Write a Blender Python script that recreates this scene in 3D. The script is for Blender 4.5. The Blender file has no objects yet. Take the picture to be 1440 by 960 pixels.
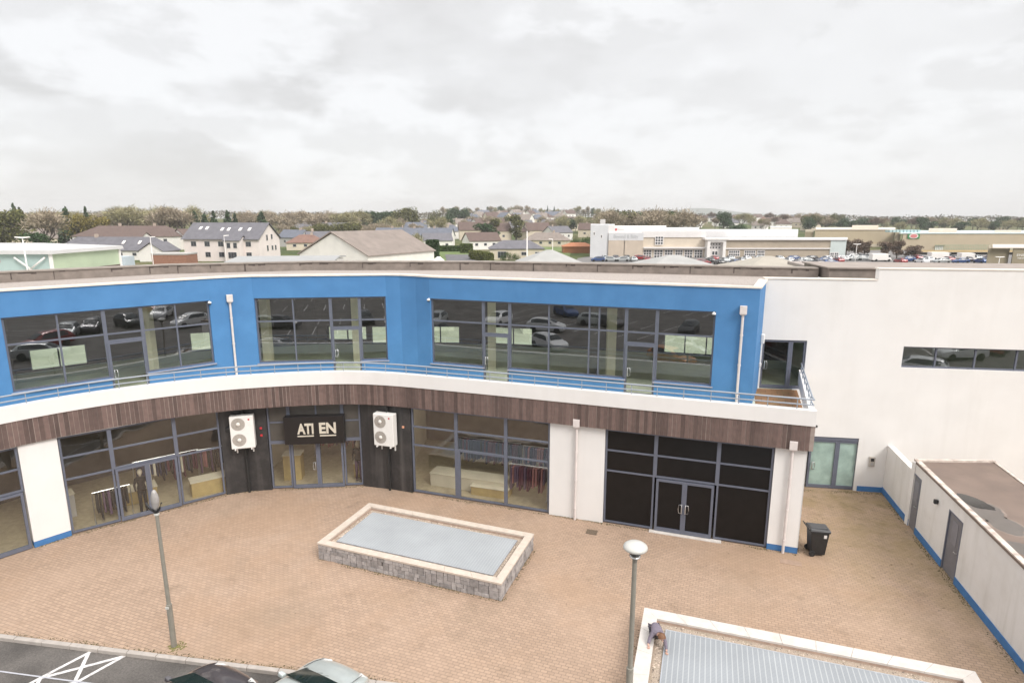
import bpy, bmesh, math, random
from mathutils import Vector, Matrix, noise as mnoise
R = math.radians
random.seed(7)
scene = bpy.context.scene
col = scene.collection

# ------------------------------------------------------------------ helpers
def tag(o, label=None, cat=None, group=None, kind=None):
    if label: o['label'] = label
    if cat: o['category'] = cat
    if group: o['group'] = group
    if kind: o['kind'] = kind
    return o

def empty(name, loc, rz=0.0):
    o = bpy.data.objects.new(name, None)
    o.empty_display_size = 0.2
    col.objects.link(o)
    o.location = loc
    o.rotation_euler = (0, 0, rz)
    return o

def children_of(o):
    return [c for c in bpy.data.objects if c.parent == o]

def copy_tree(o, parent=None):
    c = o.copy()
    col.objects.link(c)
    c.parent = parent
    for ch in children_of(o):
        copy_tree(ch, c)
    return c

class MB:
    """collects faces, builds one mesh object"""
    def __init__(s):
        s.v = []; s.f = []; s.m = []
    def add(s, verts, faces, mi=0):
        n = len(s.v)
        s.v += [tuple(p) for p in verts]
        for f in faces:
            s.f.append([i + n for i in f]); s.m.append(mi)
    def quad(s, a, b, c, d, mi=0):
        s.add([a, b, c, d], [(0, 1, 2, 3)], mi)
    def hexa(s, p, mi=0):
        # p: 4 bottom (ccw from above) + 4 top
        s.add(p, [(3, 2, 1, 0), (4, 5, 6, 7), (0, 1, 5, 4), (1, 2, 6, 5), (2, 3, 7, 6), (3, 0, 4, 7)], mi)
    def box(s, x0, x1, y0, y1, z0, z1, mi=0):
        s.hexa([(x0, y0, z0), (x1, y0, z0), (x1, y1, z0), (x0, y1, z0),
                (x0, y0, z1), (x1, y0, z1), (x1, y1, z1), (x0, y1, z1)], mi)
    def prism(s, poly, z0, z1, mi=0):
        n = len(poly)
        vs = [(p[0], p[1], z0) for p in poly] + [(p[0], p[1], z1) for p in poly]
        fs = [tuple(range(n - 1, -1, -1)), tuple(range(n, 2 * n))]
        for i in range(n):
            j = (i + 1) % n
            fs.append((i, j, n + j, n + i))
        s.add(vs, fs, mi)
    def tube(s, path, r, n=8, mi=0, caps=True):
        path = [Vector(p) for p in path]
        k = len(path)
        rs = r if isinstance(r, (list, tuple)) else [r] * k
        rings = []
        up = None
        for i, p in enumerate(path):
            d = (path[min(i + 1, k - 1)] - path[max(i - 1, 0)])
            if d.length < 1e-9: d = Vector((0, 0, 1))
            d.normalize()
            a = Vector((0, 0, 1)) if abs(d.z) < 0.9 else Vector((1, 0, 0))
            u = d.cross(a).normalized(); w = d.cross(u)
            rings.append([p + (u * math.cos(2 * math.pi * t / n) + w * math.sin(2 * math.pi * t / n)) * rs[i] for t in range(n)])
        vs = [q for ring in rings for q in ring]
        fs = []
        for i in range(k - 1):
            for t in range(n):
                t2 = (t + 1) % n
                fs.append((i * n + t, i * n + t2, (i + 1) * n + t2, (i + 1) * n + t))
        if caps:
            fs.append(tuple(range(n - 1, -1, -1)))
            fs.append(tuple((k - 1) * n + t for t in range(n)))
        s.add(vs, fs, mi)
    def lathe(s, prof, n=20, at=(0, 0, 0), axis='z', mi=0):
        vs = []; fs = []
        k = len(prof)
        for i, (r, z) in enumerate(prof):
            for t in range(n):
                a = 2 * math.pi * t / n
                if axis == 'z': p = (at[0] + r * math.cos(a), at[1] + r * math.sin(a), at[2] + z)
                elif axis == 'y': p = (at[0] + r * math.cos(a), at[1] + z, at[2] + r * math.sin(a))
                else: p = (at[0] + z, at[1] + r * math.cos(a), at[2] + r * math.sin(a))
                vs.append(p)
        for i in range(k - 1):
            for t in range(n):
                t2 = (t + 1) % n
                fs.append((i * n + t, i * n + t2, (i + 1) * n + t2, (i + 1) * n + t))
        fs.append(tuple(range(n - 1, -1, -1))); fs.append(tuple((k - 1) * n + t for t in range(n)))
        s.add(vs, fs, mi)
    def mesh(s, name, mats, off=(0, 0, 0)):
        me = bpy.data.meshes.new(name)
        me.from_pydata([(p[0] - off[0], p[1] - off[1], p[2] - off[2]) for p in s.v], [], s.f)
        for m in (mats if isinstance(mats, (list, tuple)) else [mats]): me.materials.append(m)
        me.polygons.foreach_set('material_index', s.m)
        me.update()
        return me
    def build(s, name, mats, parent=None, smooth=False, bevel=0, sub=0, recalc=True):
        if parent is not None:
            off = Vector((0, 0, 0)); q = parent
            while q is not None:
                off += Vector(q.location); q = q.parent
        else:
            xs = [p[0] for p in s.v]; ys = [p[1] for p in s.v]; zs = [p[2] for p in s.v]
            off = Vector(((min(xs) + max(xs)) / 2, (min(ys) + max(ys)) / 2, min(zs)))
        me = s.mesh(name, mats, off)
        if recalc and len(s.f) < 60000:
            bm = bmesh.new(); bm.from_mesh(me)
            bmesh.ops.recalc_face_normals(bm, faces=bm.faces)
            bm.to_mesh(me); bm.free()
        if smooth:
            me.polygons.foreach_set('use_smooth', [True] * len(me.polygons))
        o = bpy.data.objects.new(name, me)
        col.objects.link(o)
        if parent is not None: o.parent = parent
        else: o.location = off
        if bevel:
            b = o.modifiers.new('bevel', 'BEVEL'); b.width = bevel; b.segments = 2; b.limit_method = 'ANGLE'
        if sub:
            b = o.modifiers.new('sub', 'SUBSURF'); b.levels = sub; b.render_levels = sub
        return o

# ------------------------------------------------------------------ materials
def _nt(name):
    m = bpy.data.materials.new(name); m.use_nodes = True
    nt = m.node_tree; b = nt.nodes['Principled BSDF']
    return m, nt, b
def N(nt, t, **kw):
    n = nt.nodes.new(t)
    for k, v in kw.items(): setattr(n, k, v)
    return n
def L(nt, a, b): nt.links.new(a, b)
def rgb(c): return (c[0], c[1], c[2], 1.0)

def mat(name, c, rough=0.7, *a, streak=0.0, streak_c=None, **k):
    m = _mat(name, c, rough, *a, **k)
    if streak:
        nt = m.node_tree; b = nt.nodes['Principled BSDF']; src = b.inputs['Base Color'].links[0].from_socket
        g = N(nt, 'ShaderNodeNewGeometry'); mp = N(nt, 'ShaderNodeMapping'); mp.inputs['Scale'].default_value = (2.6, 2.6, 0.16); L(nt, g.outputs['Position'], mp.inputs['Vector'])
        n = N(nt, 'ShaderNodeTexNoise'); n.inputs['Scale'].default_value = 1.0; n.inputs['Detail'].default_value = 6; n.inputs['Roughness'].default_value = .6; L(nt, mp.outputs[0], n.inputs['Vector'])
        mr = N(nt, 'ShaderNodeMapRange'); mr.inputs['From Min'].default_value = .50; mr.inputs['From Max'].default_value = .74; mr.inputs['To Max'].default_value = streak; L(nt, n.outputs['Fac'], mr.inputs['Value'])
        mx = N(nt, 'ShaderNodeMix', data_type='RGBA'); L(nt, mr.outputs[0], mx.inputs['Factor']); L(nt, src, mx.inputs[6]); mx.inputs[7].default_value = rgb(streak_c or (c[0] * .6, c[1] * .6, c[2] * .6)); L(nt, mx.outputs[2], b.inputs['Base Color'])
    return m
def _mat(name, c, rough=0.7, var=0.12, scale=3.0, metal=0.0, bump=0.0, bscale=60.0, island=0.0, coord='pos', stain=0.0, stain_c=None, stain_scale=0.4, spec=0.5):
    """procedural surface: noise-varied colour, optional per-piece variation, optional stains, optional bump"""
    m, nt, b = _nt(name)
    if coord == 'pos':
        g = N(nt, 'ShaderNodeNewGeometry'); vec = g.outputs['Position']
    else:
        g = N(nt, 'ShaderNodeTexCoord'); vec = g.outputs['Object']
    nz = N(nt, 'ShaderNodeTexNoise'); nz.inputs['Scale'].default_value = scale; nz.inputs['Detail'].default_value = 6
    L(nt, vec, nz.inputs['Vector'])
    mr = N(nt, 'ShaderNodeMapRange'); mr.inputs['From Min'].default_value = 0.3; mr.inputs['From Max'].default_value = 0.7
    mr.inputs['To Min'].default_value = 1 - var; mr.inputs['To Max'].default_value = 1 + var
    L(nt, nz.outputs['Fac'], mr.inputs['Value'])
    fac = mr.outputs['Result']
    if island:
        gi = N(nt, 'ShaderNodeNewGeometry')
        m2 = N(nt, 'ShaderNodeMapRange'); m2.inputs['To Min'].default_value = 1 - island; m2.inputs['To Max'].default_value = 1 + island
        L(nt, gi.outputs['Random Per Island'], m2.inputs['Value'])
        mm = N(nt, 'ShaderNodeMath', operation='MULTIPLY'); L(nt, fac, mm.inputs[0]); L(nt, m2.outputs['Result'], mm.inputs[1])
        fac = mm.outputs[0]
    vm = N(nt, 'ShaderNodeVectorMath', operation='SCALE'); vm.inputs[0].default_value = c[:3]
    L(nt, fac, vm.inputs['Scale'])
    out = vm.outputs['Vector']
    if stain:
        n2 = N(nt, 'ShaderNodeTexNoise'); n2.inputs['Scale'].default_value = stain_scale; n2.inputs['Detail'].default_value = 8; n2.inputs['Roughness'].default_value = 0.65
        L(nt, vec, n2.inputs['Vector'])
        m3 = N(nt, 'ShaderNodeMapRange'); m3.inputs['From Min'].default_value = 0.48; m3.inputs['From Max'].default_value = 0.72
        m3.inputs['To Max'].default_value = stain
        L(nt, n2.outputs['Fac'], m3.inputs['Value'])
        mx = N(nt, 'ShaderNodeMix', data_type='RGBA'); L(nt, m3.outputs['Result'], mx.inputs['Factor'])
        L(nt, out, mx.inputs[6]); mx.inputs[7].default_value = rgb(stain_c or (c[0] * .4, c[1] * .38, c[2] * .35))
        out = mx.outputs[2]
    L(nt, out, b.inputs['Base Color'])
    b.inputs['Roughness'].default_value = rough; b.inputs['Metallic'].default_value = metal
    b.inputs['Specular IOR Level'].default_value = spec
    if bump:
        n3 = N(nt, 'ShaderNodeTexNoise'); n3.inputs['Scale'].default_value = bscale; n3.inputs['Detail'].default_value = 4
        L(nt, vec, n3.inputs['Vector'])
        bp = N(nt, 'ShaderNodeBump'); bp.inputs['Strength'].default_value = bump; bp.inputs['Distance'].default_value = 0.02
        L(nt, n3.outputs['Fac'], bp.inputs['Height']); L(nt, bp.outputs['Normal'], b.inputs['Normal'])
    return m

def glass(name, tint, ior=1.9, rough=0.0, wob=0.0):
    m = bpy.data.materials.new(name); m.use_nodes = True
    nt = m.node_tree; nt.nodes.clear()
    out = N(nt, 'ShaderNodeOutputMaterial')
    tr = N(nt, 'ShaderNodeBsdfTransparent'); tr.inputs['Color'].default_value = rgb(tint)
    gl = N(nt, 'ShaderNodeBsdfGlossy'); gl.inputs['Roughness'].default_value = rough; gl.inputs['Color'].default_value = (0.95, 0.97, 1, 1)
    f0 = ((ior - 1) / (ior + 1)) ** 2      # Schlick reflectance, the same from both sides of a thin pane
    lw = N(nt, 'ShaderNodeLayerWeight'); lw.inputs['Blend'].default_value = 0.5
    pw = N(nt, 'ShaderNodeMath', operation='POWER'); L(nt, lw.outputs['Facing'], pw.inputs[0]); pw.inputs[1].default_value = 5.0
    fr = N(nt, 'ShaderNodeMath', operation='MULTIPLY_ADD'); L(nt, pw.outputs[0], fr.inputs[0]); fr.inputs[1].default_value = 1 - f0; fr.inputs[2].default_value = f0
    mx = N(nt, 'ShaderNodeMixShader')
    if wob:
        g = N(nt, 'ShaderNodeNewGeometry')
        n3 = N(nt, 'ShaderNodeTexNoise'); n3.inputs['Scale'].default_value = 0.9; n3.inputs['Detail'].default_value = 1
        L(nt, g.outputs['Position'], n3.inputs['Vector'])
        bp = N(nt, 'ShaderNodeBump'); bp.inputs['Strength'].default_value = wob; bp.inputs['Distance'].default_value = 0.03
        L(nt, n3.outputs['Fac'], bp.inputs['Height']); L(nt, bp.outputs['Normal'], gl.inputs['Normal'])
    L(nt, fr.outputs[0], mx.inputs[0]); L(nt, tr.outputs[0], mx.inputs[1]); L(nt, gl.outputs[0], mx.inputs[2])
    L(nt, mx.outputs[0], out.inputs['Surface'])
    return m

def emit(name, c, s):
    m = bpy.data.materials.new(name); m.use_nodes = True
    nt = m.node_tree; b = nt.nodes['Principled BSDF']
    b.inputs['Emission Color'].default_value = rgb(c); b.inputs['Emission Strength'].default_value = s
    b.inputs['Base Color'].default_value = rgb(c)
    return m

WHITE = mat('white_render', (0.74, 0.72, 0.70), 0.85, 0.025, 0.8, bump=0.15, bscale=90, stain=0.14, stain_c=(0.55, 0.52, 0.47), stain_scale=0.7, streak=0.10, streak_c=(0.50, 0.47, 0.42))
WHITE_WEATHERED = mat('weathered_white_render', (0.71, 0.685, 0.66), 0.85, 0.03, 0.9, bump=0.15, bscale=90, stain=0.28, stain_c=(0.5, 0.46, 0.40), stain_scale=1.3, streak=0.35, streak_c=(0.45, 0.42, 0.36))
BLUE = mat('blue_render', (0.066, 0.205, 0.43), 0.8, 0.06, 1.2, bump=0.25, bscale=120, stain=0.25, stain_c=(0.10, 0.265, 0.49), stain_scale=0.6, streak=0.30, streak_c=(0.055, 0.175, 0.385))
PLINTH = mat('blue_plinth_paint', (0.05, 0.165, 0.38), 0.7, 0.10, 4)
COPING_CREAM = mat('cream_coping', (0.74, 0.68, 0.60), 0.7, 0.08, 2.0, stain=0.2, stain_c=(0.45, 0.38, 0.3), stain_scale=1.4)
BOARD = mat('brown_board', (0.125, 0.083, 0.072), 0.65, 0.15, 6, island=0.35)
BATTEN = mat('pale_batten', (0.31, 0.25, 0.22), 0.7, 0.1, 6)
PILLAR = mat('charcoal_cladding', (0.027, 0.025, 0.025), 0.55, 0.15, 8, stain=0.35, stain_c=(0.10, 0.09, 0.085), stain_scale=1.5, streak=.5, streak_c=(0.12, 0.11, 0.105))
ALU = mat('grey_window_frame', (0.118, 0.128, 0.165), 0.45, 0.06, 5, spec=0.5)
SILL = mat('grey_sill', (0.28, 0.28, 0.33), 0.45, 0.06, 5)
STEEL = mat('brushed_steel', (0.62, 0.62, 0.62), 0.3, 0.05, 5, metal=0.9)
RAIL = mat('pale_grey_rail', (0.30, 0.33, 0.375), 0.45, 0.05, 5)
GLASS_UP = glass('upper_glass', (0.90, 0.95, 0.88), 2.6, 0.0, 0.05)
GLASS_SHOP = glass('shop_glass', (0.86, 0.875, 0.85), 1.95, 0.0, 0.35)
GLASS_REAR = glass('rear_glass', (0.58, 0.66, 0.56), 1.5)
GLASS_CLEAR = glass('clear_glass', (0.8, 0.85, 0.82), 1.5)
BLACKGLASS = mat('blacked_out_glass', (0.008, 0.007, 0.007), 0.28, 0.2, 3, spec=0.25)
FROST = mat('frosted_green_glass', (0.30, 0.40, 0.36), 0.35, 0.22, 2.2)
GRAVELROOF = mat('roof_gravel', (0.36, 0.315, 0.285), 0.95, 0.22, 14, bump=0.6, bscale=25, stain=0.25, stain_c=(0.22, 0.19, 0.17), stain_scale=0.5)
UPSTAND = mat('weathered_felt', (0.235, 0.20, 0.175), 0.9, 0.15, 3, stain=0.55, stain_c=(0.12, 0.095, 0.08), stain_scale=0.9)
SLAB = mat('concrete_floor', (0.62, 0.63, 0.50), 0.45, 0.12, 1.5)
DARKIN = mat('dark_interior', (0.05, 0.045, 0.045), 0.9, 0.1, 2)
CREAMIN = mat('cream_interior', (0.62, 0.56, 0.44), 0.8, 0.06, 2)
WOODFLOOR = mat('shop_wood_floor', (0.43, 0.36, 0.25), 0.4, 0.15, 5)
TERRACOTTA = None
PIPE_W = mat('white_plastic_pipe', (0.66, 0.60, 0.575), 0.5, 0.08, 6)
PIPE_B = mat('black_pipe', (0.02, 0.02, 0.02), 0.5, 0.1, 6)
ACW = mat('air_conditioner_white', (0.76, 0.74, 0.71), 0.5, 0.03, 6)
FAN = mat('fan_grille_grey', (0.42, 0.38, 0.34), 0.6, 0.1, 20)
HUB = mat('fan_hub', (0.72, 0.69, 0.64), 0.5, 0.05, 6)
RED = mat('red_paint', (0.5, 0.03, 0.04), 0.5, 0.1, 8)
BLACK = mat('black_plastic', (0.018, 0.018, 0.019), 0.45, 0.15, 8)
SIGNBLACK = mat('sign_black', (0.012, 0.010, 0.010), 0.35, 0.1, 3)
SIGNWHITE = mat('sign_letters_cream', (0.56, 0.51, 0.42), 0.6, 0.05, 6)
GREYDOOR = mat('grey_painted_door', (0.17, 0.165, 0.18), 0.5, 0.08, 4)
STONE = mat('grey_rubble_stone', (0.33, 0.305, 0.295), 0.9, 0.22, 9, bump=0.5, bscale=35, island=0.26)
MORTAR = mat('mortar', (0.12, 0.105, 0.10), 0.95, 0.15, 12)
COPE_STONE = mat('pale_stone_coping', (0.53, 0.455, 0.385), 0.8, 0.10, 5, stain=0.45, stain_c=(0.46, 0.37, 0.3), stain_scale=2.0)
COPE_WHITE = mat('white_painted_coping', (0.57, 0.53, 0.49), 0.75, 0.08, 5, stain=0.5, stain_c=(0.5, 0.42, 0.36), stain_scale=2.0)
PEBBLE = mat('planter_pebbles', (0.36, 0.29, 0.23), 0.95, 0.35, 40, bump=0.6, bscale=60, stain=0.4, stain_c=(0.2, 0.19, 0.12), stain_scale=3)
LAMPPOST = mat('grey_green_lamp_post', (0.235, 0.22, 0.185), 0.55, 0.1, 6)
LAMPBOWL = mat('opal_lamp_bowl', (0.50, 0.49, 0.455), 0.35, 0.05, 6)
RUST = mat('rusty_iron', (0.13, 0.095, 0.065), 0.8, 0.3, 30)
KERB = mat('concrete_kerb', (0.40, 0.36, 0.325), 0.9, 0.12, 6, stain=0.25, stain_scale=1.5)
PAINT = mat('road_paint', (0.66, 0.635, 0.625), 0.85, 0.12, 18, stain=0.75, stain_c=(0.22, 0.205, 0.195), stain_scale=7)
TYRE = mat('tyre_rubber', (0.016, 0.016, 0.016), 0.85, 0.1, 10)
RIM = mat('alloy_rim', (0.45, 0.45, 0.46), 0.35, 0.05, 10, metal=0.8)
CARGLASS = mat('car_glass', (0.012, 0.025, 0.024), 0.06, 0.1, 4, spec=0.6)
CARGLASS_SMALL = mat('car_glass_far', (0.02, 0.025, 0.03), 0.2, 0.1, 4)
HEADLAMP = mat('headlamp_clear', (0.62, 0.62, 0.60), 0.12, 0.05, 10)
TAILLAMP = mat('tail_lamp_red', (0.35, 0.012, 0.015), 0.2, 0.05, 10)
PLATE = mat('number_plate', (0.65, 0.62, 0.5), 0.5, 0.05, 10)
YARD = mat('yard_concrete', (0.42, 0.41, 0.37), 0.9, 0.12, 0.6, stain=0.3, stain_scale=0.2)

def carpaint(name, c, rough=0.28, metal=0.4):
    m = mat(name, c, rough, 0.05, 4, metal=metal, coord='obj')
    m.node_tree.nodes['Principled BSDF'].inputs['Coat Weight'].default_value = 0.6
    m.node_tree.nodes['Principled BSDF'].inputs['Coat Roughness'].default_value = 0.06
    return m

def brick_mat(name, c1, c2, mortar, bw, rh, ms, rot, rough, stains):
    m, nt, b = _nt(name)
    g = N(nt, 'ShaderNodeNewGeometry')
    mp = N(nt, 'ShaderNodeMapping'); mp.inputs['Rotation'].default_value = (0, 0, rot)
    L(nt, g.outputs['Position'], mp.inputs['Vector'])
    # slight waviness so courses are not ruled lines
    nw = N(nt, 'ShaderNodeTexNoise'); nw.inputs['Scale'].default_value = 0.5; nw.inputs['Detail'].default_value = 2
    L(nt, mp.outputs[0], nw.inputs['Vector'])
    sc = N(nt, 'ShaderNodeVectorMath', operation='SCALE'); sc.inputs['Scale'].default_value = 0.10
    L(nt, nw.outputs['Color'], sc.inputs[0])
    ad = N(nt, 'ShaderNodeVectorMath', operation='ADD'); L(nt, mp.outputs[0], ad.inputs[0]); L(nt, sc.outputs[0], ad.inputs[1])
    bt = N(nt, 'ShaderNodeTexBrick'); bt.inputs['Scale'].default_value = 1.0
    bt.inputs['Brick Width'].default_value = bw; bt.inputs['Row Height'].default_value = rh
    bt.inputs['Mortar Size'].default_value = ms; bt.inputs['Mortar Smooth'].default_value = 0.3
    bt.inputs['Color1'].default_value = rgb(c1); bt.inputs['Color2'].default_value = rgb(c2); bt.inputs['Mortar'].default_value = rgb(mortar)
    L(nt, ad.outputs[0], bt.inputs['Vector'])
    out = bt.outputs['Color']
    for (sca, lo, hi, amt, c, reg) in stains:
        n2 = N(nt, 'ShaderNodeTexNoise'); n2.inputs['Scale'].default_value = sca; n2.inputs['Detail'].default_value = 9; n2.inputs['Roughness'].default_value = 0.62
        L(nt, g.outputs['Position'], n2.inputs['Vector'])
        mr = N(nt, 'ShaderNodeMapRange'); mr.inputs['From Min'].default_value = lo; mr.inputs['From Max'].default_value = hi; mr.inputs['To Max'].default_value = amt
        L(nt, n2.outputs['Fac'], mr.inputs['Value'])
        f = mr.outputs['Result']
        if reg:   # moss that grows only towards the damp corner (axis a.x+b.y from lo to hi)
            d = N(nt, 'ShaderNodeVectorMath', operation='DOT_PRODUCT'); d.inputs[1].default_value = (reg[0], reg[1], 0)
            L(nt, g.outputs['Position'], d.inputs[0])
            m2 = N(nt, 'ShaderNodeMapRange', interpolation_type='SMOOTHSTEP'); m2.inputs['From Min'].default_value = reg[2]; m2.inputs['From Max'].default_value = reg[3]
            L(nt, d.outputs['Value'], m2.inputs['Value'])
            mu = N(nt, 'ShaderNodeMath', operation='MULTIPLY'); L(nt, f, mu.inputs[0]); L(nt, m2.outputs['Result'], mu.inputs[1]); f = mu.outputs[0]
        mx = N(nt, 'ShaderNodeMix', data_type='RGBA'); L(nt, f, mx.inputs['Factor']); L(nt, out, mx.inputs[6]); mx.inputs[7].default_value = rgb(c)
        out = mx.outputs[2]
    L(nt, out, b.inputs['Base Color']); b.inputs['Roughness'].default_value = rough
    b.inputs['Specular IOR Level'].default_value = 0.3
    bp = N(nt, 'ShaderNodeBump'); bp.inputs['Strength'].default_value = 0.5; bp.inputs['Distance'].default_value = 0.01; bp.invert = True
    L(nt, bt.outputs['Fac'], bp.inputs['Height']); L(nt, bp.outputs['Normal'], b.inputs['Normal'])
    return m

PAVING = brick_mat('brick_paving', (0.415, 0.293, 0.212), (0.34, 0.24, 0.174), (0.245, 0.18, 0.131), 0.19, 0.11, 0.011, R(20), 0.85, [
    (0.35, 0.45, 0.75, 0.45, (0.455, 0.33, 0.245), None),
    (1.1, 0.58, 0.78, 0.6, (0.17, 0.12, 0.08), None),
    (5.0, 0.655, 0.72, 0.7, (0.10, 0.075, 0.05), None),
    (0.16, 0.50, 0.60, 0.35, (0.36, 0.235, 0.15), None),
    (11.0, 0.70, 0.74, 0.8, (0.07, 0.06, 0.045), None),
    (0.22, 0.52, 0.66, 0.4, (0.24, 0.18, 0.125), None),
    (0.8, 0.32, 0.60, 0.75, (0.265, 0.195, 0.10), (0.80, 0.40, 13.0, 22.0)),
    (2.5, 0.5, 0.7, 0.6, (0.14, 0.115, 0.055), (0.80, 0.40, 15.0, 23.0)),
    (4.0, 0.63, 0.70, 0.8, (0.12, 0.085, 0.05), (0.90, 0.25, 11.0, 18.0)),
])
TERRACOTTA = brick_mat('terracotta_tiles', (0.33, 0.18, 0.09), (0.25, 0.135, 0.07), (0.16, 0.11, 0.06), 0.45, 0.45, 0.012, R(20), 0.8, [(1.5, 0.5, 0.75, 0.5, (0.30, 0.24, 0.10), None)])

def asphalt_mat():
    m, nt, b = _nt('asphalt')
    g = N(nt, 'ShaderNodeNewGeometry')
    n1 = N(nt, 'ShaderNodeTexNoise'); n1.inputs['Scale'].default_value = 0.7; n1.inputs['Detail'].default_value = 8; L(nt, g.outputs['Position'], n1.inputs['Vector'])
    n2 = N(nt, 'ShaderNodeTexNoise'); n2.inputs['Scale'].default_value = 22; n2.inputs['Detail'].default_value = 6; n2.inputs['Roughness'].default_value = 0.8; L(nt, g.outputs['Position'], n2.inputs['Vector'])
    r1 = N(nt, 'ShaderNodeMapRange'); r1.inputs['From Min'].default_value = .35; r1.inputs['From Max'].default_value = .65; r1.inputs['To Min'].default_value = .72; r1.inputs['To Max'].default_value = 1.35
    L(nt, n1.outputs['Fac'], r1.inputs['Value'])
    r2 = N(nt, 'ShaderNodeMapRange'); r2.inputs['From Min'].default_value = .3; r2.inputs['From Max'].default_value = .7; r2.inputs['To Min'].default_value = .55; r2.inputs['To Max'].default_value = 1.45
    L(nt, n2.outputs['Fac'], r2.inputs['Value'])
    mu = N(nt, 'ShaderNodeMath', operation='MULTIPLY'); L(nt, r1.outputs[0], mu.inputs[0]); L(nt, r2.outputs[0], mu.inputs[1])
    vm = N(nt, 'ShaderNodeVectorMath', operation='SCALE'); vm.inputs[0].default_value = (0.098, 0.088, 0.080); L(nt, mu.outputs[0], vm.inputs['Scale'])
    L(nt, vm.outputs[0], b.inputs['Base Color']); b.inputs['Roughness'].default_value = 0.9
    bp = N(nt, 'ShaderNodeBump'); bp.inputs['Strength'].default_value = 0.4; bp.inputs['Distance'].default_value = 0.01
    L(nt, n2.outputs['Fac'], bp.inputs['Height']); L(nt, bp.outputs['Normal'], b.inputs['Normal'])
    return m
ASPHALT = asphalt_mat()

def grate_mat(name, rot, pitch_main, pitch_cross, base, line, gap):
    m, nt, b = _nt(name)
    g = N(nt, 'ShaderNodeNewGeometry'); mp = N(nt, 'ShaderNodeMapping'); mp.inputs['Rotation'].default_value = (0, 0, rot)
    L(nt, g.outputs['Position'], mp.inputs['Vector'])
    sx = N(nt, 'ShaderNodeSeparateXYZ'); L(nt, mp.outputs[0], sx.inputs[0])
    def stripe(o, pitch, w):
        d = N(nt, 'ShaderNodeMath', operation='DIVIDE'); L(nt, o, d.inputs[0]); d.inputs[1].default_value = pitch
        f = N(nt, 'ShaderNodeMath', operation='FRACT'); L(nt, d.outputs[0], f.inputs[0])
        s = N(nt, 'ShaderNodeMath', operation='LESS_THAN'); L(nt, f.outputs[0], s.inputs[0]); s.inputs[1].default_value = w
        return s.outputs[0]
    a = stripe(sx.outputs['X'], pitch_main, 0.2); c = stripe(sx.outputs['Y'], pitch_cross, 0.35)
    nz = N(nt, 'ShaderNodeTexNoise'); nz.inputs['Scale'].default_value = 0.8; nz.inputs['Detail'].default_value = 6; L(nt, g.outputs['Position'], nz.inputs['Vector'])
    r1 = N(nt, 'ShaderNodeMapRange'); r1.inputs['From Min'].default_value = .3; r1.inputs['From Max'].default_value = .7; r1.inputs['To Min'].default_value = .91; r1.inputs['To Max'].default_value = 1.06
    L(nt, nz.outputs['Fac'], r1.inputs['Value'])
    m1 = N(nt, 'ShaderNodeMix', data_type='RGBA'); L(nt, c, m1.inputs['Factor']); m1.inputs[6].default_value = rgb(base); m1.inputs[7].default_value = rgb(gap)
    m2 = N(nt, 'ShaderNodeMix', data_type='RGBA'); L(nt, a, m2.inputs['Factor']); L(nt, m1.outputs[2], m2.inputs[6]); m2.inputs[7].default_value = rgb(line)
    vm = N(nt, 'ShaderNodeVectorMath', operation='SCALE'); L(nt, m2.outputs[2], vm.inputs[0]); L(nt, r1.outputs[0], vm.inputs['Scale'])
    L(nt, vm.outputs[0], b.inputs['Base Color']); b.inputs['Roughness'].default_value = 0.8; b.inputs['Specular IOR Level'].default_value = 0.25
    return m
GRATE1 = grate_mat('galvanised_mesh', R(20), 0.10, 0.035, (0.345, 0.36, 0.37), (0.385, 0.40, 0.41), (0.28, 0.295, 0.31))
GRATE2 = grate_mat('galvanised_bars', R(18), 0.135, 0.05, (0.30, 0.315, 0.33), (0.385, 0.40, 0.41), (0.245, 0.26, 0.275))

# ------------------------------------------------------------------ camera, world, sun
cam = bpy.data.cameras.new('camera'); co = bpy.data.objects.new('camera', cam); col.objects.link(co)
co.location = (0, 0, 12); co.rotation_euler = (R(90 - 11.52), 0, 0)
cam.sensor_width = 36.0; cam.lens = 36.0 * 848 / 1440; cam.clip_start = 0.1; cam.clip_end = 20000
scene.camera = co
scene.view_settings.view_transform = 'Standard'; scene.view_settings.look = 'None'
EXPO = 1.1
scene.view_settings.exposure = EXPO; scene.view_settings.gamma = 1.0
K = 2.0 ** -EXPO

SUN_DIR = Vector((0.50, -0.60, 0.72)).normalized()
sl = bpy.data.lights.new('sun', 'SUN'); so = bpy.data.objects.new('sun', sl); col.objects.link(so)
sl.energy = 1.35; sl.angle = R(24); sl.color = (1.0, 0.955, 0.90)
so.rotation_euler = (-SUN_DIR).to_track_quat('-Z', 'Y').to_euler(); so.location = (20, -20, 60)

w = bpy.data.worlds.new('World'); scene.world = w; w.use_nodes = True
nt = w.node_tree; nt.nodes.clear()
wo = N(nt, 'ShaderNodeOutputWorld'); bg = N(nt, 'ShaderNodeBackground'); L(nt, bg.outputs[0], wo.inputs['Surface'])
sky = N(nt, 'ShaderNodeTexSky', sky_type='NISHITA'); sky.sun_disc = False
sky.sun_elevation = math.asin(SUN_DIR.z); sky.sun_rotation = math.atan2(SUN_DIR.x, SUN_DIR.y)
tc = N(nt, 'ShaderNodeTexCoord')
sp = N(nt, 'ShaderNodeSeparateXYZ'); L(nt, tc.outputs['Generated'], sp.inputs[0])
zc = N(nt, 'ShaderNodeMath', operation='MAXIMUM'); L(nt, sp.outputs['Z'], zc.inputs[0]); zc.inputs[1].default_value = 0.0
za = N(nt, 'ShaderNodeMath', operation='ADD'); L(nt, zc.outputs[0], za.inputs[0]); za.inputs[1].default_value = 0.26
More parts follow.
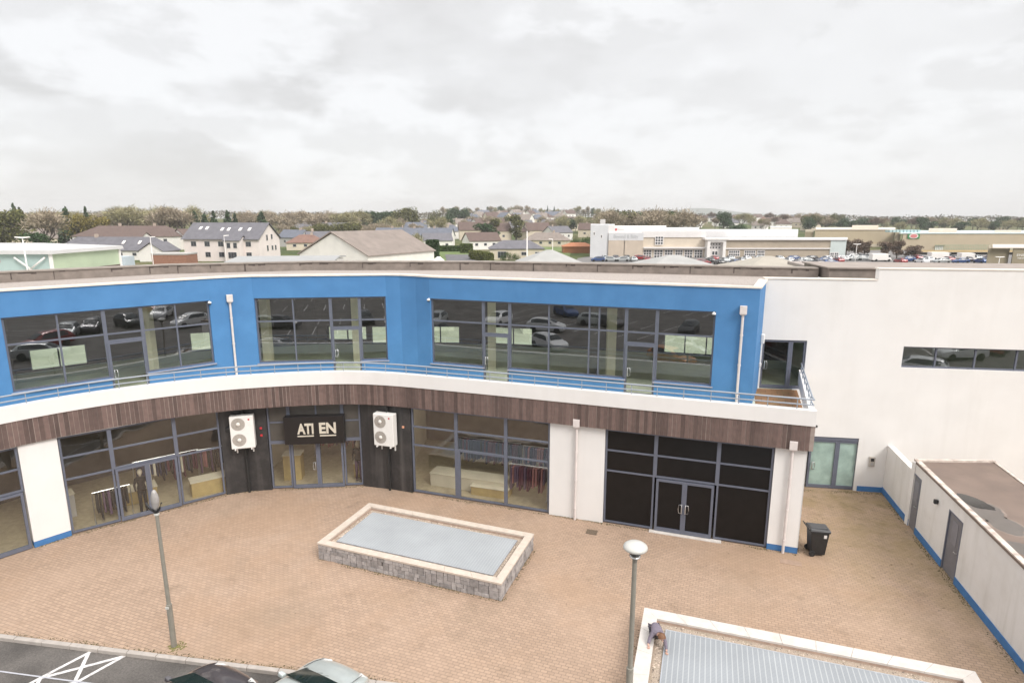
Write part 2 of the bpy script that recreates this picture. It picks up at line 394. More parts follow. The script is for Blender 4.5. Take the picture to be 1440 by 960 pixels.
dx = N(nt, 'ShaderNodeMath', operation='DIVIDE'); L(nt, sp.outputs['X'], dx.inputs[0]); L(nt, za.outputs[0], dx.inputs[1])
dy = N(nt, 'ShaderNodeMath', operation='DIVIDE'); L(nt, sp.outputs['Y'], dy.inputs[0]); L(nt, za.outputs[0], dy.inputs[1])
sm_ = N(nt, 'ShaderNodeMapping'); sm_.inputs['Scale'].default_value = (1.0, 1.0, 2.3); sm_.inputs['Location'].default_value = (0.35, 0.0, 0.6); L(nt, tc.outputs['Generated'], sm_.inputs['Vector'])
cx = sm_
def wnoise(scale, detail, rough, lo, hi, tmin, tmax, dist=0.0):
    n = N(nt, 'ShaderNodeTexNoise'); n.inputs['Scale'].default_value = scale; n.inputs['Detail'].default_value = detail; n.inputs['Roughness'].default_value = rough; n.inputs['Distortion'].default_value = dist
    L(nt, cx.outputs[0], n.inputs['Vector'])
    r = N(nt, 'ShaderNodeMapRange', interpolation_type='SMOOTHSTEP'); r.inputs['From Min'].default_value = lo; r.inputs['From Max'].default_value = hi
    r.inputs['To Min'].default_value = tmin; r.inputs['To Max'].default_value = tmax
    L(nt, n.outputs['Fac'], r.inputs['Value'])
    return r.outputs['Result']
c1 = wnoise(3.8, 10, 0.52, 0.445, 0.545, 0, 1, 0.12)
c2 = wnoise(1.7, 5, 0.5, 0.36, 0.60, 0.3, 1.0)
c3 = wnoise(7.0, 8, 0.55, 0.35, 0.70, 0.55, 1.0)
m_a = N(nt, 'ShaderNodeMath', operation='MULTIPLY'); L(nt, c1, m_a.inputs[0]); L(nt, c2, m_a.inputs[1])
cl0 = N(nt, 'ShaderNodeMath', operation='MULTIPLY'); L(nt, m_a.outputs[0], cl0.inputs[0]); L(nt, c3, cl0.inputs[1])
c4 = wnoise(8.5, 9, 0.55, 0.47, 0.60, 0.0, 0.42, 0.1)      # smaller broken puffs
cl = N(nt, 'ShaderNodeMath', operation='MAXIMUM'); L(nt, cl0.outputs[0], cl.inputs[0]); L(nt, c4, cl.inputs[1])
mc = N(nt, 'ShaderNodeMix', data_type='RGBA'); L(nt, cl.outputs[0], mc.inputs['Factor'])
mc.inputs[6].default_value = rgb([v * K for v in (0.985, 0.985, 0.99)])
mc.inputs[7].default_value = rgb([v * K for v in (0.715, 0.70, 0.69)])
# an overcast dome is brighter overhead than at the horizon
el = N(nt, 'ShaderNodeMapRange', interpolation_type='SMOOTHSTEP'); el.inputs['From Min'].default_value = 0.38; el.inputs['From Max'].default_value = 0.95
el.inputs['To Min'].default_value = 1.0; el.inputs['To Max'].default_value = 2.6; L(nt, sp.outputs['Z'], el.inputs['Value'])
sc1 = N(nt, 'ShaderNodeVectorMath', operation='SCALE'); L(nt, mc.outputs[2], sc1.inputs[0]); L(nt, el.outputs['Result'], sc1.inputs['Scale'])
ss = N(nt, 'ShaderNodeVectorMath', operation='SCALE'); L(nt, sky.outputs[0], ss.inputs[0]); ss.inputs['Scale'].default_value = 0.09
mw = N(nt, 'ShaderNodeMix', data_type='RGBA'); mw.inputs['Factor'].default_value = 0.94; L(nt, ss.outputs[0], mw.inputs[6]); L(nt, sc1.outputs[0], mw.inputs[7])
L(nt, mw.outputs[2], bg.inputs['Color']); bg.inputs['Strength'].default_value = 1.0

# ------------------------------------------------------------------ terrain
def sm(a, b, t):
    t = max(0.0, min(1.0, (t - a) / (b - a))); return t * t * (3 - 2 * t)
def terrain(x, y):
    if y < 30: return -0.20
    if y < 120: return -0.05
    a = math.atan2(x, y)
    h = 9.0 * sm(260, 900, y)
    h += 7.0 * math.exp(-((a - 0.03) / 0.16) ** 2) * sm(330, 720, y)
    h += 3.0 * math.exp(-((a + 0.5) / 0.2) ** 2) * sm(250, 500, y)
    h -= 3.5 * sm(0.30, 0.6, a) * sm(300, 800, y)
    h -= 40 * sm(1100, 2600, y)
    return h
def grass_mat():
    m, nt, b = _nt('fields_and_gardens')
    g = N(nt, 'ShaderNodeNewGeometry')
    v = N(nt, 'ShaderNodeTexVoronoi'); v.inputs['Scale'].default_value = 0.02; L(nt, g.outputs['Position'], v.inputs['Vector'])
    n1 = N(nt, 'ShaderNodeTexNoise'); n1.inputs['Scale'].default_value = 0.12; n1.inputs['Detail'].default_value = 8; L(nt, g.outputs['Position'], n1.inputs['Vector'])
    cr = N(nt, 'ShaderNodeValToRGB'); e = cr.color_ramp.elements
    e[0].position = 0.30; e[0].color = (0.055, 0.075, 0.03, 1); e[1].position = 0.75; e[1].color = (0.16, 0.125, 0.075, 1)
    x = cr.color_ramp.elements.new(0.5); x.color = (0.10, 0.12, 0.045, 1)
    ad = N(nt, 'ShaderNodeMath', operation='ADD'); L(nt, n1.outputs['Fac'], ad.inputs[0])
    sx = N(nt, 'ShaderNodeSeparateColor'); L(nt, v.outputs['Color'], sx.inputs[0])
    mm = N(nt, 'ShaderNodeMath', operation='MULTIPLY_ADD'); L(nt, sx.outputs[0], mm.inputs[0]); mm.inputs[1].default_value = 0.35; mm.inputs[2].default_value = -0.17
    L(nt, mm.outputs[0], ad.inputs[1]); L(nt, ad.outputs[0], cr.inputs['Fac'])
    L(nt, cr.outputs[0], b.inputs['Base Color']); b.inputs['Roughness'].default_value = 1.0; b.inputs['Specular IOR Level'].default_value = 0.1
    return m
mb = MB()
ys = [-60, -20, 20, 60, 100, 140, 180, 220, 260, 300, 350, 400, 450, 500, 560, 620, 700, 780, 860, 940, 1020, 1120, 1300, 1600, 2000, 2600, 3400, 4600]
nx = 60
vs = []
for y in ys:
    half = 180 + max(0, y) * 1.25
    for i in range(nx + 1):
        x = -half + 2 * half * i / nx
        vs.append((x, y, terrain(x, y) - 0.02))
fs = []
for j in range(len(ys) - 1):
    for i in range(nx):
        a = j * (nx + 1) + i; fs.append((a, a + 1, a + nx + 2, a + nx + 1))
mb.add(vs, fs)
ground = tag(mb.build('ground', grass_mat(), smooth=True), 'open ground of gardens and fields running to the horizon', 'ground', kind='structure')

# far blue hill
mb = MB()
vs = []; fs = []
nxh, nyh = 60, 8
for j in range(nyh + 1):
    for i in range(nxh + 1):
        u = i / nxh; v = j / nyh
        X = 700 + 2100 * u; Y = 3700 + 700 * v
        prof = 95 * math.exp(-((u - 0.22) / 0.16) ** 2) + 62 * math.exp(-((u - 0.48) / 0.22) ** 2)
        h = (prof * (1 + 0.06 * mnoise.noise(Vector((u * 9, v * 3, 0))))) * math.sin(math.pi * (0.08 + 0.84 * v)) - 32
        vs.append((X, Y, h))
for j in range(nyh):
    for i in range(nxh):
        a = j * (nxh + 1) + i; fs.append((a, a + 1, a + nxh + 2, a + nxh + 1))
mb.add(vs, fs)
tag(mb.build('hills', mat('hillside', (0.10, 0.12, 0.09), 1.0, 0.3, 0.006), smooth=True), 'low bluish hill on the far horizon', 'hill', kind='structure')

# air that fades the far things
hz = MB(); hz.box(-6200, 6200, -80, 4700, -41, 118)
hm = bpy.data.materials.new('haze_air'); hm.use_nodes = True; hm.node_tree.nodes.clear()
ho = N(hm.node_tree, 'ShaderNodeOutputMaterial'); pv = N(hm.node_tree, 'ShaderNodeVolumePrincipled')
pv.inputs['Color'].default_value = (0.96, 0.955, 0.95, 1); pv.inputs['Density'].default_value = 0.00024; pv.inputs['Anisotropy'].default_value = 0.0
L(hm.node_tree, pv.outputs[0], ho.inputs['Volume'])
tag(hz.build('haze', hm), 'thin pale haze in the air over the town', 'haze', kind='stuff')

# ------------------------------------------------------------------ pavement, road, kerb
def kerb_y(x): return 14.36 - 0.158 * (x + 6.5)
mb = MB()
mb.add([(-60, kerb_y(-60), 0.0), (60, kerb_y(60), 0.0), (60, 60, 0.0), (-60, 60, 0.0)], [(0, 1, 2, 3)])
tag(mb.build('paved_plaza', PAVING), 'pinkish brown brick paving of the courtyard', 'paving', kind='structure')
mb = MB()
mb.add([(-60, -58, -0.10), (60, -58, -0.10), (60, kerb_y(60) - .12, -0.10), (-60, kerb_y(-60) - .12, -0.10)], [(0, 1, 2, 3)])
tag(mb.build('car_park_road', ASPHALT), 'dark asphalt of the car park', 'road', kind='structure')
# kerb of single stones
mb = MB()
x = -40.0
while x < 40:
    x2 = x + 0.91
    d = random.uniform(-.006, .006)
    mb.hexa([(x, kerb_y(x) - .15, -.12), (x2 - .012, kerb_y(x2) - .15, -.12), (x2 - .012, kerb_y(x2) - .004, -.12), (x, kerb_y(x) - .004, -.12),
             (x, kerb_y(x) - .15, .012 + d), (x2 - .012, kerb_y(x2) - .15, .012 + d), (x2 - .012, kerb_y(x2) - .004, .012 + d), (x, kerb_y(x) - .004, .012 + d)])
    x = x2
tag(mb.build('kerb', KERB, bevel=0.015), 'pale concrete kerb between paving and asphalt', 'kerb', kind='structure')
# concrete yard behind the shops
mb = MB(); mb.add([(-60, 36.5, 0.006), (60, 36.5, 0.006), (90, 120, 0.006), (-90, 120, 0.006)], [(0, 1, 2, 3)])
tag(mb.build('rear_yard_pavement', YARD), 'pale concrete yard behind the shops', 'yard', kind='structure')

def strip(mb, a, b, wd, z):
    a = Vector((a[0], a[1])); b = Vector((b[0], b[1])); d = (b - a).normalized(); n = Vector((-d.y, d.x)) * wd / 2
    mb.add([(a.x + n.x, a.y + n.y, z), (a.x - n.x, a.y - n.y, z), (b.x - n.x, b.y - n.y, z), (b.x + n.x, b.y + n.y, z)], [(0, 1, 2, 3)])
HZ = -0.096
hd = Vector((0.55, 0.835)).normalized()
mb = MB()
A = Vector((-12.02, 15.10)); B_ = Vector((-10.95, 14.93))
for s in (0,):
    strip(mb, A, A - hd * 4.8, 0.10, HZ); strip(mb, B_, B_ - hd * 4.8, 0.10, HZ)
for k in range(4):
    p = A - hd * (0.05 + 1.15 * k); q = B_ - hd * (1.25 + 1.15 * k)
    strip(mb, p, q, 0.10, HZ + .004)
    p = B_ - hd * (0.05 + 1.15 * k); q = A - hd * (1.25 + 1.15 * k)
    strip(mb, p, q, 0.10, HZ + .008)
tag(mb.build('hatched_road_markings', PAINT), 'white crossed hatching painted between parking bays', 'road marking', kind='structure')
mb = MB(); strip(mb, (-30, kerb_y(-30) - 1.22), (-8.2, kerb_y(-8.2) - 1.22), 0.045, HZ + 0.012)
for k in range(9):
    pass
tag(mb.build('bay_line_marking', mat('thin_line_paint', (0.42, 0.42, 0.45), 0.8, 0.1, 12)), 'thin pale line running along the parking bays', 'road marking', kind='structure')
mb = MB()
for k in range(-8, 12):
    if k in (0, 1): pass
    x0 = -16.6 + 2.85 * k
    if x0 < -10: continue
    p = Vector((x0, kerb_y(x0) - 0.3)); strip(mb, p, p - hd * 4.8, 0.09, HZ)
for row_y, sgn in ((-8, 1), (-14, 1), (-26, 1), (-36, 1)):
    for k in range(-12, 13):
        p = Vector((2.6 * k, row_y)); strip(mb, p, p + Vector((0, -4.8)), 0.09, HZ)
tag(mb.build('parking_bay_markings', PAINT), 'white lines between the parking bays', 'road marking', kind='structure')

# ------------------------------------------------------------------ facet walls with openings
class Facet:
    def __init__(s, a, b):
        s.a = Vector((a[0], a[1])); s.b = Vector((b[0], b[1])); s.len = (s.b - s.a).length
        s.d = (s.b - s.a) / s.len; s.n = Vector((s.d.y, -s.d.x))   # n points towards the plaza
    def p(s, u, z, out=0.0):
        q = s.a + s.d * u + s.n * out
        return (q.x, q.y, z)
    def u_at(s, x, y): return (Vector((x, y)) - s.a).dot(s.d)
    def box(s, mb, u0, u1, z0, z1, o0, o1, mi=0):
        lo, hi = min(o0, o1), max(o0, o1)
        mb.hexa([s.p(u0, z0, hi), s.p(u1, z0, hi), s.p(u1, z0, lo), s.p(u0, z0, lo),
                 s.p(u0, z1, hi), s.p(u1, z1, hi), s.p(u1, z1, lo), s.p(u0, z1, lo)], mi)
    def wall(s, mb, z0, z1, th, holes=(), u0=0.0, u1=None, mi=0):
        u1 = s.len if u1 is None else u1
        us = sorted(set([u0, u1] + [max(u0, min(u1, h[i])) for h in holes for i in (0, 1)]))
        zs = sorted(set([z0, z1] + [max(z0, min(z1, h[i])) for h in holes for i in (2, 3)]))
        cell = {}
        for i in range(len(us) - 1):
            for j in range(len(zs) - 1):
                cu = (us[i] + us[i + 1]) / 2; cz = (zs[j] + zs[j + 1]) / 2
                cell[i, j] = not any(h[0] < cu < h[1] and h[2] < cz < h[3] for h in holes)
        for (i, j), on in cell.items():
            if not on: continue
            a, b_, c, d = us[i], us[i + 1], zs[j], zs[j + 1]
            mb.quad(s.p(a, c), s.p(b_, c), s.p(b_, d), s.p(a, d), mi)
            mb.quad(s.p(b_, c, -th), s.p(a, c, -th), s.p(a, d, -th), s.p(b_, d, -th), mi)
            if not cell.get((i - 1, j)): mb.quad(s.p(a, c, -th), s.p(a, c), s.p(a, d), s.p(a, d, -th), mi)
            if not cell.get((i + 1, j)): mb.quad(s.p(b_, c), s.p(b_, c, -th), s.p(b_, d, -th), s.p(b_, d), mi)
            if not cell.get((i, j - 1)): mb.quad(s.p(a, c, -th), s.p(b_, c, -th), s.p(b_, c), s.p(a, c), mi)
            if not cell.get((i, j + 1)): mb.quad(s.p(a, d), s.p(b_, d), s.p(b_, d, -th), s.p(a, d, -th), mi)

def catmull(pts, step=0.12):
    out = []
    P = [Vector(p) for p in pts]
    for i in range(1, len(P) - 2):
        p0, p1, p2, p3 = P[i - 1], P[i], P[i + 1], P[i + 2]
        n = max(2, int((p2 - p1).length / step))
        for k in range(n):
            t = k / n
            out.append(0.5 * ((2 * p1) + (-p0 + p2) * t + (2 * p0 - 5 * p1 + 4 * p2 - p3) * t * t + (-p0 + 3 * p1 - 3 * p2 + p3) * t ** 3))
    out.append(P[-2])
    return out
def normals(P):
    out = []
    for i in range(len(P)):
        d = (P[min(i + 1, len(P) - 1)] - P[max(i - 1, 0)]).normalized()
        out.append(Vector((d.y, -d.x)))
    return out
def ribbon(mb, P, z0, z1, o0, o1, mi=0):
    """solid strip following P, from offset o0 to o1 (outwards positive)"""
    Nn = normals(P); k = len(P)
    vs = []
    for p, n in zip(P, Nn):
        a = p + n * o1; b = p + n * o0
        vs += [(a.x, a.y, z0), (b.x, b.y, z0), (b.x, b.y, z1), (a.x, a.y, z1)]
    fs = [(0, 1, 2, 3), (4 * (k - 1) + 3, 4 * (k - 1) + 2, 4 * (k - 1) + 1, 4 * (k - 1))]
    for i in range(k - 1):
        for t in range(4):
            t2 = (t + 1) % 4
            fs.append((4 * i + t, 4 * (i + 1) + t, 4 * (i + 1) + t2, 4 * i + t2))
    mb.add(vs, fs, mi)
def resample(P, step):
    out = [P[0]]; acc = 0
    for a, b in zip(P, P[1:]):
        l = (b - a).length; t = 0
        while acc + (l - t) >= step:
            t += step - acc; out.append(a.lerp(b, t / l)); acc = 0
        acc += l - t
    return out

def window(parent, F, u0, u1, z0, z1, vbars=(), hbars=(), gmat=GLASS_UP, inset=0.12, sill=True, fw=0.07, name='window', label=None):
    """frame (the part) with one pane mesh and a sill as sub-parts"""
    mb = MB(); d0, d1 = -inset - 0.07, -inset + 0.02
    F.box(mb, u0, u0 + fw, z0, z1, d0, d1); F.box(mb, u1 - fw, u1, z0, z1, d0, d1)
    F.box(mb, u0 + fw, u1 - fw, z0, z0 + fw, d0, d1); F.box(mb, u0 + fw, u1 - fw, z1 - fw, z1, d0, d1)
    for (u, a, b, *wd) in vbars:
        h = (wd[0] if wd else 0.065) / 2
        F.box(mb, u - h, u + h, a, b, d0 + .003, d1 - .003)
    for (z, a, b, *wd) in hbars:
        h = (wd[0] if wd else 0.065) / 2
        F.box(mb, a, b, z - h, z + h, d0 + .006, d1 - .006)
    o = mb.build(name, ALU, parent)
    if label: o['label'] = label
    g = MB(); g.quad(F.p(u0 + fw * .5, z0 + fw * .5, -inset - .02), F.p(u1 - fw * .5, z0 + fw * .5, -inset - .02), F.p(u1 - fw * .5, z1 - fw * .5, -inset - .02), F.p(u0 + fw * .5, z1 - fw * .5, -inset - .02))
    g.build('pane', gmat, o, recalc=False)
    if sill:
        s_ = MB(); F.box(s_, u0 - 0.06, u1 + 0.06, z0 - 0.05, z0 - .002, -0.05, 0.10)
        s_.build('sill', SILL, o, bevel=0.008)
    return o

def dhandle(mb, F, u, z, out, h=0.34, side=1):
    """D shaped pull handle"""
    pts = [F.p(u, z - h / 2, out), F.p(u, z - h / 2, out + .06), F.p(u, z - h / 2 + .02, out + .075), F.p(u, z + h / 2 - .02, out + .075), F.p(u, z + h / 2, out + .06), F.p(u, z + h / 2, out)]
    mb.tube(pts, 0.020, 6)
    pts = [F.p(u, z - h / 2, out + .03), F.p(u + side * .10, z - h / 2, out + .035), F.p(u + side * .12, z, out + .035), F.p(u + side * .10, z + h / 2, out + .035), F.p(u, z + h / 2, out + .03)]
    mb.tube(pts, 0.016, 6)

def door(parent, F, u0, u1, z0, z1, inset=0.10, gmat=GLASS_UP, hu=None, hside=1, kick=0.28, hz=1.05):
    mb = MB(); fw = 0.09; d0, d1 = -inset - 0.06, -inset + 0.045
    F.box(mb, u0, u0 + fw, z0, z1, d0, d1); F.box(mb, u1 - fw, u1, z0, z1, d0, d1)
    F.box(mb, u0 + fw, u1 - fw, z1 - fw, z1, d0, d1); F.box(mb, u0 + fw, u1 - fw, z0, z0 + kick * .5, d0, d1)
    o = mb.build('door', ALU, parent)
    g = MB(); g.quad(F.p(u0 + fw * .6, z0 + kick * .4, -inset - .01), F.p(u1 - fw * .6, z0 + kick * .4, -inset - .01), F.p(u1 - fw * .6, z1 - fw * .6, -inset - .01), F.p(u0 + fw * .6, z1 - fw * .6, -inset - .01))
    g.build('glass_panel', gmat, o, recalc=False)
    if hu is not None:
        h = MB(); dhandle(h, F, hu, z0 + hz, d1, side=hside); h.build('handle', STEEL, o, smooth=True)
    return o

# ------------------------------------------------------------------ the curved shop building
shop = tag(empty('shop_building', (-2, 26, 0)), 'two storey curved shop building, blue rendered upper floor over brown fascia and glazed shopfronts', 'building')
CV = catmull([(-23.0, 13.0), (-21.5, 15.5), (-19.8, 18.0), (-18.1, 19.9), (-16.7, 21.45), (-14.8, 22.95), (-12.5, 24.2), (-10.7, 24.8), (-8.8, 25.2), (-6.9, 25.35), (-5.0, 25.02), (-2.4, 24.2), (0, 23.4), (4.8, 21.75), (10.5, 19.85), (16, 18.0)])
UP = [(-26.0, 20.0), (-22.7, 26.7), (-17.7, 31.2), (-11.0, 33.4), (-1.6, 33.4), (7.4, 31.2), (14.7, 29.0)]
ZB, ZF, ZP = 4.03, 4.95, 5.52
# fascia boards
mb = MB(); ribbon(mb, CV, ZB + .01, ZF, -0.06, 0.0, 0)
fascia = mb.build('fascia', BATTEN, shop)
mb = MB(); P = resample(CV, 0.15); Nn = normals(P)
for i in range(len(P) - 1):
    a, b = P[i], P[i + 1]; d = (b - a).normalized(); n = Nn[i]
    g = random.choice((0.012, 0.014, 0.008, 0.003, 0.003))
    o = 0.009 + random.uniform(-.002, .003)
    a2 = a + d * g; b2 = b - d * g * .6
    q = [a2 + n * o, b2 + n * o, b2 + n * .001, a2 + n * .001]
    z0 = ZB + random.uniform(-.006, .004)
    mb.hexa([(v.x, v.y, z0) for v in q] + [(v.x, v.y, ZF - .004) for v in q])
mb.build('plank', BOARD, fascia)
# white balcony upstand and floor slab
mb = MB(); ribbon(mb, CV, ZF, ZP, -0.20, 0.045)
# return of the upstand along the right end, back to the white wall
e0 = CV[-1]; re = Facet((e0.x - .02, e0.y + .1), (12.75, 25.55))
re.wall(mb, ZF + .002, ZP - .003, 0.2)
mb.build('balcony_parapet', WHITE, shop, bevel=0.01)
re2 = Facet((10.44, 19.98), (12.6, 25.5))
mb = MB(); poly = [(p.x, p.y) for p in CV[::4]] + [(10.4, 20.0), (12.3, 25.5), (14.4, 28.9)]
poly += [(p[0], p[1]) for p in reversed(UP[:-1])]
pin = [(x + 0.0, y + 0.06) for x, y in poly]
mb.prism(pin, 4.30, 4.60)
mb.build('upper_floor', SLAB, shop)
mb = MB(); mb.add([(8.9, 20.75, 4.606), (10.55, 20.25, 4.606), (12.55, 25.6, 4.606), (10.75, 25.9, 4.606)], [(0, 1, 2, 3)])
mb.build('balcony_tiles', TERRACOTTA, shop)
# railing: two rails on short posts
for z, r in ((5.70, .026), (5.90, .032)):
    mb = MB(); Q = [p + n * (-0.02) for p, n in zip(CV[::3], normals(CV)[::3])]
    mb.tube([(q.x, q.y, z) for q in Q] + [re2.p(0.2, z, -.05), re2.p(5.6, z, -.05)], r, 8)
    mb.build('handrail', RAIL, shop, smooth=True)
mb = MB()
for p in resample(CV, 0.95):
    mb.tube([(p.x, p.y + .02, ZP - .02), (p.x, p.y + .02, 5.90)], .016, 6)
for k in range(6): mb.tube([re2.p(.6 + .95 * k, ZP - .02, -.05), re2.p(.6 + .95 * k, 5.9, -.05)], .016, 6)
mb.build('rail_posts', RAIL, shop)
# soffit behind the fascia
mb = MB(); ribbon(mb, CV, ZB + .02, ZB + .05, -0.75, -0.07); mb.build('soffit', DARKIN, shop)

# ---- blue upper wall
BZ0, BZ1 = 4.55, 9.36
W1 = Facet((-19.0, 22.08), (-13.62, 26.98)); W2 = Facet((-12.05, 27.9), (-6.0, 28.6)); W3 = Facet((-3.8, 27.65), (8.1, 23.6))
bpts = [(-24.0, 17.6), (-19.0, 22.08), (-13.62, 26.98), (-12.9, 27.50), (-12.05, 27.9), (-6.0, 28.6), (-5.3, 28.48), (-4.5, 28.12), (-3.8, 27.65), (8.1, 23.6), (9.55, 23.10), (10.95, 25.95)]
def dh(F, xa, xb, z0): return (F.u_at(*xa), F.u_at(*xb), BZ0, z0)
def shrink(F, e=0.03): return e, F.len - e
holes = {}
w1d = (W1.u_at(-16.62, 24.25), W1.u_at(-15.63, 25.15)); w2d = (W2.u_at(-8.62, 28.3), W2.u_at(-7.28, 28.45))
x3 = lambda x: W3.u_at(x, 27.65 + (x + 3.8) * (23.6 - 27.65) / 11.9)
w3d = (x3(-1.33), x3(-0.14)); w3e = (x3(4.74), x3(5.93))
mb = MB()
for a, b in zip(bpts, bpts[1:]):
    F = Facet(a, b); hs = []
    if a == (-19.0, 22.08): hs = [(.03, F.len - .03, 5.50, 8.38), (w1d[0], w1d[1], 4.60, 5.50)]
    if a == (-12.05, 27.9): hs = [(.03, F.len - .03, 5.25, 8.36), (w2d[0], w2d[1], 4.60, 5.25)]
    if a == (-3.8, 27.65): hs = [(.03, F.len - .03, 5.33, 8.39), (w3d[0], w3d[1], 4.60, 5.33), (w3e[0], w3e[1], 4.60, 5.33)]
    F.wall(mb, BZ0, BZ1, 0.25, hs)
mb.build('blue_wall', BLUE, shop)
# pale roof edge cap along the wall head
BV = [Vector(p) for p in bpts]
mb = MB(); ribbon(mb, BV, BZ1, BZ1 + .075, -0.30, 0.05); mb.build('roof_edge_cap', COPING_CREAM, shop)
# windows and doors of the upper floor
u = lambda F, *p: F.u_at(*p)
m1 = [u(W1, -17.75, 23.22), u(W1, -16.59, 24.27), u(W1, -15.66, 25.12), u(W1, -14.66, 26.03)]
wl = W1.len - .03
window(shop, W1, .03, w1d[0], 5.50, 8.38, [(m1[0], 5.5, 8.38)], [(7.33, .03, w1d[0])])
window(shop, W1, w1d[1], wl, 5.50, 8.38, [(m1[3], 5.5, 8.38)], [(7.33, w1d[1], wl)])
window(shop, W1, w1d[0], w1d[1], 7.0, 8.38, [], [(7.33, w1d[0], w1d[1])], sill=False)
door(shop, W1, w1d[0], w1d[1], 4.60, 6.998, hu=w1d[0] + .12)
m2 = [u(W2, -10.33, 28.1), w2d[0], w2d[1]]
wl = W2.len - .03
window(shop, W2, .03, w2d[0], 5.25, 8.36, [(m2[0], 5.25, 8.36)], [(7.24, .03, w2d[0])])
window(shop, W2, w2d[1], wl, 5.25, 8.36, [], [(7.24, w2d[1], wl)])
window(shop, W2, w2d[0], w2d[1], 6.86, 8.36, [], [(7.24, w2d[0], w2d[1])], sill=False)
door(shop, W2, w2d[0], w2d[1], 4.60, 6.858, hu=w2d[0] + .14)
wl = W3.len - .03
window(shop, W3, .03, w3d[0], 5.33, 8.39, [], [(7.35, .03, w3d[0])])
window(shop, W3, w3d[0], w3d[1], 6.86, 8.39, [], [(7.35, w3d[0], w3d[1])], sill=False)
door(shop, W3, w3d[0], w3d[1], 4.60, 6.858, hu=w3d[0] + .13)
window(shop, W3, w3d[1], w3e[0], 5.33, 8.39, [(x3(1.57), 5.33, 8.39), (x3(3.26), 5.33, 8.39), (x3(3.66), 5.33, 8.39)], [(7.35, w3d[1], w3e[0])])
window(shop, W3, w3e[0], w3e[1], 6.86, 8.39, [], [(7.35, w3e[0], w3e[1])], sill=False)
door(shop, W3, w3e[0], w3e[1], 4.60, 6.858, hu=w3e[0] + .14)
window(shop, W3, w3e[1], wl, 5.33, 8.39, [], [(7.35, w3e[1], wl)])
# black blanked strip between two mullions
mb = MB(); mb.quad(W3.p(x3(3.28), 5.36, -.16), W3.p(x3(3.64), 5.36, -.16), W3.p(x3(3.64), 8.36, -.16), W3.p(x3(3.28), 8.36, -.16))
mb.build('blanking_strip', BLACK, shop)

# ---- roof, rear upstand and rear wall
mb = MB()
roofp = [(p[0], p[1] + .22) for p in bpts[:-1]] + [(10.95, 26.34), (14.6, 25.78), (14.7, 29.0)] + [(p[0], p[1]) for p in reversed(UP[:-1])]
mb.prism(roofp, 8.95, 9.20)
mb.build('gravel_roof', GRAVELROOF, shop)
mb = MB(); mb.add([(p[0], p[1], 8.93) for p in roofp], [tuple(range(len(roofp)))]); mb.build('ceiling', WHITE, shop)
UV = [Vector(p) for p in UP]
mb = MB(); ribbon(mb, UV, 9.15, 9.62, -0.55, 0.0)
Uf = [Facet(a, b) for a, b in zip(UP, UP[1:])]
rb_ = random.Random(4)
for F in Uf:      # black bitumen laps dripping down the upstand
    t = 0.4
    while t < F.len - .5:
        h = rb_.uniform(.12, .45); wd = rb_.uniform(.03, .08)
        F.box(mb, t, t + wd, 9.62 - h, 9.62, .002, .012, 1)
        t2 = t + wd + .001
        for q in range(rb_.randint(2, 6)):
            e = min(F.len, t2 + rb_.uniform(.12, .3)); F.box(mb, t2, e, 9.58 + rb_.uniform(-.07, .03), 9.619, .002, .010, 1); t2 = e + .001
        t += rb_.uniform(1.0, 2.8)
ups = mb.build('roof_upstand', [UPSTAND, mat('bitumen', (0.085, 0.068, 0.06), 0.8, 0.3, 3)], shop)
mb = MB(); ribbon(mb, UV, 9.622, 9.68, -0.70, 0.05); mb.build('upstand_cap', mat('felt_cap', (0.27, 0.235, 0.205), 0.85, 0.18, 2.5, stain=0.4, stain_c=(0.15, 0.12, 0.1)), ups)
mb = MB(); mb2 = MB(); rw_ = random.Random(12); plan = []
for F in Uf:
    hs = []; t = .6
    while True:
        wd = rw_.choice((1.3, 2.2, 4.2, 3.2)); 
        if t + wd > F.len - .4: break
        hs.append((t, t + wd, 5.05 + rw_.choice((0, 0, .2)), 6.06)); t += wd + rw_.choice((.25, .6, 3.0))
    F.wall(mb, 5.03, 8.95, 0.3, hs); F.wall(mb2, 0, 5.029, 0.3); plan.append((F, hs))
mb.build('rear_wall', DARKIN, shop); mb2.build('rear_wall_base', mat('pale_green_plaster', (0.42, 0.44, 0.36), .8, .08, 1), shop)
for F, hs in plan:
    for h in hs: window(shop, F, *h, [(h[0] + (h[1] - h[0]) * k / max(1, round((h[1] - h[0]) / 1.1)), h[2], h[3]) for k in range(1, max(1, round((h[1] - h[0]) / 1.1)))], [], gmat=GLASS_REAR, inset=.12, sill=False, fw=.05, name='rear_window')
# slim columns inside the upper floor
for (x, y) in ((-16.7, 27.2), (-8.0, 30.6), (-1.0, 29.4), (4.6, 27.4), (-12.5, 30.2)):
    mb = MB(); mb.box(x - .2, x + .2, y - .2, y + .2, 4.6, 8.95); mb.build('column', CREAMIN, shop)

# ---- ground floor facets
LP = [(-22.2, 15.1), (-17.75, 20.45), (-17.0, 21.34), (-12.65, 24.85), (-11.77, 25.22), (-10.83, 25.35), (-6.78, 25.75), (-5.47, 25.42), (-4.43, 25.06), (1.53, 23.05), (3.64, 22.335), (9.43, 20.38), (10.42, 20.045)]
LF = [Facet(a, b) for a, b in zip(LP, LP[1:])]
LZ = 4.28
mbw = MB(); mbp = MB(); mbp2 = MB()
for i, F in enumerate(LF):
    if i in (1, 9, 11):   # white piers
        F.wall(mbw, 0.24 if i == 1 or i == 11 else 0.0, LZ, 0.3)
    elif i in (3, 4): F.wall(mbp, 0.0, LZ, 0.3)
    elif i in (6, 7): F.wall(mbp2, 0.0, LZ, 0.3)
    else: F.wall(mbw, ZB - .05, LZ, 0.3)
